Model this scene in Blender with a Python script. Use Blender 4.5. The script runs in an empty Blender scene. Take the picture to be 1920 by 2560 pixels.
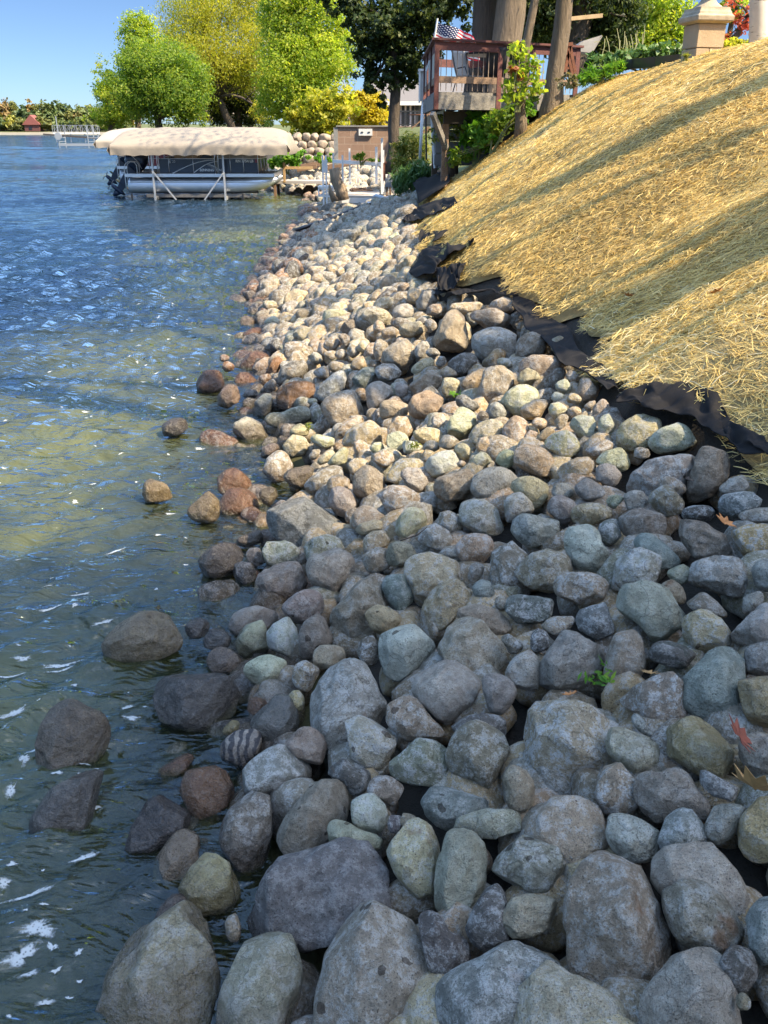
import bpy, bmesh, math, random
import numpy as np
from mathutils import Vector, Matrix
random.seed(7); RNG = np.random.default_rng(7)
SC = bpy.context.scene; COL = SC.collection
R = math.radians
# ---------------------------------------------------------------- camera
CAM_Z = 2.5; F_PX = 2200.0; PITCH = R(23.5)
cam_d = bpy.data.cameras.new('camera'); cam = bpy.data.objects.new('camera', cam_d); COL.objects.link(cam)
cam.location = (0, 0, CAM_Z); cam.rotation_euler = (R(90) - PITCH, 0, 0)
cam_d.sensor_fit = 'VERTICAL'; cam_d.sensor_height = 24.0; cam_d.lens = 24.0 * F_PX / 2560.0
cam_d.clip_start = 0.05; cam_d.clip_end = 6000
SC.camera = cam
# ---------------------------------------------------------------- sky, sun, exposure
SUN_EL = R(48); SUN_AZ = math.atan2(0.89, -0.456)          # towards the sun: +x, slightly behind the camera
TO_SUN = Vector((math.sin(SUN_AZ) * math.cos(SUN_EL), math.cos(SUN_AZ) * math.cos(SUN_EL), math.sin(SUN_EL)))
W = bpy.data.worlds.new('World'); SC.world = W; W.use_nodes = True
wn = W.node_tree.nodes; wl = W.node_tree.links
sky = wn.new('ShaderNodeTexSky'); sky.sky_type = 'NISHITA'; sky.sun_disc = False
sky.sun_elevation = SUN_EL; sky.sun_rotation = SUN_AZ; sky.altitude = 3000; sky.air_density = 0.8; sky.dust_density = 4.0; sky.ozone_density = 3.0
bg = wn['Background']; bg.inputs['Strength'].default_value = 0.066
# sky scaled by elevation: added boost overhead fills the shade, horizon band dimmed
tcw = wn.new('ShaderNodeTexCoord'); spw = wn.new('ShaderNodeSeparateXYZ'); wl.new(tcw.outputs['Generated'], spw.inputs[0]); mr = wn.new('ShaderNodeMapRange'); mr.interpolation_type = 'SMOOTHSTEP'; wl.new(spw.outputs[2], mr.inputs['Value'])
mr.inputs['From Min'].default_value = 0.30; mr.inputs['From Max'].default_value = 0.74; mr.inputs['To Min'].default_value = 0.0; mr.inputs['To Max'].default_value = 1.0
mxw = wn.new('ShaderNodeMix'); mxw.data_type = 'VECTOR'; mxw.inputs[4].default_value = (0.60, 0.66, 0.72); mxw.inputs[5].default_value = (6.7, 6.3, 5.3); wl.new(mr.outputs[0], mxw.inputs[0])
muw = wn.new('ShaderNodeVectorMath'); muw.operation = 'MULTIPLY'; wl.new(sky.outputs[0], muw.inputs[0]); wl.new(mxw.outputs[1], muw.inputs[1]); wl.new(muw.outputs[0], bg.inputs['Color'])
sd = bpy.data.lights.new('sun', 'SUN'); sd.energy = 3.6; sd.angle = R(0.55); sd.color = (1.0, 0.845, 0.60)
sun = bpy.data.objects.new('sun', sd); COL.objects.link(sun); sun.rotation_euler = TO_SUN.to_track_quat('Z', 'Y').to_euler(); sun.location = (30, -12, 40)
SC.view_settings.view_transform = 'Standard'; SC.view_settings.look = 'None'; SC.view_settings.gamma = 1.0; SC.view_settings.use_curve_mapping = False
SC.view_settings.exposure = 1.72
SC.cycles.max_bounces = 8; SC.cycles.transparent_max_bounces = 12; SC.cycles.caustics_reflective = False; SC.cycles.caustics_refractive = False
try: SC.cycles.use_denoising = True
except Exception: pass
# ---------------------------------------------------------------- helpers
CP, SP = math.cos(PITCH), math.sin(PITCH)
def ray(px, py):                       # photo pixel -> direction in the world, length 1
    u, v = px - 960.0, 1280.0 - py
    d = np.array([u, F_PX * CP + v * SP, -F_PX * SP + v * CP]); return d / np.linalg.norm(d)
def at(px, py, Y):                     # point at forward distance Y
    d = ray(px, py); t = Y / d[1]; return Vector((d[0] * t, Y, CAM_Z + d[2] * t))
def at_z(px, py, z):
    d = ray(px, py); t = (z - CAM_Z) / d[2]; return Vector((d[0] * t, d[1] * t, z))
def sstep(x, a, b):
    t = np.clip((x - a) / (b - a), 0, 1); return t * t * (3 - 2 * t)
class Waves:                           # cheap smooth pseudo noise: a sum of sines with random directions
    def __init__(self, seed, n=10, dim=3, lo=1.0, hi=4.0):
        r = np.random.default_rng(seed); k = r.normal(size=(n, dim)); k /= np.linalg.norm(k, axis=1)[:, None]
        self.f = np.exp(r.uniform(math.log(lo), math.log(hi), n)); self.k = k * self.f[:, None]; self.p = r.uniform(0, 6.28, n); self.a = 1.0 / self.f; self.a /= math.sqrt((self.a ** 2).sum() / 2)
    def __call__(self, P): return np.sin(P @ self.k.T + self.p) @ self.a
def tag(o, label=None, cat=None, group=None, kind=None):
    if label: o['label'] = label
    if cat: o['category'] = cat
    if group: o['group'] = group
    if kind: o['kind'] = kind
    return o
def empty(name, loc, label=None, cat=None, group=None, rz=0):
    o = bpy.data.objects.new(name, None); COL.objects.link(o); o.location = loc; o.rotation_euler = (0, 0, rz); o.empty_display_size = 0.2
    return tag(o, label, cat, group)
def np_mesh(name, V, faces=None, quads=None, tris=None, smooth=False):
    me = bpy.data.meshes.new(name)
    if faces is not None:
        me.from_pydata([tuple(v) for v in V], [], faces)
    else:
        F = quads if quads is not None else tris; k = F.shape[1]; n = len(F)
        me.vertices.add(len(V)); me.vertices.foreach_set('co', np.asarray(V, np.float32).ravel())
        me.loops.add(n * k); me.loops.foreach_set('vertex_index', F.astype(np.int32).ravel())
        me.polygons.add(n); me.polygons.foreach_set('loop_start', (np.arange(n) * k).astype(np.int32))
        try: me.polygons.foreach_set('loop_total', np.full(n, k, np.int32))
        except Exception: pass
        me.update(calc_edges=True)
    if smooth: me.polygons.foreach_set('use_smooth', np.ones(len(me.polygons), bool))
    return me
def link(name, me, mat, parent=None, loc=None):
    o = bpy.data.objects.new(name, me); COL.objects.link(o)
    if mat is not None: me.materials.append(mat)
    if parent is not None: o.parent = parent
    if loc is not None: o.location = loc
    return o
class MB:
    """collects boxes, tubes and sheets (in the coordinates of the thing) into one mesh"""
    def __init__(s): s.v = []; s.f = []
    def add(s, vs, fs):
        b = len(s.v); s.v += [tuple(v) for v in vs]; s.f += [tuple(b + i for i in f) for f in fs]; return s
    def box(s, c, size, rz=0, rx=0, ry=0, taper=1.0):
        x, y, z = size[0] / 2, size[1] / 2, size[2] / 2
        M = Matrix.Rotation(rz, 3, 'Z') @ Matrix.Rotation(ry, 3, 'Y') @ Matrix.Rotation(rx, 3, 'X')
        vs = [M @ Vector((a * x * (taper if k > 0 else 1), b * y * (taper if k > 0 else 1), k * z)) + Vector(c) for k in (-1, 1) for a, b in ((-1, -1), (1, -1), (1, 1), (-1, 1))]
        return s.add(vs, [(3, 2, 1, 0), (4, 5, 6, 7), (0, 1, 5, 4), (1, 2, 6, 5), (2, 3, 7, 6), (3, 0, 4, 7)])
    def bar(s, a, b, w, h=None):        # square bar between two points
        a, b = Vector(a), Vector(b); h = h or w; d = (b - a).normalized()
        up = Vector((0, 0, 1)) if abs(d.z) < .95 else Vector((0, 1, 0)); sx = d.cross(up).normalized(); sy = sx.cross(d).normalized()
        vs = [p + sx * i * w / 2 + sy * j * h / 2 for p in (a, b) for i, j in ((-1, -1), (1, -1), (1, 1), (-1, 1))]
        return s.add(vs, [(3, 2, 1, 0), (4, 5, 6, 7), (0, 1, 5, 4), (1, 2, 6, 5), (2, 3, 7, 6), (3, 0, 4, 7)])
    def tube(s, pts, rad, n=8, caps=True, jit=0, seed=0):
        rr = random.Random(seed); pts = [Vector(p) for p in pts]; rad = rad if hasattr(rad, '__len__') else [rad] * len(pts)
        rings = []; ref = None
        for i, p in enumerate(pts):
            d = (pts[min(i + 1, len(pts) - 1)] - pts[max(i - 1, 0)]).normalized()
            if ref is None: ref = Vector((0, 0, 1)) if abs(d.z) < .9 else Vector((1, 0, 0))
            sx = d.cross(ref).normalized(); ref = sx.cross(d).normalized()
            rings.append([p + (sx * math.cos(k * 2 * math.pi / n) + ref * math.sin(k * 2 * math.pi / n)) * rad[i] * (1 + jit * (rr.random() - .5)) for k in range(n)])
        vs = [v for r in rings for v in r]; fs = []
        for i in range(len(pts) - 1):
            for k in range(n): fs.append((i * n + k, i * n + (k + 1) % n, (i + 1) * n + (k + 1) % n, (i + 1) * n + k))
        if caps: fs += [tuple(range(n))[::-1], tuple((len(pts) - 1) * n + k for k in range(n))]
        return s.add(vs, fs)
    def prism(s, poly, y0, y1, axis='y'):    # polygon in x,z extruded along y
        n = len(poly); mk = (lambda p, t: (p[0], t, p[1])) if axis == 'y' else ((lambda p, t: (t, p[0], p[1])) if axis == 'x' else (lambda p, t: (p[0], p[1], t)))
        vs = [mk(p, y0) for p in poly] + [mk(p, y1) for p in poly]
        return s.add(vs, [tuple(range(n)), tuple(range(2 * n - 1, n - 1, -1))] + [(i, n + i, n + (i + 1) % n, (i + 1) % n) for i in range(n)])
    def grid(s, fn, nu, nv):
        vs = [fn(i / nu, j / nv) for j in range(nv + 1) for i in range(nu + 1)]
        return s.add(vs, [(j * (nu + 1) + i, j * (nu + 1) + i + 1, (j + 1) * (nu + 1) + i + 1, (j + 1) * (nu + 1) + i) for j in range(nv) for i in range(nu)])
    def build(s, name, mat, parent=None, loc=None, smooth=False, bevel=0, thick=0):
        me = np_mesh(name, s.v, faces=s.f)
        bm = bmesh.new(); bm.from_mesh(me); bmesh.ops.recalc_face_normals(bm, faces=bm.faces)
        if bevel: bmesh.ops.bevel(bm, geom=bm.edges[:], offset=bevel, segments=2, affect='EDGES', clamp_overlap=True)
        bm.to_mesh(me); bm.free()
        if smooth: me.polygons.foreach_set('use_smooth', np.ones(len(me.polygons), bool))
        o = link(name, me, mat, parent, loc)
        if thick: m = o.modifiers.new('thickness', 'SOLIDIFY'); m.thickness = thick; m.offset = 0
        return o
# ---------------------------------------------------------------- materials
MATS = {}
class NT:
    def __init__(s, name):
        s.m = bpy.data.materials.new(name); s.m.use_nodes = True; s.t = s.m.node_tree; s.b = s.t.nodes['Principled BSDF']; s.out = s.t.nodes['Material Output']
    def n(s, typ, _o=None, **kw):
        nd = s.t.nodes.new(typ)
        for k, v in kw.items():
            if k.startswith('i_'): s.put(nd.inputs[k[2:].replace('_', ' ')], v)
            else: setattr(nd, k, v)
        return nd
    def put(s, sock, v):
        if isinstance(v, bpy.types.NodeSocket): s.t.links.new(v, sock)
        else: sock.default_value = v
    def math(s, op, a, b=0.0, clamp=False):
        nd = s.t.nodes.new('ShaderNodeMath'); nd.operation = op; nd.use_clamp = clamp; s.put(nd.inputs[0], a); s.put(nd.inputs[1], b); return nd.outputs[0]
    def mix(s, fac, a, b, typ='MIX'):
        nd = s.t.nodes.new('ShaderNodeMix'); nd.data_type = 'RGBA'; nd.blend_type = typ; s.put(nd.inputs[0], fac)
        s.put(nd.inputs[6], a if not isinstance(a, tuple) else (*a[:3], 1)); s.put(nd.inputs[7], b if not isinstance(b, tuple) else (*b[:3], 1)); return nd.outputs[2]
    def ramp(s, fac, stops, interp='LINEAR'):
        nd = s.t.nodes.new('ShaderNodeValToRGB'); nd.color_ramp.interpolation = interp; e = nd.color_ramp.elements
        while len(e) < len(stops): e.new(0.5)
        for el, (p, c) in zip(e, stops): el.position = p; el.color = (c, c, c, 1) if not hasattr(c, '__len__') else (*c[:3], 1)
        s.put(nd.inputs[0], fac); return nd.outputs[0]
    def noise(s, vec, scale, detail=4, rough=0.55, dist=0.0):
        nd = s.n('ShaderNodeTexNoise'); nd.inputs['Scale'].default_value = scale; nd.inputs['Detail'].default_value = detail; nd.inputs['Roughness'].default_value = rough; nd.inputs['Distortion'].default_value = dist
        if vec is not None: s.t.links.new(vec, nd.inputs['Vector'])
        return nd.outputs[0]
    def bump(s, h, strength=0.3, dist=0.02, prev=None):
        nd = s.n('ShaderNodeBump'); nd.inputs['Strength'].default_value = strength; nd.inputs['Distance'].default_value = dist; s.put(nd.inputs['Height'], h)
        if prev is not None: s.t.links.new(prev, nd.inputs['Normal'])
        return nd.outputs[0]
    def coord(s, which='Object'): return s.n('ShaderNodeTexCoord').outputs[which]
def plain(name, col, rough=0.6, var=0.25, scale=6.0, metal=0.0, bump=0.0, stretch=None, spec=None, fine=0):
    """solid colour broken up by noise, optional stretched grain"""
    if name in MATS: return MATS[name]
    t = NT(name); c = t.coord(); 
    if stretch: mp = t.n('ShaderNodeMapping'); t.t.links.new(c, mp.inputs[0]); mp.inputs['Scale'].default_value = stretch; c = mp.outputs[0]
    n = t.noise(c, scale, 6, 0.65)
    lo = tuple(max(0, x * (1 - var)) for x in col); hi = tuple(min(1, x * (1 + var)) for x in col)
    f = t.ramp(n, [(0.3, 0.0), (0.7, 1.0)])
    t.put(t.b.inputs['Base Color'], t.mix(f, lo, hi)); t.b.inputs['Roughness'].default_value = rough; t.b.inputs['Metallic'].default_value = metal
    if spec is not None: t.b.inputs['Specular IOR Level'].default_value = spec
    if bump: t.put(t.b.inputs['Normal'], t.bump(n, 0.6, bump))
    MATS[name] = t.m; return t.m
def leaf_mat(name, cols, trans=0.5, rough=0.5):
    """foliage: several leaf colours per crown chosen by a per-leaf attribute"""
    if name in MATS: return MATS[name]
    t = NT(name); a = t.n('ShaderNodeAttribute', attribute_name='tone'); k = len(cols)
    col = t.ramp(a.outputs['Fac'], [((i + .5) / k, c) for i, c in enumerate(cols)])
    t.put(t.b.inputs['Base Color'], col); t.b.inputs['Roughness'].default_value = rough; t.b.inputs['Specular IOR Level'].default_value = 0.25
    tr = t.n('ShaderNodeBsdfTranslucent'); t.put(tr.inputs['Color'], t.mix(1.0, col, (1.7, 1.7, 0.7), 'MULTIPLY'))
    mx = t.n('ShaderNodeMixShader'); mx.inputs[0].default_value = trans
    t.t.links.new(t.b.outputs[0], mx.inputs[1]); t.t.links.new(tr.outputs[0], mx.inputs[2]); t.t.links.new(mx.outputs[0], t.out.inputs['Surface'])
    MATS[name] = t.m; return t.m
# ---------------------------------------------------------------- the lie of the land
# the water's edge (z = 0) and the upper edge of the stones, taken as lines on the ground
_w = [at_z(px, py, 0.0) for px, py in ((300, 2560), (350, 2100), (440, 1800), (520, 1500), (560, 1250), (590, 1050), (605, 900), (615, 760), (700, 640), (770, 540), (800, 505))]
WY = np.array([-4] + [p.y for p in _w] + [39, 44, 52, 60, 78, 95]); WX = np.array([_w[0].x + .25] + [p.x for p in _w] + [-3.6, -7, -13.5, -16.8, -20, -20])
_e = [(1990, 1330, .98), (1900, 1190, 1.0), (1770, 1100, 1.02), (1560, 1010, 1.05), (1500, 930, 1.05), (1440, 860, 1.05), (1360, 780, 1.05), (1210, 735, 1.05), (1090, 690, 1.05), (1060, 620, 1.05), (1035, 560, 1.05), (1035, 520, 1.05), (1075, 470, 1.05)]
_e = [at_z(*q) for q in _e]
EY = np.array([-4] + [p.y for p in _e] + [40, 95]); EX = np.array([_e[0].x + .6] + [p.x for p in _e] + [2.0, -10.0])
def xs(y): return np.interp(y, WY, WX)
def xe(y): return np.interp(y, EY, EX)
def surf(x, y):
    """height of the bank: lake bed, stone bank, straw slope, level top"""
    x = np.asarray(x, float); y = np.asarray(y, float); a = xs(y); b = np.maximum(xe(y), a + .8)
    t = (x - a) / (b - a)
    under = np.where(t < 0, np.maximum((x - a) * 0.42, -1.6 - 0.01 * np.abs(x - a)), 0)
    bank = np.clip(t, 0, 1) * 1.05
    dx = np.maximum(x - b, 0); up = 0.72 * dx; top = 2.44
    up = top - np.log1p(np.exp((top - up) * 3.2)) / 3.2                       # rounds off at the crest
    up = np.where(dx > 0, np.maximum(up + np.log1p(np.exp(-top * -3.2)) * 0, 0), 0) 
    far = sstep(y, 20.5, 25.0)                                                 # beyond the straw the bank is lower and flatter
    low = np.where(dx > 0, 0.55 * (1 - np.exp(-dx / 1.5)) + 0.02 * dx, 0)
    return under + bank + up * (1 - far) + low * far
def ground_hit(px, py, lift=0.0):
    d = ray(px, py); t = 0.3
    for i in range(4000):
        p = d * t; z = CAM_Z + p[2]
        if z < surf(p[0], p[1]) + lift: break
        t *= 1.004
    lo, hi = t / 1.004, t
    for i in range(20):
        m = (lo + hi) / 2; p = d * m
        if CAM_Z + p[2] < surf(p[0], p[1]) + lift: hi = m
        else: lo = m
    p = d * hi; return Vector((p[0], p[1], CAM_Z + p[2])), hi, d
def sheet(name, ys, us, xfun, zfun, mat, attr=None, smooth=True):
    Y, U = np.meshgrid(ys, us, indexing='ij'); X = xfun(U, Y); Z = zfun(X, Y)
    V = np.stack([X, Y, Z], -1).reshape(-1, 3); nu = len(us); i, j = np.meshgrid(np.arange(len(ys) - 1), np.arange(nu - 1), indexing='ij')
    q = np.stack([i * nu + j, i * nu + j + 1, (i + 1) * nu + j + 1, (i + 1) * nu + j], -1).reshape(-1, 4)
    me = np_mesh(name, V, quads=q, smooth=smooth)
    if attr is not None:
        for k, fn in attr.items():
            at_ = me.attributes.new(k, 'FLOAT', 'POINT'); at_.data.foreach_set('value', fn(X, Y).ravel().astype(np.float32))
    return link(name, me, mat)
# soil material: dark earth, silty lake bed below the waterline
t = NT('soil'); c = t.coord('Object'); g = t.n('ShaderNodeNewGeometry'); sep = t.n('ShaderNodeSeparateXYZ'); t.t.links.new(g.outputs['Position'], sep.inputs[0])
n1 = t.noise(c, 9, 8, .7); n2 = t.noise(c, 60, 4, .7)
earth = t.mix(n1, (0.018, 0.015, 0.011), (0.06, 0.048, 0.033)); silt = t.mix(n1, (0.05, 0.05, 0.018), (0.11, 0.10, 0.035))
t.put(t.b.inputs['Base Color'], t.mix(t.ramp(sep.outputs[2], [(0.0, 1.0), (0.02, 0.0)]), earth, silt)); t.b.inputs['Roughness'].default_value = .95
t.put(t.b.inputs['Normal'], t.bump(t.math('ADD', n1, n2), .8, .03)); SOIL = t.m
_hump = Waves(3, 14, 2, 1.2, 7)
def soil_z(X, Y):
    z = surf(X, Y); on = sstep(X, xs(Y) - .2, xs(Y) + .2) * (1 - sstep(X, xe(Y) - .15, xe(Y) + .1)); 
    return z - 0.24 * on - .02 - 0.03 * (1 - on)
ys = np.concatenate([np.arange(-3, 12, .12), np.arange(12, 30, .3), np.arange(30, 96, 1.5)])
us = np.concatenate([np.linspace(-3, 0, 14)[:-1], np.linspace(0, 4.2, 46)[:-1], np.linspace(4.2, 16, 20)[:-1], np.linspace(16, 60, 10)])
gr = sheet('ground', ys, us, lambda U, Y: xs(Y) + U, soil_z, SOIL); tag(gr, kind='structure')
# grass-covered land behind, out to the far distance
t = NT('lawn'); c = t.coord('Object'); n1 = t.noise(c, .5, 6, .6); n2 = t.noise(c, 8, 5, .7)
t.put(t.b.inputs['Base Color'], t.mix(n2, t.mix(n1, (0.05, 0.08, 0.018), (0.10, 0.12, 0.03)), (0.13, 0.13, 0.04))); t.b.inputs['Roughness'].default_value = .9
t.put(t.b.inputs['Normal'], t.bump(n2, .8, .08)); LAWN = t.m
def lawn_z(X, Y): return surf(X, Y) + np.where(Y > 22, .03, -.3) + 0.9 * sstep(Y, 40, 62) * sstep(X, xe(Y) + 1, xe(Y) + 6)
ys = np.concatenate([np.arange(21, 45, .6), np.arange(45, 150, 4), np.arange(150, 700, 60)])
o = sheet('lawn', ys, np.concatenate([np.linspace(0, 20, 30)[:-1], np.linspace(20, 300, 16)]), lambda U, Y: xe(Y) - .3 + U, lawn_z, LAWN); tag(o, kind='structure')
# far shore: a low strip of land across the lake
o = sheet('far_shore', np.array([470., 480, 500, 540, 700, 1500]), np.linspace(-900, 500, 60), lambda U, Y: U, lambda X, Y: np.interp(Y, [470, 480, 500, 540, 700, 1500], [-.4, 1.1, 2.2, 3.5, 6, 9]) + np.sin(X * .02) * .3 + np.where(Y < 475, 0, 0), LAWN); tag(o, kind='structure')
# ---------------------------------------------------------------- water
DIRS = [(0.32, -0.95), (0.05, -1.0), (0.62, -0.78), (-0.30, -0.95), (0.80, -0.6), (0.15, -0.99), (0.5, -0.86), (-.1, -1)]
LAM = [1.55, 1.05, .82, .63, .48, .36, .27, 2.4]; AMP = [.022, .022, .024, .026, .024, .019, .013, .02]
_wr = np.random.default_rng(11); PHA = _wr.uniform(0, 6.28, len(LAM)); _mod = Waves(21, 8, 2, .25, 1.1); _wp = Waves(22, 8, 2, .5, 1.6)
def water_z(X, Y):
    P = np.stack([np.asarray(X, float), np.asarray(Y, float)], -1); warp = _wp(P) * .16; m = 0.75 + 0.35 * _mod(P); z = 0
    near = 1 - sstep(X, xs(Y) - .5, xs(Y) - .02) * .5
    for (dx, dy), L, A, ph in zip(DIRS, LAM, AMP, PHA):
        k = 2 * math.pi / L; s = np.sin(k * (P[..., 0] * dx + P[..., 1] * dy + warp) + ph + _mod(P * 1.7 + L)); z = z + A * (1 - 1.0 * np.abs(s) ** 1.3 if L < 1.2 else s)
    calm = 1 - .35 * sstep(Y, 30, 60)
    return (z - .02) * m * near * calm * 1.15
t = NT('lake_water'); c = t.coord('Object'); 
dep = t.n('ShaderNodeAttribute', attribute_name='depth').outputs['Fac']
mp = t.n('ShaderNodeMapping'); t.t.links.new(c, mp.inputs[0]); mp.inputs['Rotation'].default_value = (0, 0, R(12)); mp.inputs['Scale'].default_value = (.75, 1.7, 1)
n1 = t.noise(mp.outputs[0], 2.6, 3, .55, .8); n2 = t.noise(mp.outputs[0], 9, 3, .5, .6); n3 = t.noise(c, .12, 3, .5)
patch = t.math('MULTIPLY', t.ramp(t.noise(c, .35, 4, .55), [(.38, 0.15), (.58, 1.0)]), t.ramp(t.math('MULTIPLY', dep, .5), [(.25, 1.0), (.78, 0.0)]))
murk = t.mix(patch, (0.006, 0.016, 0.022), (0.105, 0.105, 0.028)); shallow = (0.062, 0.066, 0.026)
murk = t.mix(t.ramp(dep, [(0.0, .8), (0.3, 0.3), (.8, 0.0)]), murk, shallow)
n4 = t.noise(mp.outputs[0], 20, 2, .5, .8); nb = t.bump(n1, 1.0, .10); nb = t.bump(n2, .8, .035, nb); nb = t.bump(n4, .25, .006, nb)
dif = t.n('ShaderNodeBsdfDiffuse'); t.put(dif.inputs['Color'], murk); t.put(dif.inputs['Normal'], nb)
tra = t.n('ShaderNodeBsdfTransparent'); tra.inputs['Color'].default_value = (.72, .74, .5, 1)
m1 = t.n('ShaderNodeMixShader'); t.put(m1.inputs[0], t.ramp(dep, [(0.0, .12), (.08, .45), (.3, .85), (.6, 1.0)])); t.t.links.new(tra.outputs[0], m1.inputs[1]); t.t.links.new(dif.outputs[0], m1.inputs[2])
glo = t.n('ShaderNodeBsdfGlossy'); glo.inputs['Roughness'].default_value = .06; t.put(glo.inputs['Normal'], nb); glo.inputs['Color'].default_value = (.80, .92, 1, 1)
fr = t.n('ShaderNodeFresnel'); fr.inputs['IOR'].default_value = 1.40; t.put(fr.inputs['Normal'], nb)
m2 = t.n('ShaderNodeMixShader'); t.put(m2.inputs[0], t.math('MULTIPLY', fr.outputs[0], 1.6, True)); t.t.links.new(m1.outputs[0], m2.inputs[1]); t.t.links.new(glo.outputs[0], m2.inputs[2]); t.t.links.new(m2.outputs[0], t.out.inputs['Surface'])
ys = [0.2]; 
while ys[-1] < 485: ys.append(ys[-1] + max(.03, ys[-1] * .0085))
ys = np.array(ys); us = np.concatenate([np.linspace(-1, -.25, 70)[:-1], np.linspace(-.25, 0, 90)[:-1], np.linspace(0, .1, 12)]) 
def water_x(U, Y):
    left = -(0.5 * Y + 2.2) * 1.6; right = np.where(Y < 60, xs(Y) + .5, np.where(Y < 95, xs(Y) + .5, -20 + (Y - 95) * .9))
    s = np.where(U <= 0, -np.abs(U) ** 1.25, 0); return np.where(U <= 0, right - .5 + (right - .5 - left) * s, right - .5 + U * 10 * .5)
o = sheet('lake', ys, us, water_x, water_z, t.m, attr={'depth': lambda X, Y: np.where(Y < 95, np.clip(-surf(X, Y), 0, 3), 3)}); tag(o, kind='structure')
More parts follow.
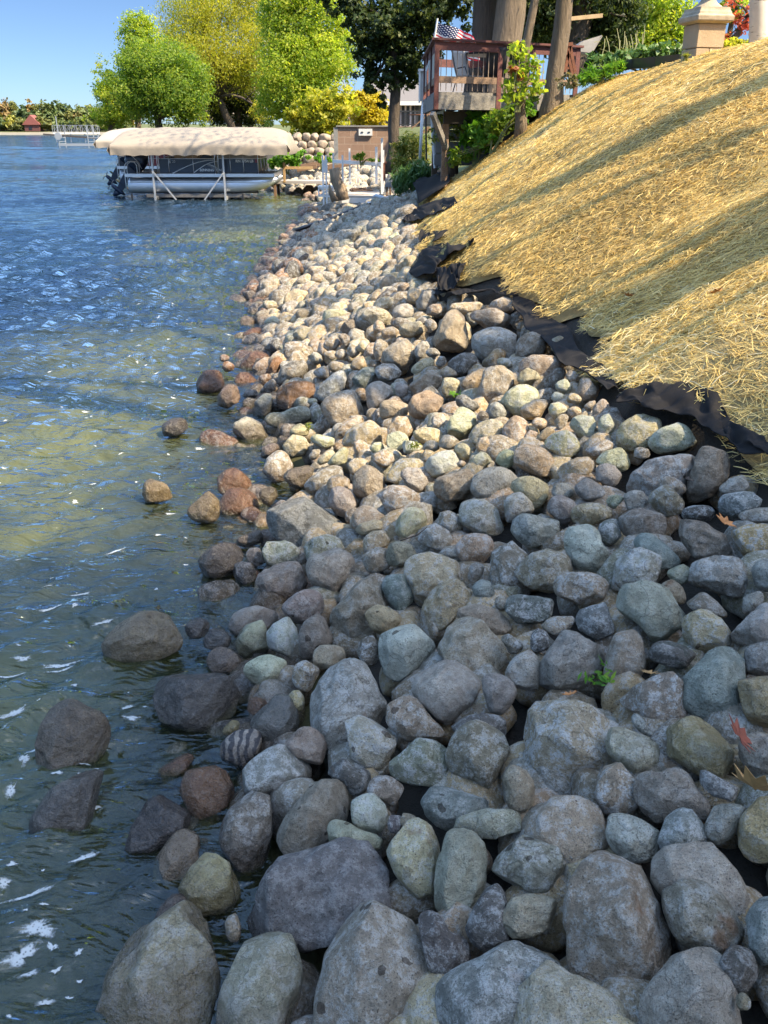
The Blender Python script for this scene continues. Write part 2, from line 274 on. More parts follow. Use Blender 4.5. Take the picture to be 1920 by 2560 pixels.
ROCK_DATA = """
A k q largest rough granite boulder, half in the water beside the pale egg-shaped boulder|80,1382 130,1200 150,1050 200,930 280,840 420,760 560,660 680,632 860,640 960,670 1020,720 1070,860 1060,1000 1000,1250 960,1400 900,1600 500,1750 60,1600
A n - pale egg-shaped boulder, standing on end beside the largest rough granite boulder|930,1382 945,1200 985,1060 1050,920 1130,820 1230,730 1310,705 1400,712 1450,770 1490,860 1530,980 1555,1090 1540,1200 1490,1300 1460,1400 1400,1560 1000,1600
A y - round olive-tan boulder, resting just above the largest rough granite boulder|668,400 690,340 760,250 840,200 940,205 1010,230 1080,310 1140,410 1100,500 1060,570 1040,620 960,645 860,620 780,570 700,490
A k w brown waterline stone, leaning against the round olive-tan boulder|470,380 490,280 540,200 610,140 680,75 760,60 830,90 865,150 850,240 800,340 760,420 680,470 580,465 490,450
A p w -|500,640 560,540 640,490 720,490 800,560 860,610 800,680 650,720 520,700
A k - -|e 1060 720 120 200 0
E p - dark purple pear-shaped boulder, upright beside the brown waterline stone|120,1310 150,1240 220,1150 300,1070 400,990 470,978 530,1030 545,1120 535,1230 490,1380 430,1560 330,1625 230,1580 150,1450
Z j aq large jagged slab, dark blue and rust with a broken front edge|582,2273 598,2244 630,2205 656,2172 706,2143 743,2138 800,2121 845,2112 872,2112 912,2129 955,2147 977,2179 986,2212 988,2262 960,2330 900,2370 790,2390 735,2367 690,2345 610,2338 590,2310
B l s big pale freckled boulder, tall and pointed with dark splash spots|70,1382 80,1250 120,1050 160,880 220,720 290,610 380,550 480,505 530,502 620,560 720,640 800,710 880,800 920,880 930,980 915,1130 880,1200 780,1260 680,1330 600,1390 500,1600 250,1750 50,1650
B t - pale notch-topped stone, between the jagged slab and the greenish upright stone|540,180 570,95 640,60 690,30 710,-15 760,-45 860,-35 920,0 975,50 960,140 930,240 910,350 905,490 850,535 760,490 680,430 620,340 580,260
B n as greenish upright stone, long and angular with a rust patch near its top|915,390 930,280 960,160 980,60 1040,25 1130,15 1180,70 1240,140 1265,250 1270,370 1250,470 1235,590 1150,680 1020,755 960,690 925,600 910,500
B n s two-spotted rounded stone, right of the greenish upright stone|1280,300 1310,200 1350,130 1450,75 1560,70 1700,105 1790,150 1850,220 1855,300 1810,380 1740,460 1650,515 1540,500 1400,450 1310,380
B k a -|1370,660 1390,560 1450,500 1560,490 1700,500 1760,540 1760,640 1700,700 1600,760 1440,800 1390,730
B d - -|1110,740 1130,640 1240,480 1290,400 1400,460 1450,520 1400,600 1400,720 1440,800 1300,880 1180,850
B d - -|760,650 850,615 930,640 1000,740 1110,760 1160,880 1130,1000 1000,1090 920,1110 850,1000
B b - big blue-grey boulder, lowest of the centre beside the pale freckled boulder|875,1382 885,1240 920,1150 1030,1060 1180,970 1330,870 1450,800 1580,768 1660,780 1740,830 1810,960 1840,1070 1780,1200 1650,1300 1500,1450 1300,1600 900,1600
C k - brown wedge-topped boulder, overlapping the big blue-grey boulder|-90,1382 -85,1200 -60,1100 0,1040 50,1005 130,1025 260,1070 400,1080 540,1130 640,1180 700,1250 700,1340 690,1400 600,1550 200,1650 -100,1600
C k q giant pear-shaped boulder, grey-brown with a pointed top and rust streaks|205,620 215,500 250,400 340,310 440,220 520,170 590,145 640,170 700,250 760,360 830,480 900,590 960,700 1010,830 1020,900 980,980 900,1100 850,1220 800,1300 700,1380 560,1300 400,1180 320,1080 270,930 220,780
C p - smooth mauve-brown stone, right against the giant pear-shaped boulder|905,400 960,350 1060,328 1150,340 1250,390 1350,470 1440,560 1480,660 1480,760 1430,820 1350,855 1240,870 1080,855 1010,760 950,650 915,530
C g - broad sloping grey stone, behind the smooth mauve-brown stone|795,360 830,300 950,240 1040,180 1170,135 1310,112 1400,140 1470,210 1510,300 1530,450 1540,570 1500,640 1400,650 1100,600 900,540 830,460
C g - tall mottled cone-shaped boulder, below the smooth mauve-brown stone|815,1382 830,1280 900,1100 960,980 1050,890 1120,825 1200,805 1270,820 1320,880 1360,990 1400,1120 1450,1250 1470,1360 1440,1500 1200,1650 830,1600
C b - -|1500,720 1530,620 1590,530 1660,460 1800,440 1850,700 1800,950 1640,1010 1570,930 1510,830
C y - lower yellowish boulder, at the border above the broad sloping grey stone|1395,40 1440,-60 1520,-130 1660,-190 1850,-150 1900,50 1850,250 1660,275 1560,265 1470,200 1410,110
Z b s black-spotted domed stone, behind the broad sloping grey stone|1646,2140 1652,2095 1660,2048 1680,2028 1707,2020 1738,2026 1758,2050 1768,2085 1770,2105 1750,2130 1700,2150 1660,2152
C g - -|525,60 535,-20 620,-45 760,-35 860,0 930,40 905,180 840,240 730,275 620,230 560,150
C d - -|e 1450 1000 280 320 0
C k - -|e 1490 1230 100 120 0
F k s one-spotted domed boulder, behind the two-spotted rounded stone|1100,1290 1130,1180 1190,1100 1280,1050 1390,1025 1480,1040 1560,1100 1600,1190 1640,1300 1660,1382 1659,1500 1550,1600 1300,1650 1120,1500 1095,1382
D p wq dark brown round boulder, standing in the water by itself|205,730 225,640 290,570 380,490 470,445 560,440 650,480 730,540 780,620 785,700 760,800 700,880 600,920 450,945 330,950 260,880 220,810
D d w blue-black wet boulder, in the water below the dark brown round boulder|180,1220 240,1130 320,1050 420,960 520,930 620,910 700,940 760,990 740,1060 690,1150 660,1250 640,1340 560,1400 400,1390 260,1330
D d aw broad dark slab, ridged and wet at the waterline|1060,290 1090,240 1180,210 1290,195 1380,245 1500,250 1620,265 1700,330 1740,420 1720,500 1640,540 1550,590 1440,640 1300,650 1150,640 1100,540 1070,420
Z k w long brown water boulder, smooth and low above the broad dark slab|250,1610 275,1575 310,1550 350,1530 385,1522 420,1535 450,1560 466,1590 462,1620 440,1650 380,1660 320,1662 280,1650
Z y wv submerged yellowish boulder, under the surface behind the dark brown round boulder|180,1700 200,1660 240,1640 285,1655 295,1700 280,1750 240,1790 190,1750
D r w wet red-brown boulder, at the waterline beside the striped round stone|1240,1010 1265,930 1340,870 1440,830 1540,860 1600,930 1630,1030 1620,1100 1560,1200 1470,1280 1390,1290 1320,1200 1260,1100
D r wv -|1045,910 1120,860 1250,810 1370,800 1400,850 1300,930 1240,1010 1100,1040 1050,980
D d w slanting black-brown stone, half sunk left of the wet red-brown boulder|840,1350 900,1270 980,1180 1050,1090 1130,1070 1200,1110 1300,1200 1350,1300 1280,1400 1100,1420 950,1480 860,1450
D o wv -|e 960 720 330 300 0
E g z striped round stone, banded black and pale grey|130,770 150,690 220,615 300,600 370,620 430,680 450,740 430,800 350,860 290,900 220,890 150,830
E b w blue-topped triangular stone, above the striped round stone|330,560 380,490 480,440 560,365 630,360 660,430 690,530 680,600 620,680 520,740 430,700 350,620
E r w -|e 395 460 150 150 0
E y - -|e 670 420 110 180 -20
E y w -|e 210 610 150 100 -30
E p - -|560,710 640,650 710,600 780,610 840,660 880,740 870,820 820,870 740,850 650,800
E b - long blue-streaked boulder, right of the striped round stone|240,980 250,900 320,840 430,790 530,735 610,740 680,790 740,850 810,890 840,930 790,990 720,1040 600,1050 480,1050 350,1080 280,1090 250,1050
E p s spotted maroon boulder, between the purple pear-shaped boulder and the pale round cobble|530,1340 560,1260 640,1150 730,1060 800,970 860,930 940,940 1000,990 1035,1080 1040,1150 1010,1280 940,1350 870,1420 780,1480 620,1560 520,1480
E c s pale round cobble, dark-spotted and perched by the spotted maroon boulder|1025,1180 1050,1100 1130,1065 1220,1065 1280,1110 1310,1190 1310,1260 1270,1320 1210,1335 1120,1310 1050,1250
E n s grey-green wedge, under the pale round cobble|875,1330 890,1240 950,1235 1020,1260 1100,1310 1200,1350 1290,1380 1270,1450 1200,1480 1050,1440 950,1420 870,1400
E p s -|1130,1060 1150,1000 1220,940 1300,935 1380,980 1420,1020 1380,1090 1320,1180 1290,1150 1220,1100
E l s pinkish flat-faced boulder, freckled and four-sided|985,590 1000,530 1060,505 1140,500 1210,545 1290,600 1350,660 1370,720 1310,800 1295,910 1200,895 1110,900 1050,840 1010,740
F n - smooth grey-green oval, right of the pinkish flat-faced boulder|130,890 150,820 220,740 320,690 400,695 500,705 560,740 590,830 590,920 560,980 450,1015 300,1000 190,970 140,930
F k - speckled ball-shaped boulder, right of the smooth grey-green oval|530,830 545,760 590,670 660,590 760,555 860,560 930,620 970,720 975,800 930,890 900,960 840,1030 740,1045 650,1010 580,950 550,890
E g q high-shouldered grey boulder, behind the pinkish flat-faced boulder|720,590 725,470 750,380 830,270 900,200 1000,140 1080,120 1150,140 1210,200 1260,280 1310,390 1280,560 1200,700 1020,820 900,800 780,700
E d - -|820,880 1000,800 1060,880 1180,900 1200,960 1130,1060 1050,1080 1000,1000 900,930
F k s -|100,480 120,430 200,395 270,385 330,400 400,480 460,560 530,610 550,660 500,710 400,700 250,695 190,630 110,560
F g q pale-faced lumpy boulder, cracked front above the smooth grey-green oval|320,350 330,270 370,200 450,130 540,100 620,110 700,170 750,250 785,340 780,430 700,500 620,560 560,600 480,610 390,580 340,500 335,420
F g - -|775,300 800,255 880,235 950,250 1000,300 1025,350 1015,450 980,500 900,525 830,510 790,470 780,390
F g - small grey pear, above the pale-faced lumpy boulder's right shoulder|945,230 980,160 1040,75 1100,65 1150,90 1185,150 1195,240 1180,330 1100,355 1020,345 960,290
F k q huge grey-brown boulder, widest of the shaded pile with a folded right side|1000,650 1060,560 1090,480 1180,400 1300,385 1450,400 1560,430 1659,470 1720,510 1780,580 1830,640 1830,760 1780,850 1660,900 1500,1000 1320,1040 1200,970 1110,890 1040,800 1005,720
F k - -|915,910 950,875 1030,865 1080,890 1140,960 1150,1050 1140,1170 1110,1240 1060,1230 960,1160 930,1020
F b s long slate-grey stone, lying under the speckled ball-shaped boulder|340,1080 360,1030 500,1015 680,1050 820,1090 900,1130 930,1165 800,1230 700,1270 600,1300 540,1310 450,1280 380,1210
F n a -|540,1310 600,1260 700,1210 820,1170 1000,1160 1090,1180 1105,1280 1000,1310 880,1370 780,1375 700,1360 600,1350
F d - -|e 760 620 480 200 -10
F k - -|e 280 1250 150 110 20
F d - -|e 190 1270 110 160 0
G n - small pale saddle-shaped stone, leaning on the huge grey-brown boulder|510,690 525,640 600,620 690,620 780,640 870,640 905,690 905,800 890,940 830,960 760,930 680,880 560,820 525,750
G y - broad tan oval, right of the small pale saddle-shaped stone|905,720 930,650 1000,580 1080,530 1160,530 1260,580 1350,650 1420,730 1460,830 1430,900 1360,935 1240,935 1120,895 1000,850 920,820
G k - brown egg-shaped stone, below the small pale saddle-shaped stone|440,1090 460,990 500,890 570,840 640,850 700,920 750,1010 770,1090 765,1160 720,1200 600,1225 520,1200 460,1150
G p a purple slab, sunk under the broad tan oval|760,960 900,930 940,850 1080,900 1140,980 1260,1080 1275,1140 1230,1200 1100,1220 1000,1260 940,1280 840,1250 750,1220 740,1100
G b af thin blue splinter, wedged flat under the broad tan oval|1080,910 1180,915 1300,950 1420,985 1520,990 1500,1090 1300,1085 1200,1030 1110,960
G b af -|680,550 710,490 780,540 850,610 910,660 880,680 790,640
G p a -|600,470 700,380 800,310 930,200 1010,195 1070,250 1090,380 1095,500 1000,580 930,640 860,620 760,540
G b a tall blue-veined boulder, squarish with a crusted right side|1090,270 1110,200 1200,110 1290,40 1360,15 1440,50 1490,110 1490,200 1480,320 1480,450 1500,540 1490,600 1360,610 1250,580 1150,530 1100,500 1090,390
G y - upper yellowish boulder, at the border right of the tall blue-veined boulder|1440,350 1460,300 1520,260 1640,245 1800,260 1850,450 1800,600 1650,625 1560,590 1490,510 1460,430
G g - -|1470,190 1500,110 1560,30 1650,0 1800,20 1800,240 1650,245 1520,260 1480,230
G k - tall grey club-shaped stone, narrow end up above the huge grey-brown boulder|540,300 550,120 570,0 605,-60 650,-95 720,-80 770,-20 800,80 815,160 790,240 740,290 680,330 610,365 555,340
G g q broad grey trapezoid, left of the tall grey club-shaped stone|85,310 90,140 130,60 165,-20 205,-60 310,-60 430,-10 530,30 550,90 535,180 480,250 370,340 250,365 130,370
G p a -|1450,840 1460,740 1510,660 1600,625 1700,640 1800,750 1750,950 1640,990 1550,950 1480,900
G g - -|1235,1270 1260,1180 1330,1130 1440,1110 1500,1130 1450,1230 1420,1330 1400,1400 1300,1440 1240,1350
G d - -|e 990 100 360 200 5
H b q wide blue-grey humpback, long and low beside the wet stones|600,340 650,280 760,225 900,208 1020,235 1090,300 1150,390 1200,480 1150,600 1000,660 860,640 740,550 650,450
H l - smooth buff heart-shaped stone, point down below the wide blue-grey humpback|895,700 920,640 990,590 1080,570 1160,590 1220,650 1240,740 1200,810 1120,870 1080,940 1040,950 980,890 920,810
H p q white-mottled oval, left of the smooth buff heart-shaped stone|535,790 560,740 640,700 760,680 850,685 900,740 915,810 880,870 800,930 690,955 610,940 570,880
H n a peaked grey-green stone, above the white-mottled oval|580,660 600,570 640,510 700,515 770,530 850,590 870,650 850,710 750,730 650,730 595,720
H g - -|e 550 650 130 170 -20
H n s -|875,660 890,560 950,500 1050,480 1130,480 1180,540 1185,610 1100,660 1000,680 920,690
H p w glossy purple waterline boulder, wet and rounded|125,720 160,640 240,570 340,535 430,550 490,610 480,670 420,740 370,780 280,790 180,800 140,770
H d - -|380,750 400,690 470,665 540,690 560,760 530,840 480,875 420,830
H o - olive-brown rounded boulder, below the glossy purple waterline boulder|135,880 170,830 240,775 300,765 370,790 430,830 455,890 445,970 420,1040 350,1100 270,1100 200,1030 150,950
H r w orange-red wet stone, facing the water above the glossy purple boulder|270,280 320,210 400,155 470,150 540,190 585,250 600,300 560,350 510,400 440,440 350,410 300,350
H r w -|260,130 290,70 380,30 440,25 490,80 530,140 545,190 460,220 390,220 310,210 270,190
H y w -|60,310 150,250 220,190 260,180 300,220 300,290 310,350 300,410 220,430 110,380
H o w -|560,210 600,170 660,155 720,190 700,230 640,300 600,270
H p w -|e 520 520 220 120 -15
H p s spotted brown stone, right below the white-mottled oval|710,1000 740,950 820,900 900,870 980,880 1040,940 1030,1000 990,1060 930,1110 850,1130 790,1080
H k q tall grey pointed boulder, left of the blue-green stone|1045,1010 1080,920 1150,840 1230,770 1310,730 1370,770 1430,830 1480,1000 1450,1150 1370,1270 1250,1300 1180,1280 1100,1180 1060,1100
H u s blue-green stone, against the black-stained cream boulder's left side|1415,850 1440,740 1500,720 1560,710 1600,770 1640,880 1655,980 1640,1040 1590,1065 1520,1040 1470,960
H t s small one-spot tan cobble, below the blue-green stone|1300,1040 1320,990 1390,970 1460,990 1540,1040 1600,1085 1540,1150 1430,1190 1350,1140
H g - -|e 540 1090 390 230 -10
H c s pale freckled egg, left of the pale rectangular stone|410,1180 440,1100 500,1060 560,1050 620,1090 632,1150 635,1210 640,1290 600,1330 500,1370 430,1320 415,1250
H c - pale rectangular stone, standing between the freckled egg and the brown tall stone|620,1180 640,1100 700,1060 790,1055 840,1090 850,1180 858,1290 840,1360 780,1375 700,1340 640,1280
H p s -|850,1150 900,1070 950,1025 1010,1040 1060,1130 1090,1230 1050,1290 960,1330 870,1350 850,1300
H k - -|920,1330 950,1290 1020,1240 1100,1240 1170,1280 1220,1340 1150,1390 1050,1420 960,1410
E p w -|40,140 80,60 150,45 220,60 280,110 300,190 260,240 160,250 90,230
E c s pale lump with dark underside, above the wet blue-topped triangular stone|300,200 320,150 420,110 480,98 540,130 600,160 628,210 600,280 520,340 440,375 380,360 350,300
E k - -|635,230 650,170 710,138 770,150 830,195 840,240 790,290 760,360 690,350 640,300
H p - -|1240,1290 1290,1190 1340,1165 1400,1200 1420,1290 1390,1382 1300,1420
I c s cream flat-topped boulder, blue-crusted front below the cream-veined stone|125,1270 150,1160 220,1110 330,1085 420,1120 500,1200 530,1260 500,1340 440,1430 390,1480 370,1500 300,1505 210,1490 150,1440
I c x black-stained cream boulder, large and pale with one black blotch|300,780 310,700 350,650 440,620 510,600 600,640 690,680 730,770 650,900 540,1000 430,1020 370,960 330,850
I t aq cream-veined stone, overlapping the black-stained cream boulder|420,1000 440,940 520,850 620,790 700,765 740,810 780,890 760,960 680,1040 620,1110 560,1150 470,1120 425,1070
I b - small blue-grey ball, right of the cream-veined stone|e 855 875 165 165 0
I g - -|735,770 760,690 800,672 855,690 850,760 810,810 770,850
I k q ridged grey-brown boulder, right of the small blue-grey ball|855,740 880,640 920,560 990,510 1070,510 1120,560 1190,600 1200,700 1190,800 1170,880 1060,920 950,920 900,830
I k - -|1060,780 1090,700 1140,640 1220,620 1320,580 1400,590 1450,660 1480,720 1440,800 1380,870 1300,900 1200,885 1100,830
I m - rosy grey stone, above the small blue-grey ball|645,590 680,520 740,470 840,475 910,500 940,570 900,640 860,700 780,710 740,720 690,650
I g - blunt mauve-grey boulder, above the rosy grey stone|680,360 690,260 740,230 870,230 940,290 1000,370 1005,440 960,490 860,490 760,470 690,420
I g - -|380,500 430,440 510,405 580,440 650,490 675,540 620,600 520,610 440,580 400,550
I k - -|495,370 530,325 620,320 690,350 710,430 725,480 680,510 620,480 550,430
I t - -|228,470 260,380 310,310 370,297 440,320 478,380 450,440 400,500 330,550 250,520
I n - -|165,640 200,550 260,525 340,545 410,600 410,640 360,690 310,710 200,710
I p - -|e 120 660 240 180 -20
I k - -|0,560 30,500 100,455 170,455 225,500 200,550 120,600 60,630 10,630
I k - -|e 80 440 260 100 -10
I k - half-shaded broad boulder, sun streak on top above the tan upright cobble|e 290 270 340 270 10
H k - -|1210,130 1240,50 1310,0 1380,20 1450,70 1450,170 1400,260 1350,290 1260,260 1220,200
I g a -|270,60 330,15 400,20 460,70 470,140 440,190 350,195 300,140
I k q dark speckled block, below the sunlit pale boulders|470,170 500,110 600,70 740,10 790,50 820,110 800,180 700,230 570,270 490,240
I g - long dark loaf-shaped stone, right of the dark speckled block|760,200 790,60 850,30 980,25 1080,50 1110,90 1040,170 980,230 880,250 790,230
I t - -|1020,170 1060,110 1130,80 1230,90 1290,130 1320,170 1310,230 1260,330 1200,330 1150,250 1070,200
I g - -|985,300 1000,230 1060,190 1140,190 1200,260 1210,320 1140,380 1060,400 1020,430
I b - big rounded slate-blue boulder, left of the lumpy knuckle-shaped stone|1025,460 1040,400 1110,350 1220,335 1320,350 1390,400 1410,450 1360,530 1300,580 1200,590 1110,550 1040,500
I b a blue-grey block, flat-faced below the ridged grey-brown boulder|1005,990 1020,930 1110,905 1250,885 1320,895 1380,960 1370,1020 1280,1090 1200,1130 1090,1130 1020,1090
I k - -|1245,1140 1290,1080 1370,1035 1450,1035 1490,1070 1470,1150 1400,1180 1330,1200 1270,1190
J b a dark blue angular stone, below the smooth wide oval|320,1090 340,1020 430,970 520,945 575,960 600,1080 590,1180 550,1250 450,1200 350,1160
I k q broad brown shouldered boulder, below the cream-veined stone|500,1340 550,1230 590,1140 650,1080 760,1045 850,1080 900,1150 960,1210 1040,1290 1050,1350 1000,1450 900,1470 750,1470 620,1450
I k - -|620,1100 650,1010 750,965 850,970 950,1000 1040,1080 1090,1180 1000,1210 900,1190 800,1160
I p - -|955,1190 1020,1175 1100,1220 1155,1270 1080,1310 1040,1320
I d - -|e 1240 1230 130 200 0
I k - -|e 990 960 150 100 0
I g - -|e 640 620 120 70 0
J c q lumpy knuckle-shaped stone, pale and twisted|210,500 240,460 330,440 410,430 480,470 530,560 600,620 620,650 590,700 570,780 480,750 380,720 290,690 275,620 240,560
J k - smooth wide oval, below the lumpy knuckle-shaped stone|165,850 180,790 240,745 350,725 430,745 560,790 575,850 550,920 440,970 350,990 260,980 190,920
J g a upright grey block, right of the smooth wide oval|580,800 600,700 660,600 750,570 860,570 900,620 915,720 880,800 840,860 720,880 640,890 585,900
J n q large grey-green boulder, rounded below the upright grey block|575,960 590,900 660,850 790,835 900,860 1000,900 1060,950 1100,1010 1070,1090 1060,1180 1000,1250 920,1275 830,1240 770,1170 700,1120 610,1090
J u - -|710,530 760,490 840,485 920,530 990,590 1060,650 1050,700 980,740 910,770 850,700 780,620 720,580
J p - two-toned brown boulder, split by a ridge above the upright grey block|620,430 640,370 720,310 820,290 920,310 990,390 980,470 940,550 880,530 760,530 680,520
J k - -|820,270 850,190 910,150 980,160 1060,230 1100,320 1080,360 1000,385 930,350 860,310
J g - -|e 740 260 190 160 -20
J p a purple four-sided stone, sun-streaked flat top right of the two-toned brown boulder|1025,410 1100,400 1220,410 1310,450 1400,480 1410,600 1300,650 1200,690 1120,690 1075,620 1050,510
J g q long pale grey loaf, below the purple four-sided stone|1070,790 1100,740 1200,680 1300,630 1420,620 1510,660 1555,740 1560,840 1480,895 1350,918 1220,905 1110,860
J y - ochre boulder, at the border right of the purple four-sided stone|1410,460 1450,420 1560,390 1700,400 1750,500 1700,650 1570,690 1480,630 1420,560
J u a blue-grey angular stone, below the black fabric's end|1315,270 1340,220 1480,190 1590,180 1615,250 1600,310 1540,360 1430,400 1370,390 1330,330
J g - -|1445,390 1500,340 1600,300 1700,280 1720,390 1600,410 1500,420
J g a -|1330,180 1380,100 1460,65 1520,100 1540,170 1450,210 1350,230
Z k q tall hook-shaped boulder, mottled and leaning beside the wide crusted boulder|1725,1260 1728,1215 1732,1170 1728,1140 1740,1120 1775,1115 1810,1125 1828,1155 1825,1185 1800,1215 1780,1245 1755,1268
M g q wide crusted boulder, left of the tall hook-shaped boulder|1080,1350 1090,1270 1150,1170 1230,1095 1400,1060 1560,1030 1640,1040 1640,1200 1600,1350 1400,1400 1250,1460 1130,1460
J k a -|e 1000 160 200 150 20
J d - -|e 1180 340 260 120 -10
J b - -|1545,760 1560,700 1620,660 1750,640 1780,900 1650,910 1580,850
J g - -|1480,960 1500,900 1580,870 1640,920 1620,1000 1500,1080
J g q broad grey mound, at the border below the long pale grey loaf|1415,1230 1440,1160 1520,1050 1600,950 1700,920 1800,1000 1750,1280 1600,1300 1500,1300
J p - -|1095,950 1140,900 1210,885 1290,930 1350,980 1400,1040 1300,1060 1200,1050 1110,1010
J t s rust-patched stone, grey-green and tan right of the large grey-green boulder|1065,1060 1090,1010 1180,995 1260,1030 1370,1060 1415,1110 1410,1220 1340,1260 1260,1310 1190,1340 1110,1290 1075,1180
J d - -|e 1000 1320 330 180 0
J n - -|955,770 990,700 1060,685 1120,710 1110,790 1080,850 1020,840
J k - -|e 1000 880 220 130 40
J t - -|285,350 320,300 400,268 500,275 590,310 600,350 540,390 440,440 330,430
J b - -|470,450 540,380 620,360 640,450 660,520 600,560 540,560
J g - -|120,320 150,230 220,210 300,250 350,280 330,360 290,430 230,420
J g - -|e 240 190 170 120 0
J g - -|315,170 350,110 410,97 500,130 590,180 570,220 520,270 400,265 345,220
J n - -|535,260 560,220 620,205 670,235 640,280 610,320 560,300
M g - round grey cobble, below the split sunlit stone|800,1180 840,1140 920,1120 1000,1140 1050,1200 1055,1270 1010,1335 930,1310 820,1260
M t - split sunlit stone, half in shade above the round grey cobble|825,1130 870,1050 950,990 1030,990 1080,1050 1130,1110 1090,1180 1010,1190 900,1190
M t a -|500,1220 530,1150 660,1080 800,1050 835,1100 820,1180 740,1260 640,1310 560,1320 510,1280
M t q tall sun-dappled boulder, against the fold of black fabric|960,980 990,850 1050,800 1140,730 1250,685 1330,730 1350,790 1340,870 1300,970 1180,1050 1130,1080 1060,1010
M c - pale grey pillow-shaped boulder, right of the tall sun-dappled boulder|1265,970 1300,880 1360,810 1460,775 1560,800 1659,870 1680,950 1600,1000 1480,1050 1380,1065 1290,1030
M k - -|e 1210 1040 160 120 0
M t x dark-bellied lens-shaped stone, lying across the sunlit pale stones|110,1070 140,1010 220,970 330,965 430,1000 520,1070 590,1120 500,1180 420,1235 300,1230 200,1180 130,1120
M t - smooth buff boulder, above the dark-bellied lens-shaped stone|385,960 440,890 560,840 640,870 700,950 705,1010 660,1060 600,1110 520,1060 420,1010
M c a pale blocky stone, right above the smooth buff boulder|580,800 620,745 720,725 820,730 835,800 820,900 780,965 710,920 640,850
M c - yellow-lit upright stone, right of the pale blocky stone|840,780 880,720 940,695 975,760 980,840 940,910 880,910 850,860
M m - -|40,850 70,780 130,725 200,735 280,790 290,840 270,900 220,980 160,1005 90,960
M m a -|225,920 250,850 300,835 350,860 320,920 280,965 230,970
M t q big rounded buff boulder, largest of the sunlit pale stones|35,640 60,550 130,470 220,460 310,500 370,560 360,640 290,710 200,740 130,725 70,690
M t - -|180,720 230,640 320,590 400,580 460,620 440,680 390,740 290,770 220,760
M t - -|415,670 440,630 520,610 600,650 580,690 510,750 450,740
M t - -|590,680 620,640 690,660 720,710 650,750 600,730
M k - -|470,790 520,730 580,690 600,740 580,820 530,850
M t - -|285,790 330,740 400,740 440,790 410,830 350,855
M t - -|330,920 380,850 440,800 500,850 440,920 380,970
M c - -|475,490 500,450 570,415 630,450 630,510 590,540 520,530
M c - -|445,590 480,530 530,520 580,560 560,610 480,620
M t a -|565,590 600,540 680,540 715,590 690,640 610,640
M k q broad sun-topped boulder, below the black fabric strip|160,340 190,290 280,230 400,225 520,235 590,280 600,340 560,400 480,440 410,460 330,440 200,420
M k a -|165,440 200,370 270,320 340,370 400,430 360,470 300,480 230,490
M k q tall sunlit brown boulder, left of the black fabric strip|140,180 170,90 260,40 340,35 410,90 450,150 410,210 310,240 220,260 160,290
M c - small cream cap stone, left of the broad sun-topped boulder|e 75 290 155 90 5
L g q big dark grey block, left of the tall sunlit brown boulder|1125,130 1140,50 1220,10 1380,0 1500,30 1500,140 1490,260 1400,290 1290,300 1200,260
O p q flat-topped mauve boulder, under the pink stone at the fabric's corner|1290,1190 1320,1150 1450,1125 1600,1130 1659,1150 1750,1200 1770,1270 1700,1330 1550,1350 1400,1330 1310,1260
O m - pink stone, topmost beside the fabric's corner|1450,1120 1540,1050 1640,1005 1740,1010 1820,1060 1810,1130 1740,1170 1650,1160 1550,1145
O t - -|1030,1130 1100,1080 1250,1060 1420,1060 1500,1080 1460,1140 1370,1180 1280,1200 1150,1190
L k q tall leaning hump boulder, left of the big dark grey block|745,130 765,70 850,-20 910,-100 990,-150 1050,-120 1090,-40 1110,20 1125,100 1080,170 960,215 860,210 780,170
M k - -|560,390 620,350 700,380 730,410 700,450 650,480 590,430
M k - -|660,510 700,430 750,415 800,460 880,550 840,590 770,610 720,610
M k q -|795,720 810,640 870,590 940,620 960,690 880,740 840,760
M k - -|720,660 770,610 850,590 800,680 760,700
M k - -|e 525 140 150 200 0
M k - -|720,1030 800,970 900,920 970,920 960,1000 890,1060 830,1080
L t q sunlit dome, large and pale left of the cleft angular stone|595,680 610,600 650,530 720,495 800,500 870,560 930,630 900,700 830,750 760,770 680,760 620,740
L c a cleft angular stone, dark left face and bright broken top|890,870 910,750 930,690 1000,650 1080,660 1150,710 1165,790 1120,850 1070,940 1000,910
L m - -|e 870 780 180 150 -40
L k - -|360,660 380,610 480,600 600,610 610,680 580,740 470,780 370,740
L g - -|235,560 260,480 340,440 430,445 490,500 500,580 450,640 360,690 290,700 250,640
L g - round shaded grey stone, above the sunlit dome|310,390 330,320 400,280 480,290 540,350 540,400 470,450 370,440
L b - smooth blue-grey wedge, left of the round shaded grey stone|110,440 180,370 260,300 310,295 330,360 310,440 260,540 180,510
L k q large flat-sided boulder, above the round shaded grey stone|350,260 380,200 460,130 570,90 640,90 670,150 670,220 670,270 620,340 560,370 480,330 380,300
L k - -|300,200 320,110 370,85 420,95 450,130 420,220 350,290
L g - -|e 710 180 110 160 20
L g - -|e 800 205 140 80 0
L t - -|590,380 640,300 720,250 820,240 840,290 760,350 680,410
L g - -|820,290 860,230 900,220 920,280 880,350
L d q dark speckled dome, behind the stacked pink and tan cobbles|905,300 960,240 1050,200 1130,210 1210,280 1170,350 1060,410 1000,390 940,350
L m - pink rectangular cobble, resting on the tan square cobble|850,360 870,320 940,318 1000,340 1010,410 900,420
L t - tan square cobble, under the pink rectangular cobble|875,480 880,415 1000,415 1030,450 1030,560 960,580 920,590 880,540
L k aq -|600,480 700,400 760,320 830,360 880,430 880,510 830,540 720,560 620,570
L g - -|e 540 515 130 140 -20
L t s -|1030,470 1080,400 1200,330 1280,320 1240,400 1180,490 1150,540 1060,540
L k aq large peaked boulder, pointed left end in the sunlit patch|1120,560 1200,480 1230,390 1300,320 1380,310 1470,380 1480,450 1450,540 1390,610 1300,650 1200,620 1140,600
L d a -|975,630 1000,560 1050,545 1120,590 1240,650 1180,700 1070,690
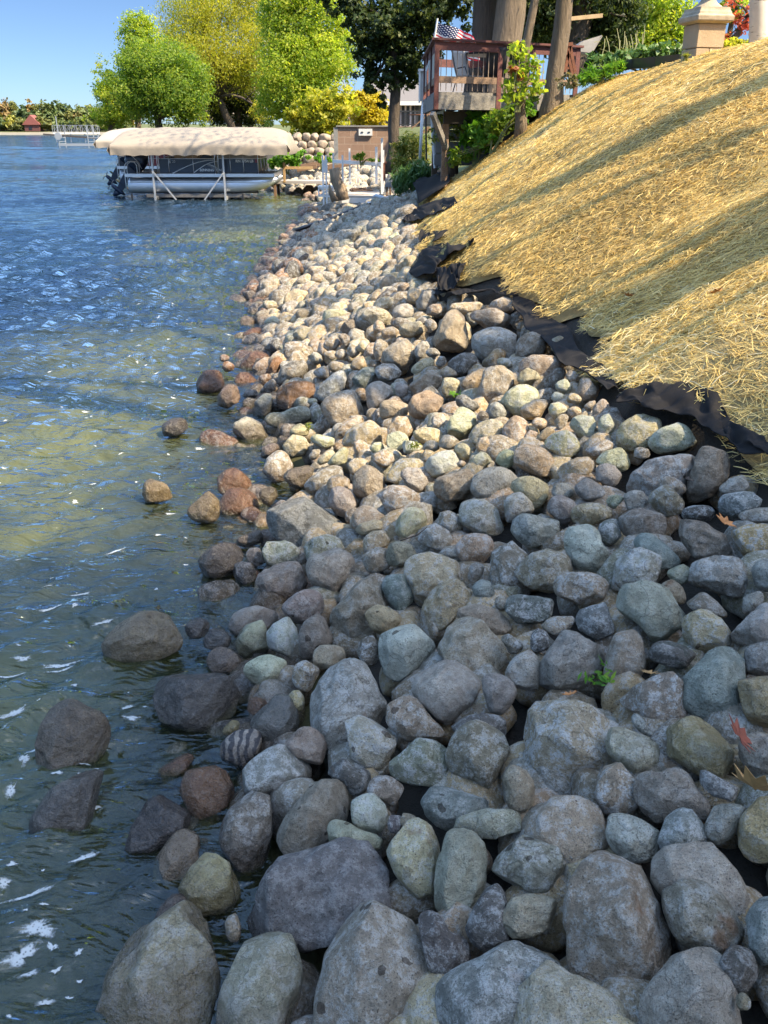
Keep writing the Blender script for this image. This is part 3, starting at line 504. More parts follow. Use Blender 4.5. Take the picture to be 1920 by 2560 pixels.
L p - -|e 1220 730 120 100 0
L b - -|e 1340 690 170 150 0
L t q -|1080,920 1110,830 1180,770 1300,755 1410,760 1430,830 1430,900 1400,990 1320,1040 1270,1020 1150,1000
L t - -|e 1240 970 170 140 0
L t - -|610,890 640,840 720,820 830,830 890,870 880,940 800,960 700,950
L t - -|405,900 430,820 500,730 570,720 620,770 640,830 600,900 440,940
L c - -|400,970 430,870 520,855 600,880 620,930 590,990 520,1025 450,1020
L c - -|525,980 560,930 640,930 720,970 730,1010 650,1040 560,1040
L m - -|840,980 880,890 940,875 1050,930 990,1000 900,1020
L t a -|975,990 1020,945 1100,950 1140,1010 1130,1080 1060,1095 1010,1060
L t a -|1105,1140 1150,1060 1210,1010 1280,1060 1290,1110 1230,1160 1160,1185
L t - -|1315,1110 1350,1040 1410,995 1480,1020 1480,1100 1460,1160 1370,1160
L c q pale egg-shaped sunlit boulder, above the dark speckled block|730,1160 760,1090 840,1030 930,1000 1000,1020 1030,1090 1020,1150 930,1200 850,1240 780,1260 740,1210
L t - -|700,1060 730,1005 800,1010 830,1040 780,1100 740,1130
L k - -|e 790 980 150 110 0
L t - -|400,1270 420,1160 500,1080 600,1050 700,1060 740,1130 720,1200 640,1260 540,1300 450,1300
L t - -|295,1080 330,1020 410,1010 490,1040 490,1100 420,1170 350,1140
L t - -|90,1130 130,1080 220,1070 290,1110 260,1170 190,1220 130,1240
L t - -|135,1010 150,930 200,915 260,960 290,1010 250,1080 170,1070
L t q -|10,970 60,870 160,800 260,750 340,760 420,830 410,930 320,1000 220,1010 130,1000 60,1000
L t s -|0,920 -10,850 60,770 160,730 240,730 240,800 150,880 50,940
K k q broad half-lit boulder, gold patch on its lower right|1170,700 1200,600 1280,560 1400,520 1500,520 1560,600 1580,700 1540,780 1440,820 1320,850 1240,800
K b - -|1080,620 1140,520 1250,420 1350,350 1440,360 1420,460 1370,540 1300,590 1200,620
L t - -|e 1040 1130 100 60 0
L t - -|e 340 990 130 90 0
K r w large flat red boulder, wet beside a tuft of weeds|500,350 530,270 580,200 680,180 760,190 790,240 760,310 690,380 610,390 540,380
K r wq rounded orange-brown boulder, outermost of the wet stones there|145,460 170,400 250,355 330,350 400,390 450,430 410,490 330,540 260,550 190,530 150,490
K k w -|300,620 340,540 400,480 450,445 510,470 535,570 520,640 440,680 370,660
K r w glistening brown stone, below the large flat red boulder|475,440 510,380 560,355 620,370 680,430 690,480 640,520 570,550 520,520
K d w -|e 625 550 160 80 0
K d w -|530,650 550,600 620,570 700,590 680,640 600,690
K r sq red-stained hump, above the pale-streaked slab|770,680 800,600 840,520 900,450 1000,425 1100,450 1165,500 1140,570 1080,650 950,690 840,700
K b - -|615,710 650,620 730,550 810,530 830,580 810,660 770,720 700,750 650,760
K n af pale-streaked slab, flat and dark beneath the red-stained hump|660,740 720,700 880,700 980,660 1160,640 1180,760 1100,790 900,810 830,830 740,810
K n a grey-green tilted block, at the waterline left of the pale-streaked slab|440,810 500,760 570,720 640,740 720,800 800,850 850,880 820,940 740,980 640,1020 560,940 470,870
K r q golden-brown potato-shaped boulder, in the water below the tilted grey-green block|215,950 240,870 300,835 370,850 430,890 520,930 580,1000 610,1130 560,1170 430,1150 330,1120 240,1040
K t a -|870,960 900,890 970,880 1060,900 1130,980 1080,1050 980,1085 910,1040
K p w -|690,1010 760,960 830,945 870,990 820,1060 760,1100 700,1080
K k q grey-brown boulder with square top, right of the golden-brown potato-shaped boulder|700,1200 730,1120 780,1050 850,1010 920,1020 975,1110 960,1190 920,1260 880,1290 780,1280
K k w -|885,1230 920,1180 1010,1150 1100,1140 1170,1180 1130,1250 1090,1310 1060,1350 950,1330
K k - -|1055,1310 1080,1250 1180,1180 1300,1135 1390,1150 1420,1220 1370,1290 1280,1360 1200,1400 1100,1370
H g - small shaded egg, right of the wide blue-grey humpback|1030,220 1060,170 1140,150 1210,190 1255,280 1230,330 1180,370 1110,360 1060,300
H t - -|e 1120 140 180 150 0
H k - -|1200,370 1230,310 1300,285 1400,300 1500,390 1470,440 1340,470 1250,475 1210,460
K t - -|1230,1140 1310,1030 1430,970 1440,1040 1410,1130 1330,1150
K t - -|1150,1110 1220,1040 1290,1000 1330,1020 1290,1100 1190,1150
K k - -|1095,1050 1130,1000 1190,1000 1210,1040 1160,1090 1110,1100
K t - -|1090,900 1130,870 1230,890 1340,920 1350,970 1230,1000 1150,970
K t - -|900,890 960,820 1040,785 1110,830 1100,890 1010,910
K p q big brown saddle boulder, behind the red-stained hump|820,430 830,340 920,280 1040,240 1100,290 1130,350 1110,430 1000,460 900,490 840,510
K r - -|720,400 770,290 830,240 890,240 870,330 820,410 760,420
K k - -|870,180 900,130 980,110 1060,130 1110,180 1070,240 980,265 910,265
K d - -|760,130 790,80 860,75 880,120 870,190 810,220
K k - egg-shaped tan stone, half lit on the upper bank|960,60 980,20 1060,0 1140,10 1190,70 1170,120 1080,135 990,110
K k - -|620,140 680,70 780,30 830,40 790,110 720,170
K r w round orange wet stone, at the waterline under the square grey stones|535,90 560,30 630,0 700,-10 720,20 700,80 620,120 560,120
K g - -|1095,240 1130,200 1190,195 1220,250 1210,300 1140,320
K k - -|1130,370 1160,320 1230,310 1300,370 1270,420 1190,445
K t - -|1250,310 1290,270 1370,270 1415,320 1400,370 1290,370
K k - -|1210,150 1240,90 1310,65 1370,110 1370,160 1300,190 1240,190
K k - -|1330,60 1390,35 1440,60 1460,130 1410,180 1370,110
K p - -|710,520 730,470 800,420 840,440 830,520 740,550
K r - -|e 740 430 110 110 0
K m - -|e 1100 440 80 80 0
K t - -|e 1130 610 90 60 0
K r w -|e 400 250 110 60 0
K r w -|e 430 320 120 90 0
K r w -|e 610 180 140 70 0
K t - -|1430,330 1480,240 1550,230 1600,290 1560,350 1500,360
K k - -|e 1280 225 120 80 0
K p - -|e 1370 220 110 90 0
K k - -|e 1470 190 120 120 0
K t - -|e 1560 160 140 110 0
K y wv -|e 240 1170 200 80 0
Z y w small tan rock, alone in the open water|352,1225 358,1205 372,1195 392,1197 415,1212 436,1228 425,1248 395,1258 360,1255
Z d w small black rock, alone in the water above the golden-brown boulder|395,1085 405,1060 430,1047 460,1045 476,1055 470,1080 450,1090 415,1092
H d w -|60,1130 100,1075 170,1060 225,1090 230,1150 170,1210 90,1220
H d w -|e 280 1220 210 170 0
Z d wv -|e 415 1512 190 70 0
N r w sunken orange slab, lying in the water beside the far bank|e 340 990 330 150 5
N k w -|e 245 1290 200 200 -50
N o - -|e 350 1100 130 110 0
N t - -|e 490 1110 210 120 20
N k - -|e 420 1210 220 140 5
N c a -|e 510 1260 190 120 -10
N k - -|e 640 1270 240 120 -30
N k - -|e 830 1200 200 150 10
N t - -|e 770 1320 220 130 -10
N t aq large pale wedge, widest of the sunlit bank|980,1220 1010,1170 1130,1140 1270,1145 1330,1190 1300,1270 1210,1370 1110,1370 1020,1300
N p a -|1190,1350 1240,1270 1330,1220 1420,1270 1430,1310 1350,1390 1230,1400
N m - -|850,1110 900,1040 980,1010 1100,1015 1170,1040 1170,1110 1130,1150 1000,1170 930,1180
N t a cracked tan block, near the waterline of the far bank|605,1080 640,980 700,930 800,930 900,960 940,1000 900,1060 800,1100 740,1110 680,1100
N t - -|e 1020 960 170 120 -10
N p - -|e 1245 985 170 150 0
N k - -|e 1400 1020 190 120 0
N p - -|e 1370 1115 220 130 0
N t - -|e 1530 1190 220 160 0
N t - -|e 990 815 200 130 -10
N k - -|e 880 885 110 100 0
N m - -|e 960 735 210 120 0
N t - -|e 1120 725 130 130 0
N t - -|e 950 625 190 120 10
N t - -|e 1210 745 120 110 0
N y - orange-yellow cobble, brightest of the far sunlit bank|e 1430 655 140 115 0
N g - broad grey boulder, first of the far shaded bank|e 1110 465 230 140 -15
N t - -|e 980 565 120 90 0
N t - -|e 1220 605 160 140 0
N t - -|e 1150 590 150 120 -30
N m - -|e 1300 545 120 100 0
N t - -|e 1490 575 130 110 0
N r - -|e 700 765 150 120 -30
N r w -|e 670 660 120 90 -20
N d w -|e 790 640 260 100 -35
N r w -|e 930 490 120 120 0
N r w -|e 820 335 250 95 -20
N d w -|e 990 275 150 130 0
N d - big dark boulder, under the white dock's leg|e 1110 130 250 200 -10
N r w -|e 975 115 130 130 -20
N r w -|e 870 172 55 45 0
N t - -|e 705 865 110 80 0
N k - -|e 820 850 140 80 0
N t - -|e 800 910 160 80 0
N t - -|e 1160 870 150 120 -40
N t - -|e 1290 815 120 120 0
N k - -|e 1330 910 120 90 0
N k - -|e 1450 910 180 120 -20
O k - -|e 460 870 220 200 -40
O k - -|e 505 960 170 130 0
O k - -|e 620 930 150 160 0
O m a -|e 740 990 190 190 0
O g - -|e 860 1060 240 280 20
O t - -|e 360 1020 240 120 0
O k a -|e 430 1080 300 140 -10
O g - -|e 620 1165 240 180 -10
O k - -|e 340 1215 330 200 10
O t - tall pale boulder, leaning on the crumpled black fabric|e 690 690 190 240 0
O k q -|e 940 1140 200 130 -20
O g - -|e 600 1275 200 120 0
O d - -|e 800 1255 150 90 0
O k - -|e 900 1300 140 160 0
O k - -|e 700 1340 330 160 -8
O m - -|e 360 1330 140 160 0
O t - -|e 480 1375 210 130 0
O t - -|e 530 400 130 140 0
O t - -|e 530 300 120 140 0
O k - -|e 410 440 140 90 0
O t - -|e 430 345 200 120 0
"""
# ---------------------------------------------------------------- the stones of the bank
ROCK_COL = dict(g=(.235, .23, .225), k=(.245, .215, .18), j=(.115, .12, .125), b=(.175, .19, .20), t=(.36, .295, .215), p=(.175, .156, .143), r=(.20, .115, .065), d=(.105, .102, .105), o=(.165, .15, .095), y=(.32, .265, .16), n=(.24, .246, .212), c=(.42, .375, .29), m=(.32, .255, .21), l=(.30, .27, .245), u=(.175, .21, .225))
def rock_material(name, banded=False):
    t = NT(name); oi = t.n('ShaderNodeObjectInfo'); c0 = t.coord('Object')
    off = t.n('ShaderNodeVectorMath', operation='SCALE'); cmb = t.n('ShaderNodeCombineXYZ'); rnd = oi.outputs['Random']
    t.put(cmb.inputs[0], t.math('MULTIPLY', rnd, 91.7)); t.put(cmb.inputs[1], t.math('MULTIPLY', rnd, 37.3)); t.put(cmb.inputs[2], t.math('MULTIPLY', rnd, 63.1))
    ad = t.n('ShaderNodeVectorMath', operation='ADD'); t.t.links.new(c0, ad.inputs[0]); t.t.links.new(cmb.outputs[0], ad.inputs[1]); c = ad.outputs[0]
    big = t.noise(c, 6, 5, .6, .6); mid = t.noise(c, 22, 6, .7); fin = t.noise(c, 110, 3, .75); spk = t.noise(c, 260, 2, .8)
    base = oi.outputs['Color']
    col = t.mix(t.ramp(big, [(.3, 0.0), (.72, 1.0)]), t.mix(1.0, base, (.84, .82, .81), 'MULTIPLY'), t.mix(1.0, base, (1.22, 1.2, 1.15), 'MULTIPLY'))
    col = t.mix(t.ramp(mid, [(.38, .8), (.58, 0.0)]), col, t.mix(1.0, base, (.68, .66, .64), 'MULTIPLY'))
    col = t.mix(t.math('MULTIPLY', t.ramp(t.math('MULTIPLY', mid, t.math('ADD', fin, .5)), [(.47, 0.0), (.60, 1.0)]), t.math('MULTIPLY', t.math('MULTIPLY', oi.outputs['Alpha'], oi.outputs['Alpha']), t.ramp(t.math('FRACT', t.math('MULTIPLY', rnd, 13.0)), [(.1, .12), (.55, .45), (.95, .9)]))), col, (.62, .60, .55))      # pale mineral crust
    col = t.mix(t.ramp(spk, [(.36, .5), (.46, 0.0)]), col, (.05, .045, .045)); col = t.mix(t.ramp(fin, [(.62, 0.0), (.76, .45)]), col, (.55, .53, .5))
    rust = t.math('MULTIPLY', t.ramp(t.noise(c, 7, 3, .6), [(.66, 0.0), (.74, .7)]), t.ramp(rnd, [(.45, 0.0), (.6, 1.0)])); col = t.mix(rust, col, (.23, .11, .045)); pit = t.n('ShaderNodeTexVoronoi'); pit.inputs['Scale'].default_value = 75; t.t.links.new(c, pit.inputs['Vector']); pitm = t.math('MULTIPLY', t.math('LESS_THAN', pit.outputs['Distance'], .2), t.ramp(big, [(.45, 0.0), (.55, .75)])); col = t.mix(pitm, col, t.mix(1.0, col, (.35, .33, .32), 'MULTIPLY'))
    ve = t.n('ShaderNodeTexVoronoi'); ve.feature = 'DISTANCE_TO_EDGE'; ve.inputs['Scale'].default_value = 4.5; vd = t.n('ShaderNodeVectorMath', operation='ADD'); vns = t.n('ShaderNodeTexNoise'); vns.inputs['Scale'].default_value = 11; t.t.links.new(c, vns.inputs['Vector']); vsc = t.n('ShaderNodeVectorMath', operation='SCALE'); vsc.inputs['Scale'].default_value = .22; t.t.links.new(vns.outputs['Color'], vsc.inputs[0]); t.t.links.new(c, vd.inputs[0]); t.t.links.new(vsc.outputs[0], vd.inputs[1]); t.t.links.new(vd.outputs[0], ve.inputs['Vector'])
    crack = t.math('MULTIPLY', t.ramp(ve.outputs['Distance'], [(.004, 1.0), (.018, 0.0)]), t.math('GREATER_THAN', t.math('FRACT', t.math('MULTIPLY', rnd, 7.0)), .55)); col = t.mix(t.math('MULTIPLY', crack, .6), col, t.mix(1.0, col, (.4, .38, .36), 'MULTIPLY'))
    vo = t.n('ShaderNodeTexVoronoi'); vo.inputs['Scale'].default_value = 17; vo.inputs['Randomness'].default_value = 1; vw = t.n('ShaderNodeVectorMath', operation='ADD'); t.t.links.new(c, vw.inputs[0]); nv = t.n('ShaderNodeTexNoise'); nv.inputs['Scale'].default_value = 30; nvs = t.n('ShaderNodeVectorMath', operation='SCALE'); t.t.links.new(nv.outputs['Color'], nvs.inputs[0]); nvs.inputs['Scale'].default_value = .03; t.t.links.new(c, nv.inputs['Vector']); t.t.links.new(nvs.outputs[0], vw.inputs[1]); t.t.links.new(vw.outputs[0], vo.inputs['Vector'])
    sepc = t.n('ShaderNodeSeparateColor'); t.t.links.new(vo.outputs['Color'], sepc.inputs[0])
    spot = t.math('LESS_THAN', vo.outputs['Distance'], t.math('MULTIPLY', t.math('SUBTRACT', sepc.outputs[0], .62), .85))          # splash spots
    spot = t.math('MULTIPLY', spot, t.n('ShaderNodeAttribute', attribute_type='OBJECT', attribute_name='spots').outputs['Fac']); col = t.mix(spot, col, t.mix(1.0, col, (.36, .33, .31), 'MULTIPLY'))
    if banded:
        wv = t.n('ShaderNodeTexWave'); t.t.links.new(c0, wv.inputs['Vector']); wv.inputs['Scale'].default_value = 9; wv.inputs['Distortion'].default_value = 5; wv.inputs['Detail'].default_value = 3; wv.inputs['Detail Scale'].default_value = 2
        col = t.mix(t.ramp(wv.outputs['Fac'], [(.35, .85), (.6, 0.0)]), col, (.035, .035, .045))
    g = t.n('ShaderNodeNewGeometry'); sep = t.n('ShaderNodeSeparateXYZ'); t.t.links.new(g.outputs['Position'], sep.inputs[0])
    wz = t.math('ADD', sep.outputs[2], t.math('MULTIPLY', t.math('SUBTRACT', big, .5), .12)); wet = t.ramp(wz, [(.12, 1.0), (.20, 0.0)])
    wet = t.math('MAXIMUM', wet, t.math('SUBTRACT', 1.0, oi.outputs['Alpha'])); wet = t.math('MINIMUM', wet, 1.0); wg = t.math('MAXIMUM', wet, t.math('LESS_THAN', oi.outputs['Alpha'], .9))
    under = t.ramp(wz, [(.0, 1.0), (.04, 0.0)]); 
    col = t.mix(t.math('MULTIPLY', wg, .9), col, t.mix(1.0, col, (.40, .35, .31), 'MULTIPLY')); col = t.mix(t.math('MULTIPLY', under, .5), col, (.10, .095, .03))
    t.put(t.b.inputs['Base Color'], col); t.put(t.b.inputs['Roughness'], t.math('SUBTRACT', .88, t.math('MULTIPLY', wg, t.math('SUBTRACT', .82, t.math('MULTIPLY', fin, .3))))); t.put(t.b.inputs['Specular IOR Level'], t.math('ADD', .35, t.math('MULTIPLY', wg, .45)))
    nb = t.bump(t.math('ADD', mid, t.math('MULTIPLY', big, 1.5)), .9, .06); nb = t.bump(t.math('ADD', fin, t.math('MULTIPLY', spk, .5)), .7, .009, nb); t.put(t.b.inputs['Normal'], nb)
    return t.m
ROCK = rock_material('field_stone'); ROCK_BAND = rock_material('banded_stone', True)
def ico(sub):
    bm = bmesh.new(); bmesh.ops.create_icosphere(bm, subdivisions=sub, radius=1); bm.verts.ensure_lookup_table()
    V = np.array([v.co[:] for v in bm.verts]); F = np.array([[v.index for v in f.verts] for f in bm.faces]); bm.free(); return V, F
ICO = {k: ico(k) for k in (3, 4, 5)}
def rock_verts(Rf, D, axes, seed, sub, ang, lump, flat=False):
    """Rf: radius round the outline (metres) for angles; D: half depth; axes: right, up, depth"""
    V, F = ICO[sub]; r = np.random.default_rng(seed); a, b, c = V.T; rho = np.sqrt(a * a + b * b); phi = np.arctan2(b, a)
    rad = np.interp((phi % (2 * math.pi)) / (2 * math.pi) * len(Rf), np.arange(len(Rf) + 1), np.append(Rf, Rf[0]))
    q = 2.0 if not ang else 2.6; sc = (np.abs(rho) ** q + np.abs(c) ** q) ** (-1 / q)
    m = float(np.mean(Rf)); P = np.stack([rad * rho * sc * np.cos(phi), rad * rho * sc * np.sin(phi), D * c * sc], 1)
    k = 11 if not ang else 16
    for i in range(k):                     # worn facets, mostly on the faces not the outline
        n = r.normal(size=3); n[2] = -abs(n[2]) * (1.6 if i % 3 else -1.2); n /= np.linalg.norm(n); h = P @ n; H = h.max() * r.uniform(.70 if ang else .74, .94)
        over = np.maximum(h - H, 0); P -= n * (over * (.95 if ang else .86))[:, None]
    for i in range(9):                     # small sharper chips
        n = r.normal(size=3); n[2] = -abs(n[2]) * r.uniform(.3, 1.5); n /= np.linalg.norm(n); h = P @ n; P -= n * np.maximum(h - h.max() * r.uniform(.86, .96), 0)[:, None]
    rg = float(np.max(np.linalg.norm(P, axis=1)))
    nz = Waves(seed + 5, 12, 3, 2.2 / m, 7.0 / m); dirn = P / np.maximum(np.linalg.norm(P, axis=1), 1e-6)[:, None]
    amp = m * (.030 if not lump else .06); d = nz(P) * amp
    if True: n2 = Waves(seed + 9, 10, 3, 6 / m, 16 / m); rid = n2(P); d += (1 - np.abs(rid) * 1.4) * m * (.02 if lump or ang else .010)
    P = P + dirn * d[:, None]
    return P @ axes, F
class RK: pass
TILES = dict(A=(200, 2060, 600), B=(760, 2060, 600), C=(1320, 2060, 600), D=(0, 1600, 600), E=(500, 1600, 600), F=(920, 1600, 600), G=(1320, 1600, 600), H=(440, 1160, 600), I=(900, 1160, 600), J=(1320, 1160, 600), K=(440, 820, 500), L=(840, 820, 500), M=(1240, 820, 500), N=(560, 500, 400), O=(860, 500, 400), Z=(0, 0, 1659))
ROCKS = []
for ln in ROCK_DATA.strip().splitlines():
    h, p = ln.split('|'); tl, cl, fl, *lb = h.split(' '); ox, oy, w = TILES[tl]; s = w / 1659.0; rk = RK(); rk.label = ' '.join(lb); rk.col = cl; rk.fl = fl; rk.i = len(ROCKS)
    if p.startswith('e '):
        cx, cy, ew, eh, er = map(float, p[2:].split()); th = np.linspace(0, 2 * math.pi, 14, endpoint=False); er = R(er)
        e = np.stack([ew / 2 * np.cos(th), eh / 2 * np.sin(th)], 1); pts = np.stack([cx + e[:, 0] * math.cos(er) - e[:, 1] * math.sin(er), cy + e[:, 0] * math.sin(er) + e[:, 1] * math.cos(er)], 1)
        pts += np.random.default_rng(rk.i).normal(size=pts.shape) * min(ew, eh) * .025
    else: pts = np.array([list(map(float, q.split(','))) for q in p.split()])
    pts = pts * s + np.array([ox, oy]); n = len(pts); x, y = pts.T; x2, y2 = np.roll(x, -1), np.roll(y, -1); cr = x * y2 - x2 * y; A = cr.sum() / 2
    rk.c = np.array([((x + x2) * cr).sum(), ((y + y2) * cr).sum()]) / (6 * A); rk.area = abs(A); rk.pts = pts; ROCKS.append(rk)
def outline(rk, nphi=72):
    Q = rk.pts - rk.c; Q = np.stack([Q[:, 0], -Q[:, 1]], 1); th = np.arange(nphi) * 2 * math.pi / nphi; out = np.zeros(nphi)
    for i in range(len(Q)):
        p, q = Q[i], Q[(i + 1) % len(Q)]; e = q - p; dx, dy = np.cos(th), np.sin(th); den = dx * e[1] - dy * e[0]
        with np.errstate(all='ignore'):
            t_ = (p[0] * e[1] - p[1] * e[0]) / den; s_ = np.where(np.abs(e[0]) > np.abs(e[1]), (dx * t_ - p[0]) / e[0], (dy * t_ - p[1]) / e[1])
        ok = (t_ > 0) & (s_ >= -1e-6) & (s_ <= 1 + 1e-6); out = np.where(ok & (t_ > out), t_, out)
    ker = np.array([1, 2, 3, 2, 1.]) if 'a' in rk.fl else np.array([1, 2, 3, 4, 3, 2, 1.]); ker /= ker.sum(); k = len(ker) // 2
    sm = np.convolve(np.concatenate([out[-k:], out, out[:k]]), ker, 'valid'); return sm * (math.sqrt((out ** 2).mean() / (sm ** 2).mean()))
def place(rk):
    cx, cy = rk.c; hit, t_, d = ground_hit(cx, cy, 0.0)
    if 'w' in rk.fl and rk.c[0] < 600 and hit.z < .05 and 'v' not in rk.fl:      # stands in the lake: its waist is at the surface
        hit = at_z(cx, cy + 12, 0.09); t_ = (hit - Vector((0, 0, CAM_Z))).length
    rt = np.cross(d, (0, 0, 1)); rt /= np.linalg.norm(rt); up = np.cross(rt, d); 
    Rf = outline(rk); m = float(np.sqrt((Rf ** 2).mean())); mn = float(min(np.ptp(rk.pts[:, 0]), np.ptp(rk.pts[:, 1]))) / 2
    depth = (m * .55 + mn * .45) * (.45 if 'f' in rk.fl else .92); push = depth * .55
    if 'v' in rk.fl: push = depth * .8
    pxm = t_ / F_PX / (CP * 0 + 1) * (F_PX / math.sqrt(F_PX ** 2 + (cx - 960) ** 2 + (1280 - cy) ** 2))
    # metres per pixel at the distance of the stone's middle
    tc = t_; pxm = tc / math.sqrt(F_PX ** 2 + (cx - 960) ** 2 + (1280 - cy) ** 2); D = depth * pxm
    tc = t_ + push * pxm; pxm = tc / math.sqrt(F_PX ** 2 + (cx - 960) ** 2 + (1280 - cy) ** 2)
    rk.pos = Vector(d * tc) + Vector((0, 0, CAM_Z)); rk.Rf = Rf * pxm; rk.D = D; rk.axes = np.stack([rt, up, d]); rk.size = m * pxm
ROCKS.sort(key=lambda k: (-(k.label != '-'), -k.area)); KEEP, REST = ROCKS[:300], ROCKS[300:]
for rk in ROCKS: place(rk)
# ---- labels: a stone with a handle of its own keeps it, the others are told apart by the handles near them
CW = dict(g='grey', k='grey-brown', b='blue-grey', t='tan', p='purplish', r='reddish', d='dark', j='dark', o='olive', y='yellowish', n='greenish grey', c='cream', m='pinkish', l='pale', u='blue-green')
LM = [rk for rk in KEEP if rk.label != '-']
for rk in LM: rk.handle = rk.label.split(',')[0].strip()
used = {rk.label for rk in LM}; rest = [rk for rk in KEEP if rk.label == '-']
def side(a, b):
    dx, dy = a.c - b.c
    return ('right of' if dx > 0 else 'left of') if abs(dx) > abs(dy) else ('below' if dy > 0 else 'above')
def art(h): return 'the ' + h
ref_area = {}
for rk in rest:
    asp = np.linalg.svd(rk.pts - rk.pts.mean(0), compute_uv=False); asp = asp[0] / max(asp[1], 1e-6)
    nearby = sorted(ROCKS, key=lambda o: np.linalg.norm(o.c - rk.c))[1:9]; ma = np.median([o.area for o in nearby])
    sz = 'small ' if rk.area < .55 * ma else ('large ' if rk.area > 1.7 * ma else '')
    shp = 'angular stone' if 'a' in rk.fl else ('long stone' if asp > 1.75 else ('oval stone' if asp > 1.3 else 'rounded stone'))
    wet = 'wet ' if 'w' in rk.fl else ''
    head = f"{sz}{wet}{CW[rk.col]} {shp}"; near = sorted(LM, key=lambda o: np.linalg.norm(o.c - rk.c) - .35 * math.sqrt(o.area))
    done = None
    for i in range(0, 7):
        for j in ([None] if i == 0 else range(i)):
            if j is None: cand = f"{head} just {side(rk, near[0])} {art(near[0].handle)}"
            else: cand = f"{head} {side(rk, near[j])} {art(near[j].handle)}, {side(rk, near[i])} {art(near[i].handle)}"
            if cand not in used and len(cand.split()) <= 16: done = cand; break
        if done: break
    if not done: done = f"{head} close by {art(near[0].handle)}"
    used.add(done); rk.label = done
def colour(rk):
    r = np.random.default_rng(rk.i + 77); c = np.array(ROCK_COL[rk.col]) * (1.86, 1.71, 1.38) * r.uniform(.72, 1.18) * (1 + r.normal(size=3) * .025)
    return (*np.clip(c, .02, .6), .5 if 'w' in rk.fl else 1.0)
for rk in KEEP:
    big = rk.area; sub = 5 if big > 9000 else (4 if big > 1500 else 3)
    V, F = rock_verts(rk.Rf, rk.D, rk.axes, rk.i + 100, sub, 'a' in rk.fl, 'q' in rk.fl)
    o = link('stone', np_mesh('stone', V, tris=F, smooth=True), ROCK_BAND if 'z' in rk.fl else ROCK, loc=rk.pos)
    o.color = colour(rk); o['spots'] = 1.0 if 's' in rk.fl else (0.0 if np.random.default_rng(rk.i).random() < .6 else .5)
    tag(o, rk.label, 'stone', 'field stones of the bank')
    if 'x' in rk.fl: rk.obj = o
# ---- everything smaller or deeper in the bank: one mass of small stones
VV, FF, CC = [], [], []; nb_ = 0
def add_small(V, F, col):
    global nb_
    VV.append(V); FF.append(F + nb_); nb_ += len(V); CC.append(np.tile(np.array(col), (len(V), 1)))
for rk in REST:
    V, F = rock_verts(rk.Rf, rk.D, rk.axes, rk.i + 100, 3, 'a' in rk.fl, False); add_small(V + np.array(rk.pos), F, colour(rk)[:3])
sr = np.random.default_rng(5); cand = []
def scatter(n, y0, y1, s0, s1, sink, t0=-.12, t1=1.0, cols='gkttkpcgnm', pw=1.0):
    for i in range(n):
        y = y0 + (y1 - y0) * sr.random() ** pw; tt = sr.uniform(t0, t1); x = xs(y) + (xe(y) - xs(y)) * tt; s = sr.uniform(s0, s1) * (1 if y < 9 else 1.1)
        c_ = 'rdrpko'[sr.integers(6)] if tt < .12 else cols[sr.integers(len(cols))]; cand.append((x, y, s, sink, c_))
scatter(420, .6, 5.2, .09, .16, .20); scatter(620, 4.5, 12.5, .075, .14, .16); scatter(700, 9.5, 20, .10, .18, .13); scatter(380, 17, 29, .10, .21, .03, cols='gggknlgb'); scatter(160, 14, 27, .12, .2, .0, -.08, .25, cols='rdpkr')
scatter(500, 29, 50, .15, .3, .03, -.1, 1.0, cols='gkgt')
for i, (x, y, s, sink, c_) in enumerate(cand):
    rr = np.random.default_rng(i + 900); q = rr.normal(size=(3, 3)); q, _ = np.linalg.qr(q); th = np.linspace(0, 2 * math.pi, 24, endpoint=False)
    Rf = s * (1 + .12 * np.sin(2 * th + rr.uniform(0, 6)) + .07 * np.sin(3 * th + rr.uniform(0, 6)) + .04 * np.sin(5 * th + rr.uniform(0, 6)))
    V, F = rock_verts(Rf, s * rr.uniform(.6, .95), q, i + 3000, 3, rr.random() < .35, False)
    z = float(surf(x, y)) - sink + (rr.uniform(-.02, .05)); c = np.array(ROCK_COL[c_]) * (1.74, 1.57, 1.20) * rr.uniform(.85, 1.15) * (.9 if sink > .1 else 1)
    add_small(V + np.array([x, y, z]), F, c)
me = np_mesh('small_stones', np.concatenate(VV), tris=np.concatenate(FF), smooth=True); ca = me.color_attributes.new('tint', 'FLOAT_COLOR', 'POINT'); C4 = np.concatenate([np.concatenate(CC), np.ones((nb_, 1))], 1).astype(np.float32); ca.data.foreach_set('color', C4.ravel())
SMALL = ROCK.copy(); SMALL.name = 'small_field_stone'; nt = SMALL.node_tree
oi = [n for n in nt.nodes if n.type == 'OBJECT_INFO'][0]; at_n = nt.nodes.new('ShaderNodeAttribute'); at_n.attribute_name = 'tint'
for l in list(nt.links):
    if l.from_node == oi and l.from_socket.name == 'Color': nt.links.new(at_n.outputs['Color'], l.to_socket)
o = link('small_stones', me, SMALL); tag(o, 'small field stones filling the gaps of the bank and its far end', 'stones', kind='stuff'); o.color = (1, 1, 1, 1)
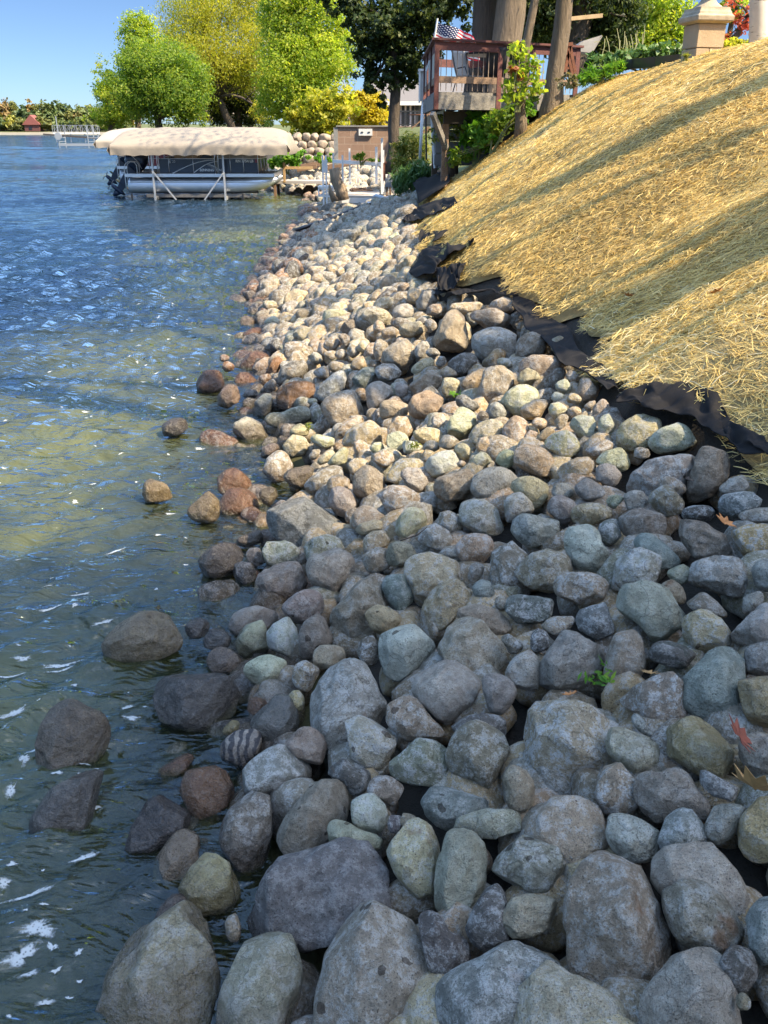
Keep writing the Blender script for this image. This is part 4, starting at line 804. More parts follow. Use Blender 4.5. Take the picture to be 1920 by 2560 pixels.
# ---------------------------------------------------------------- straw on the slope
def nrm(x, y, e=.05):
    dzx = (surf(x + e, y) - surf(x - e, y)) / (2 * e); dzy = (surf(x, y + e) - surf(x, y - e)) / (2 * e)
    n = np.stack([-dzx, -dzy, np.ones_like(dzx)], -1); return n / np.linalg.norm(n, axis=-1, keepdims=True)
_c1 = Waves(31, 14, 2, 2.5, 9); _c2 = Waves(32, 12, 2, .6, 2.2); _c3 = Waves(33, 10, 2, 9, 22)
def straw_lift(X, Y):
    P = np.stack([X, Y * .8 + X * .35], -1); return .035 + .020 * _c1(P) + .035 * _c2(P) + .008 * _c3(P)
def straw_edge(Y): return xe(Y) + .09 + .35 * (1 - sstep(Y, 3.3, 3.8)) - .06 * (1 - sstep(Y, 4.2, 5.0)) + (.09 * np.sin(Y * 3.1) + .07 * np.sin(Y * 7.3 + 1)) * (.3 + .7 * sstep(Y, 4.2, 5.2))
def straw_end(X): return 17.6 + .5 * np.sin(X * 2.3) + np.clip(3.2 - X, 0, 2.4) * .9
t = NT('straw'); c = t.coord('Object'); mp = t.n('ShaderNodeMapping'); t.t.links.new(c, mp.inputs[0]); mp.inputs['Rotation'].default_value = (0, R(33), R(25)); mp.inputs['Scale'].default_value = (9, 60, 30)
n1 = t.noise(mp.outputs[0], 2.0, 5, .7, .5); n2 = t.noise(c, 3, 4, .6)
t.put(t.b.inputs['Base Color'], t.mix(t.ramp(t.noise(c, 1.6, 5, .7), [(.5, 0.0), (.68, .65)]), t.mix(n2, t.mix(n1, (.26, .19, .07), (.60, .44, .18)), t.mix(n1, (.32, .25, .09), (.66, .50, .22))), (.11, .10, .04))); t.b.inputs['Roughness'].default_value = .75
t.put(t.b.inputs['Normal'], t.bump(n1, 1.0, .03)); STRAW_BED = t.m
t = NT('straw_stalk'); a = t.n('ShaderNodeAttribute', attribute_name='tone')
col = t.ramp(a.outputs['Fac'], [(0.0, (.16, .13, .035)), (.2, (.48, .33, .12)), (.5, (.76, .54, .16)), (.8, (.86, .66, .25)), (1.0, (.88, .78, .50))])
t.put(t.b.inputs['Base Color'], col); t.b.inputs['Roughness'].default_value = .5; tr = t.n('ShaderNodeBsdfTranslucent'); t.put(tr.inputs[0], col); mx = t.n('ShaderNodeMixShader'); mx.inputs[0].default_value = .3
t.t.links.new(t.b.outputs[0], mx.inputs[1]); t.t.links.new(tr.outputs[0], mx.inputs[2]); t.t.links.new(mx.outputs[0], t.out.inputs[0]); STALK = t.m
ys = np.arange(.5, 20.6, .07); us = np.linspace(0, 1, 110)
o = sheet('straw_bed', ys, us, lambda U, Y: straw_edge(Y) + U * 6.5, lambda X, Y: surf(X, Y) + straw_lift(X, Y) * sstep(X, straw_edge(Y) - .02, straw_edge(Y) + .25) - .03 - .4 * sstep(Y, straw_end(X) - .2, straw_end(X) + .4), STRAW_BED); tag(o, 'golden straw mulch bedding on the slope', 'straw', kind='stuff')
def stalks(n, seed, y0, y1, pw):
    r = np.random.default_rng(seed); y = y0 + (y1 - y0) * r.random(n) ** pw; x = straw_edge(y) - .06 + (r.random(n) ** .9) * np.minimum(5.4, .46 * y + 3.2)
    ok = (x < .62 * y + 1.6) & (y < straw_end(x)) & (r.random(n) < np.clip(1.12 + .5 * _c1(np.stack([x * .6, y * .45], -1)), .25, 1)); x, y = x[ok], y[ok]; n = len(x); d = np.sqrt(x * x + y * y)
    N = nrm(x, y); down = np.stack([-np.ones(n), np.zeros(n), -np.ones(n) * 0], -1); down -= N * (down * N).sum(-1, keepdims=True); down /= np.linalg.norm(down, axis=-1, keepdims=True); side_ = np.cross(N, down)
    P2 = np.stack([x, y], -1); ang = R(-28) + _c2(P2 * .8) * .35 + r.normal(size=n) * .75; pit = np.abs(r.normal(size=n)) * .15 - .05
    D = (down * np.cos(ang)[:, None] + side_ * np.sin(ang)[:, None]) * np.cos(pit)[:, None] + N * np.sin(pit)[:, None]
    L = r.uniform(.04, .13, n) * (1 + d * .01); w = r.uniform(.0010, .0019, n) * (1 + d * .085); S = np.cross(D, N + r.normal(size=(n, 3)) * .5); S /= np.linalg.norm(S, axis=-1, keepdims=True)
    B = np.stack([x, y, surf(x, y) + straw_lift(x, y) + r.normal(size=n) * .010 - .012], -1); bend = N * (r.normal(size=n) * .18 * L)[:, None] * .5
    A, M, C = B - D * L[:, None] / 2, B + bend, B + D * L[:, None] / 2; W_ = S * w[:, None]
    V = np.stack([A - W_, A + W_, M - W_, M + W_, C - W_ * .6, C + W_ * .6], 1).reshape(-1, 3); i = np.arange(n)[:, None] * 6
    Q = np.concatenate([i + np.array([[0, 1, 3, 2]]), i + np.array([[2, 3, 5, 4]])], 0)
    tone = np.clip(.55 + .12 * _c2(P2 * 1.7) + r.normal(size=n) * .17 - .3 * (r.random(n) < .07), 0, 1); return V, Q, np.repeat(tone, 6)
V1, Q1, T1 = stalks(280000, 41, .9, 9, 1.0); V2, Q2, T2 = stalks(190000, 42, 8.5, 20.5, 1.15); V3, Q3, T3 = stalks(90000, 43, 2.6, 5.5, 1.0)
V = np.concatenate([V1, V2, V3]); Q = np.concatenate([Q1, Q2 + len(V1), Q3 + len(V1) + len(V2)]); me = np_mesh('straw', V, quads=Q)
at_ = me.attributes.new('tone', 'FLOAT', 'POINT'); at_.data.foreach_set('value', np.concatenate([T1, T2, T3]).astype(np.float32))
o = link('straw', me, STALK); tag(o, 'loose golden straw stalks spread over the slope', 'straw', kind='stuff')
# ---------------------------------------------------------------- black landscape fabric
t = NT('black_fabric'); c = t.coord('Object'); n1 = t.noise(c, 5, 4, .6); wv = t.noise(c, 420, 2, .5); dust = t.ramp(t.noise(c, 14, 6, .75), [(.52, 0.0), (.75, .5)])
t.put(t.b.inputs['Base Color'], t.mix(dust, t.mix(n1, (.011, .010, .010), (.022, .020, .019)), (.06, .05, .04))); t.b.inputs['Roughness'].default_value = .85; t.b.inputs['Specular IOR Level'].default_value = .15
t.put(t.b.inputs['Normal'], t.bump(wv, .3, .002)); FAB = t.m
def fabric(label, up, lo, lift=(.05, .05), fold=.05, nf=5, seed=0, nu=110, nv=22, sag=0.0):
    up = [ground_hit(*p)[0] for p in up]; lo = [ground_hit(*p)[0] for p in lo]; r = np.random.default_rng(seed); ph = r.uniform(0, 6.28, 6); fr_ = r.uniform(.7, 1.4, 6)
    def poly(P, u):
        P = np.array(P); L = np.concatenate([[0], np.cumsum(np.linalg.norm(np.diff(P, axis=0), axis=1))]); L /= L[-1]; return np.array([np.interp(u, L, P[:, k]) for k in range(3)])
    wob = Waves(seed + 60, 8, 2, 2, 7)
    def fn(u, v):
        a, b = poly(up, u), poly(lo, u); p = a * (1 - v) + b * v; h = lift[0] * (1 - v) + lift[1] * v
        f = sum(math.sin(6.28 * nf * fr_[k] * (1 + .55 * k) * (u + .35 * v * math.sin(ph[k]) + .05 * math.sin(u * 17 + ph[k])) + ph[k]) / (1 + k * .5) for k in range(5)) * .42
        env = .35 + .65 * math.sin(math.pi * min(max(v, 0.02), .98)) ** .6
        jag = .022 * float(wob(np.array([u * 5, v * 1.6]))); 
        return (p[0] + jag, p[1] + jag * .6, float(surf(p[0], p[1])) + h + fold * env * (f * .75 + .12) + sag * math.sin(math.pi * v) + jag * .3)
    m = MB().grid(fn, nu, nv); o = m.build('landscape_fabric', FAB, smooth=True, thick=.004); tag(o, label, 'fabric', 'black landscape fabric along the stones'); return o
fabric('folded black fabric beside the pale grey pillow-shaped boulder, nearest of the pieces', [(1538, 1012), (1572, 990), (1632, 980), (1710, 982), (1745, 995), (1800, 1045), (1851, 1082), (1930, 1098)], [(1530, 1040), (1600, 1035), (1647, 1052), (1700, 1060), (1745, 1068), (1805, 1118), (1840, 1162), (1930, 1196)], (.05, .07), .045, 2.5, 1)
fabric('long strip of black fabric between the golden straw and the big sunlit boulders', [(1292, 735), (1336, 757), (1377, 803), (1446, 860), (1502, 920), (1535, 990)], [(1285, 775), (1318, 835), (1362, 872), (1415, 928), (1466, 948), (1515, 992)], (.02, .05), .020, 3, 2)
fabric('narrow black fabric edge behind the pink topmost stone', [(1085, 728), (1150, 731), (1230, 728), (1300, 738)], [(1085, 750), (1150, 748), (1230, 744), (1292, 758)], (.02, .06), .02, 3, 3)
fabric('crumpled black fabric flap spread over stones and straw, largest crumpled piece', [(1028, 702), (1045, 655), (1065, 628), (1105, 632), (1150, 628), (1192, 630)], [(1072, 725), (1088, 716), (1088, 702), (1105, 690), (1135, 672), (1182, 645)], (.06, .16), .085, 2, 4)
fabric('small crumpled black fabric corner below the largest crumpled flap', [(1080, 706), (1110, 700), (1145, 690), (1162, 684)], [(1092, 748), (1112, 750), (1142, 738), (1157, 706)], (.12, .10), .08, 2, 5)
fabric('wind-twisted scrap of black fabric on the straw above the largest crumpled flap', [(1066, 572), (1078, 590), (1108, 596), (1124, 598)], [(1048, 615), (1062, 622), (1092, 622), (1120, 606)], (.08, .10), .08, 2, 6)
fabric('flat grey-black fabric tongue lying on straw below the stump', [(1003, 558), (1022, 528), (1062, 520), (1100, 506), (1142, 500)], [(1008, 566), (1042, 562), (1088, 550), (1122, 532), (1142, 520)], (.06, .08), .06, 2, 7)
fabric('hanging black fabric drape at the foot of the cut stump', [(1103, 420), (1082, 445), (1056, 478), (1031, 514)], [(1130, 440), (1122, 470), (1096, 495), (1043, 530)], (.42, .12), .10, 3, 8)
# ---------------------------------------------------------------- leafy things: one builder for every crown
def leaves(blobs, size, seed, clump=.26, per=34, droop=0.0, up=.35, asp=.5, fill=.36):
    """blobs: (centre, radii, leaves). Diamond leaves in clumps spread through each blob's volume"""
    r = np.random.default_rng(seed); VV, QQ, TT = [], [], []; nb = 0
    for c, rad, n in blobs:
        rad = np.array(rad, float); k = max(6, int(n / per)); u = r.normal(size=(k, 3)); u /= np.linalg.norm(u, axis=1)[:, None]; q = u * (r.random(k) ** fill * (.72 + .5 * r.random(k)))[:, None]
        cc = np.array(c) + q * rad; ct = r.normal(size=k) * .13; i = r.integers(0, k, n); cr = clump * float(rad.mean()) * .55
        p = cc[i] + r.normal(size=(n, 3)) * cr * np.array([1, 1, .75]); p[:, 2] -= droop * np.abs(r.normal(size=n)) * cr
        N = r.normal(size=(n, 3)); N[:, 2] += up * 2; N += q[i] * 1.0; N /= np.linalg.norm(N, axis=1)[:, None]
        D = np.cross(N, r.normal(size=(n, 3))); D[:, 2] -= droop * 1.2; D /= np.linalg.norm(D, axis=1)[:, None]; S = np.cross(N, D); S /= np.maximum(np.linalg.norm(S, axis=1), 1e-6)[:, None]
        L = size * r.uniform(.6, 1.35, n); h = (L / 2)[:, None]; w = h * asp
        V = np.stack([p - D * h, p + S * w - D * h * .1 + N * w * .25, p + D * h, p - S * w - D * h * .1 + N * w * .25], 1).reshape(-1, 3)
        VV.append(V); QQ.append(np.arange(4 * n).reshape(n, 4) + nb); nb += 4 * n; TT.append(np.repeat(np.clip(.5 + ct[i] + r.normal(size=n) * .17, 0, 1), 4))
    return np.concatenate(VV), np.concatenate(QQ), np.concatenate(TT)
def crown(name, blobs, size, mat, parent, seed, **kw):
    V, Q, T = leaves(blobs, size, seed, **kw); me = np_mesh(name, V, quads=Q); a_ = me.attributes.new('tone', 'FLOAT', 'POINT'); a_.data.foreach_set('value', T.astype(np.float32)); return link(name, me, mat, parent)
def bark(name, col, col2, scale=1.0):
    if name in MATS: return MATS[name]
    t = NT(name); c = t.coord(); mp = t.n('ShaderNodeMapping'); t.t.links.new(c, mp.inputs[0]); mp.inputs['Scale'].default_value = (1, 1, .13)
    n1 = t.noise(mp.outputs[0], 26 * scale, 6, .7, .6); n2 = t.noise(c, 3, 4, .6)
    t.put(t.b.inputs['Base Color'], t.mix(n2, t.mix(t.ramp(n1, [(.35, 0.0), (.65, 1.0)]), tuple(x * .35 for x in col), col), t.mix(n1, tuple(x * .4 for x in col2), col2))); t.b.inputs['Roughness'].default_value = .92
    t.put(t.b.inputs['Normal'], t.bump(n1, 1.0, .05 / scale)); MATS[name] = t.m; return t.m
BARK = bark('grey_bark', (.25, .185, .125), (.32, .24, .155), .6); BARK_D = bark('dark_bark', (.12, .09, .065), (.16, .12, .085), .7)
def limbs(m, p0, targets, r0, seed):
    rr = random.Random(seed)
    for tg in targets:
        a, b = Vector(p0), Vector(tg); mid = a.lerp(b, .5) + Vector((rr.uniform(-.1, .1), rr.uniform(-.1, .1), rr.uniform(0, .12))) * (b - a).length
        pts = [a, a.lerp(mid, .5) + Vector((0, 0, .04)) * (b - a).length, mid, mid.lerp(b, .6), b]; m.tube(pts, [r0, r0 * .8, r0 * .55, r0 * .35, r0 * .12], 7, jit=.15, seed=seed)
        for q in range(3):
            s_ = mid.lerp(b, .2 + .25 * q); e = s_ + Vector((rr.uniform(-1, 1), rr.uniform(-1, 1), rr.uniform(-.2, .9))) * (b - a).length * .28; m.tube([s_, s_.lerp(e, .5) + Vector((0, 0, .05)), e], [r0 * .35, r0 * .2, r0 * .06], 5, jit=.1, seed=seed + q)
def tree(name, label, base, lean, height, r0, blobs, leaf, mat, bark_m, group=None, seed=0, cat='tree', wig=.04, sides=12, **kw):
    """blobs in world coordinates; the thing's Empty stands at the foot of the trunk"""
    base = Vector(base); root = empty(name, base, label, cat, group); rr = random.Random(seed)
    pts = [Vector((lean[0] * f + rr.uniform(-wig, wig) * height * (f > 0), lean[1] * f, height * f)) for f in (0, .04, .12, .25, .4, .55, .7, .85, 1.0)]; 
    m = MB().tube([pts[0] - Vector((0, 0, .4))] + pts, [r0 * 1.7] + [r0 * k for k in (1.5, 1.22, 1.05, 1.0, .95, .9, .82, .74, .62)], sides, jit=.12, seed=seed)
    lb = [(Vector(c) - base, rd, n) for c, rd, n in blobs]; limbs(m, pts[-1], [c for c, _, _ in lb], r0 * .5, seed); m.build('trunk', bark_m, root, smooth=True)
    if blobs: crown('crown', lb, leaf, mat, root, seed, **kw)
    return root
GREEN_Y = leaf_mat('yellow_green_leaves', [(.22, .26, .035), (.32, .34, .04), (.43, .41, .055), (.52, .47, .07)], .58); GREEN_L = leaf_mat('fresh_green_leaves', [(.15, .24, .035), (.25, .34, .045), (.36, .42, .055), (.45, .45, .07)], .58)
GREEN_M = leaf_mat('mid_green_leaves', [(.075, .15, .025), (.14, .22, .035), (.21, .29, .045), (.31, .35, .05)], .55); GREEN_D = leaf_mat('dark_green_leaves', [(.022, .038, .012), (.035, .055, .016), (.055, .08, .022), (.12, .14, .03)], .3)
GOLD = leaf_mat('golden_leaves', [(.36, .30, .03), (.46, .37, .03), (.52, .42, .04), (.38, .35, .05)]); RED_L = leaf_mat('red_leaves', [(.45, .10, .08), (.55, .16, .12), (.40, .07, .05), (.5, .2, .15)])
# ---- trees on top of the bank beside and behind the camera: their shade falls across the stones and the straw
def uw(u, w, z): return Vector((.89 * u + .456 * w, -.456 * u + .89 * w, z))
tree('maple_tree', 'broad leafy maple on the bank behind the shaded stones', uw(19, 1.2, 3.4), (0, 0), 15, .42, [(uw(19, 1.3, 21.7), (2.6, 2.7, 3.5), 14000), (uw(19, -1.4, 21.6), (2.4, 2.2, 3.4), 9000), (uw(19, 3.1, 21.7), (1.8, 1.25, 3.3), 6000), (uw(19, 2.9, 19.2), (1.5, 1.3, 1.6), 3000)], .21, GREEN_M, BARK, 'shade trees on the bank', 70, clump=.42, fill=.36)
tree('ash_tree', 'tall thick-trunked ash on the bank beside the slope', uw(4.4, 6.15, 3.2), (.2, .1), 11.5, .30, [(uw(4.8, 6.4, 17.5), (2.6, 2.6, 2.2), 5000), (uw(4.5, 6.9, 5.0), (.5, .55, 1.0), 170), (uw(4.3, 5.6, 4.6), (.5, .4, .8), 110), (uw(4.4, 7.6, 5.6), (.5, .5, .7), 90)], .18, GREEN_M, BARK, 'shade trees on the bank', 71)
tree('ash_tree', 'forked ash on the bank past the thick-trunked one', uw(4.2, 9.3, 3.3), (.1, .3), 11.5, .19, [(uw(4.6, 9.6, 17.5), (2.4, 2.4, 2.0), 4500), (uw(4.3, 9.9, 5.0), (.5, .5, .9), 130), (uw(4.2, 8.7, 4.6), (.4, .4, .7), 80)], .18, GREEN_M, BARK, 'shade trees on the bank', 72)
tree('ash_tree', 'slim ash on the bank nearest the stone pillar', uw(3.6, 12.6, 3.3), (.1, .2), 11.5, .12, [(uw(4.2, 12.8, 17), (2.2, 2.0, 1.8), 3500)], .18, GREEN_M, BARK, 'shade trees on the bank', 73)
# ---------------------------------------------------------------- the trees of the far bank, one by one
def bl(px, py, rx, ry, Y, n, dy=0.0, deep=.8):      # a clump of crown seen at photo pixel (px, py) with that half width and height
    c = at(px, py, Y + dy); s = (c - Vector((0, 0, CAM_Z))).length / F_PX; return (c, (rx * s, max(rx, ry) * s * deep, ry * s), n)
def foot(px, Y): p = at(px, 330, Y); return Vector((p.x, Y, float(surf(p.x, Y)) + .03 if Y > 22 else float(surf(p.x, Y))))
def bank_tree(name, label, px, Y, blobs, leaf, mat, bark_m, r0, th, lean=(0, 0), seed=0, group='trees along the far bank', z=None, **kw):
    f = foot(px, Y); f.z = z if z is not None else max(f.z, .9); return tree(name, label, f, lean, th, r0, [bl(*b[:4], Y, int(b[4] * (1.6 if Y > 40 else 1)), *(b[5:])) for b in blobs], leaf, mat, bark_m, group, seed, **kw)
bank_tree('willow_tree', 'tall yellow-green willow, broadest crown behind the covered boat', 600, 66, [(470, 70, 75, 65, 5200), (560, 20, 95, 65, 6500), (640, 50, 60, 80, 4300, 1), (520, 125, 105, 60, 6500, -1), (430, 140, 60, 55, 3200), (600, 150, 70, 65, 4200), (650, 190, 50, 60, 2200, 1), (500, -30, 90, 50, 4000), (620, -40, 70, 40, 2500), (470, 190, 60, 40, 2500), (665, 120, 60, 60, 2600, -1), (690, 215, 45, 50, 1500), (500, 250, 50, 40, 1400), (660, 275, 35, 30, 900, -2)], .165, GREEN_Y, BARK_D, .3, 3.6, (-1.2, 0), 101, droop=.5, asp=.32)
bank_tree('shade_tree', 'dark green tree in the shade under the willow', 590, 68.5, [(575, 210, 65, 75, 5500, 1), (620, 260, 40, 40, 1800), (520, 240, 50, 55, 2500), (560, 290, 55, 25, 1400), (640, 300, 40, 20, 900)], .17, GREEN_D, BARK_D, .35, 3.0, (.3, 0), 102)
bank_tree('maple_tree', 'rounded mid-green maple left of the willow', 400, 58, [(395, 185, 72, 62, 5200), (455, 230, 62, 60, 4300, -1), (385, 250, 62, 50, 3600), (345, 160, 45, 50, 2200, 1), (430, 160, 60, 45, 3000, 1), (470, 285, 40, 25, 1200), (480, 205, 50, 60, 2000), (330, 225, 50, 60, 2200)], .16, GREEN_M, BARK_D, .30, 2.2, (0, 0), 103)
bank_tree('poplar_tree', 'slender yellow-topped tree rising behind the rounded maple', 350, 62, [(345, 75, 38, 40, 2500), (350, 120, 45, 45, 2800), (330, 165, 40, 45, 1800), (372, 150, 40, 40, 1500)], .16, GREEN_L, BARK, .2, 5.0, (0, 0), 104)
bank_tree('leaning_tree', 'small leaning tree with a bare top, outermost over the lake', 300, 62, [(300, 262, 55, 42, 3000), (275, 225, 38, 34, 1700), (265, 190, 22, 34, 600), (345, 250, 42, 42, 2000), (335, 205, 35, 30, 900), (265, 290, 40, 22, 1200)], .16, GREEN_L, BARK, .2, 1.6, (-.6, 0), 105)
bank_tree('silver_maple_tree', 'bright lime-green tree above the block hut, tallest of the lit ones', 770, 50, [(715, 90, 62, 75, 5000), (715, 180, 65, 70, 4600, -1), (800, 60, 65, 75, 4800), (845, 130, 48, 65, 3200), (790, 150, 65, 60, 4200, -1), (765, 225, 62, 55, 3600, -1), (690, 260, 45, 45, 2000), (770, -20, 80, 50, 3500), (700, 20, 50, 50, 2200)], .145, GREEN_L, BARK_D, .22, 2.0, (0, 0), 106)
bank_tree('young_tree', 'small lime tree with low branches over the boulder wall', 795, 46.5, [(800, 275, 45, 40, 2300), (845, 260, 40, 38, 1900), (825, 310, 40, 25, 1000), (765, 300, 28, 25, 800), (745, 325, 22, 16, 380), (790, 335, 26, 14, 420), (735, 290, 25, 25, 600)], .2, GREEN_Y, BARK_D, .14, 1.6, (.2, 0), 107)
bank_tree('golden_bush', 'rounded golden-yellow bush beside the grey house', 915, 56, [(915, 270, 44, 34, 4200), (905, 245, 25, 15, 1000), (930, 295, 38, 22, 1600)], .2, GOLD, BARK_D, .1, 1.0, (0, 0), 108, cat='bush')
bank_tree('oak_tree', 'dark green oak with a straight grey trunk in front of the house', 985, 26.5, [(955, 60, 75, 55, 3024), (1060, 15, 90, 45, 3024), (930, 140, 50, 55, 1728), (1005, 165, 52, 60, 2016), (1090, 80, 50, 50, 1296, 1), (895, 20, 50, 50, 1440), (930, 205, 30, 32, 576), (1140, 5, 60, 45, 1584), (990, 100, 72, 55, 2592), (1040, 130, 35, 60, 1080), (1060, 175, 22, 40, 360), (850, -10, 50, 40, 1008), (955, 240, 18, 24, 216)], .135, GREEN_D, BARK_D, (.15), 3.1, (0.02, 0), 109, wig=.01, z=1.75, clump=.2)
# the bare twiggy shrub behind
f = foot(890, 60); f.z = 1.6; b = empty('bare_shrub', f, 'bare brown twiggy shrub behind the golden bush', 'shrub'); m = MB(); rr = random.Random(4)
for i in range(46):
    a = rr.uniform(0, 6.28); s = rr.uniform(.5, 1.6); h = rr.uniform(2.0, 4.2); m.tube([(0, 0, 0), (math.cos(a) * s * .35, math.sin(a) * s * .35, h * .5), (math.cos(a) * s * 1.25, math.sin(a) * s, h)], [.03, .022, .008], 4)
    m.tube([(math.cos(a) * s * .35, math.sin(a) * s * .35, h * .5), (math.cos(a + .8) * s * 1.0, math.sin(a + .8) * s, h * .9)], [.018, .006], 4)
m.build('twigs', plain('dry_twigs', (.30, .20, .13), .9), b)
# ---- the wooded shore across the lake: every tree for itself
FAR = [leaf_mat('far_green', [(0.085, 0.128, 0.051), (0.128, 0.170, 0.060), (0.170, 0.204, 0.068), (0.204, 0.204, 0.076)], .2), leaf_mat('far_olive', [(.13, .155, .055), (.17, .185, .06), (.20, .205, .065), (.22, .205, .07)], .2), leaf_mat('far_dark', [(0.051, 0.093, 0.048), (0.076, 0.119, 0.051), (0.102, 0.145, 0.060), (0.119, 0.153, 0.060)], .2), leaf_mat('far_yellow', [(.26, .27, .06), (.32, .31, .07), (.36, .33, .08), (.30, .28, .07)], .2), leaf_mat('far_rust', [(.26, .17, .07), (.30, .20, .08), (.24, .20, .08), (.22, .17, .07)], .2)]
FLAB = ['rounded green tree in the wood across the lake', 'olive autumn tree in the wood across the lake', 'dark green tree in the wood across the lake', 'yellow tree at the water across the lake', 'rust-coloured tree in the wood across the lake']
rr = random.Random(12); k = 0
for row, (Yb, hmin, hmax, step) in enumerate(((505, 52, 66, 15), (494, 32, 52, 17), (486, 14, 30, 22))):
    px = -330 + row * 7
    while px < 330:
        hp = rr.uniform(hmin, hmax) * (1.0 if px < 170 or row else .85); ty = rr.choice((0, 0, 0, 0, 1, 1, 1, 1, 2, 2, 2, 2, 0, 4) if row < 2 else (0, 1, 2, 0, 0, 1, 3)); s = Yb / F_PX; w = rr.uniform(11, 17) * (1.0 if row < 2 else .75); top = 322 - hp
        bb = [bl(px + rr.uniform(-4, 4), top + hp * q, w * wq, hp * .24, Yb, 150, rr.uniform(-2, 2), .9) for q, wq in ((.18, .62), (.42, 1.0), (.68, 1.05))]; bb.append(bl(px + rr.uniform(-9, 9), top + hp * .3, w * .55, hp * .16, Yb, 70))
        p = at(px, 320, Yb); tree('shore_tree', FLAB[ty], (p.x, Yb, 2.0), (0, 0), hp * s * .5, .3, bb, 1.7, FAR[ty], BARK_D, 'trees of the wood across the lake', 300 + k, sides=5, per=14, clump=.45, asp=.7); k += 1; px += rr.uniform(step * .7, step * 1.3)
# ---- the deck's trees and the green behind the crest
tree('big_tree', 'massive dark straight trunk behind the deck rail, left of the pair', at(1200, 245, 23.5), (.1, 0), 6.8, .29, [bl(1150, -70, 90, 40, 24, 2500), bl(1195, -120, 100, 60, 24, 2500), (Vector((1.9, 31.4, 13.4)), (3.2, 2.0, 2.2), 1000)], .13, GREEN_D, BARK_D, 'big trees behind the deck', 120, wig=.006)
tree('big_tree', 'massive sunlit furrowed trunk behind the deck rail, right of the pair', at(1250, 245, 22.8), (.45, 0), 6.8, .33, [bl(1290, -90, 90, 50, 23, 2500)], .13, GREEN_D, BARK, 'big trees behind the deck', 121, wig=.006)
q = ground_hit(1380, 275)[0]; tree('ash_tree', 'stout furrowed trunk in front of the deck, leaning slightly right', q, (.22, .1), 5.2, .15, [bl(1420, -160, 90, 50, q.y, 2500)], .12, GREEN_M, BARK, 'trees at the straw edge', 122, wig=.006)
q = at(1303, 300, 17.3); tree('slim_tree', 'slim mottled trunk in front of the deck, left of the stout one', q, (.22, .1), 4.8, .075, [bl(1345, -110, 60, 40, q.y, 1500)], .11, GREEN_M, BARK, 'trees at the straw edge', 123, wig=.012)
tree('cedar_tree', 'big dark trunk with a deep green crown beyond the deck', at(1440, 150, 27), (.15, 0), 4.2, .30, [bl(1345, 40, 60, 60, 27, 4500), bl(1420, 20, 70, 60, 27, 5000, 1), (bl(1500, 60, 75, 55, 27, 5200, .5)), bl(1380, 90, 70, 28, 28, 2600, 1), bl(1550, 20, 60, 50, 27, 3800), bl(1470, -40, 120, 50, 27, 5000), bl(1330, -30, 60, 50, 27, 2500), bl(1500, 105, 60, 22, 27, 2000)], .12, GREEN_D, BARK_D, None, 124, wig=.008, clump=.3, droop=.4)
tree('locust_tree', 'sunlit yellow-green tree behind the stone pillar', at(1640, 150, 34), (0, 0), 2.5, .16, [bl(1590, 50, 60, 55, 34, 3200), bl(1660, 40, 60, 60, 34, 3400), bl(1700, 85, 38, 45, 34, 1500), bl(1610, 105, 60, 30, 34, 1800), bl(1560, 120, 60, 22, 34, 1500), bl(1690, 125, 30, 22, 34, 700), bl(1640, -20, 90, 40, 34, 2600)], .14, GREEN_L, BARK_D, None, 125, clump=.3, asp=.4)
# birch, red maple and the bushes at the right end of the crest
bp = at(1893, 127, 14.2); birch_m = NT('birch_bark'); c = birch_m.coord(); mp = birch_m.n('ShaderNodeMapping'); birch_m.t.links.new(c, mp.inputs[0]); mp.inputs['Scale'].default_value = (3, 3, 16); nz = birch_m.noise(mp.outputs[0], 1.6, 4, .6); birch_m.put(birch_m.b.inputs['Base Color'], birch_m.mix(birch_m.ramp(nz, [(.62, 0.0), (.7, 1.0)]), birch_m.mix(birch_m.noise(c, 9, 4), (.40, .36, .30), (.58, .54, .47)), (.07, .06, .05))); birch_m.b.inputs['Roughness'].default_value = .8
r_ = empty('birch_tree', bp, 'white-barked birch leaning left beside the stone pillar', 'tree'); m = MB(); m.tube([(0.04, 0, -.5), (0.02, 0, 0), (-.07, 0, .55), (-.16, 0, 1.0), (-.26, 0, 1.9), (-.2, 0, 3.5), (.1, 0, 6)], [.16, .14, .125, .12, .115, .10, .07], 14, jit=.06, seed=3); m.build('trunk', birch_m.m, r_, smooth=True)
crown('crown', [(Vector((.6, .5, 6.5)), (1.8, 1.8, 1.5), 3000)], .12, GREEN_L, r_, 126)
tree('red_maple', 'small maple with red leaves between pillar and birch', at(1805, 138, 16.5), (.35, 0), .55, .055, [bl(1868, 70, 20, 20, 16.5, 150), bl(1845, 45, 20, 16, 16.5, 90), bl(1812, 100, 14, 14, 16.5, 70), bl(1885, 25, 30, 22, 16.5, 90), bl(1830, 10, 22, 20, 16.3, 70)], .075, RED_L, BARK_D, None, 127, clump=.5)
tree('spruce_bush', 'green sprig-leaved bush hanging over behind the stone pillar', at(1822, 140, 17.5), (0, 0), 1.0, .05, [bl(1835, 20, 26, 26, 17.5, 700), bl(1812, 72, 12, 25, 17.5, 220), bl(1800, -10, 30, 20, 17.5, 500)], .07, GREEN_L, BARK_D, None, 128, cat='bush')
tree('low_bush', 'low green and yellow bush at the foot of the birch', at(1840, 135, 16), (0, 0), .1, .03, [bl(1835, 118, 32, 14, 16, 900), bl(1870, 112, 26, 14, 16, 700), bl(1808, 125, 16, 12, 16, 300)], .07, GREEN_Y, BARK_D, None, 129, cat='bush')
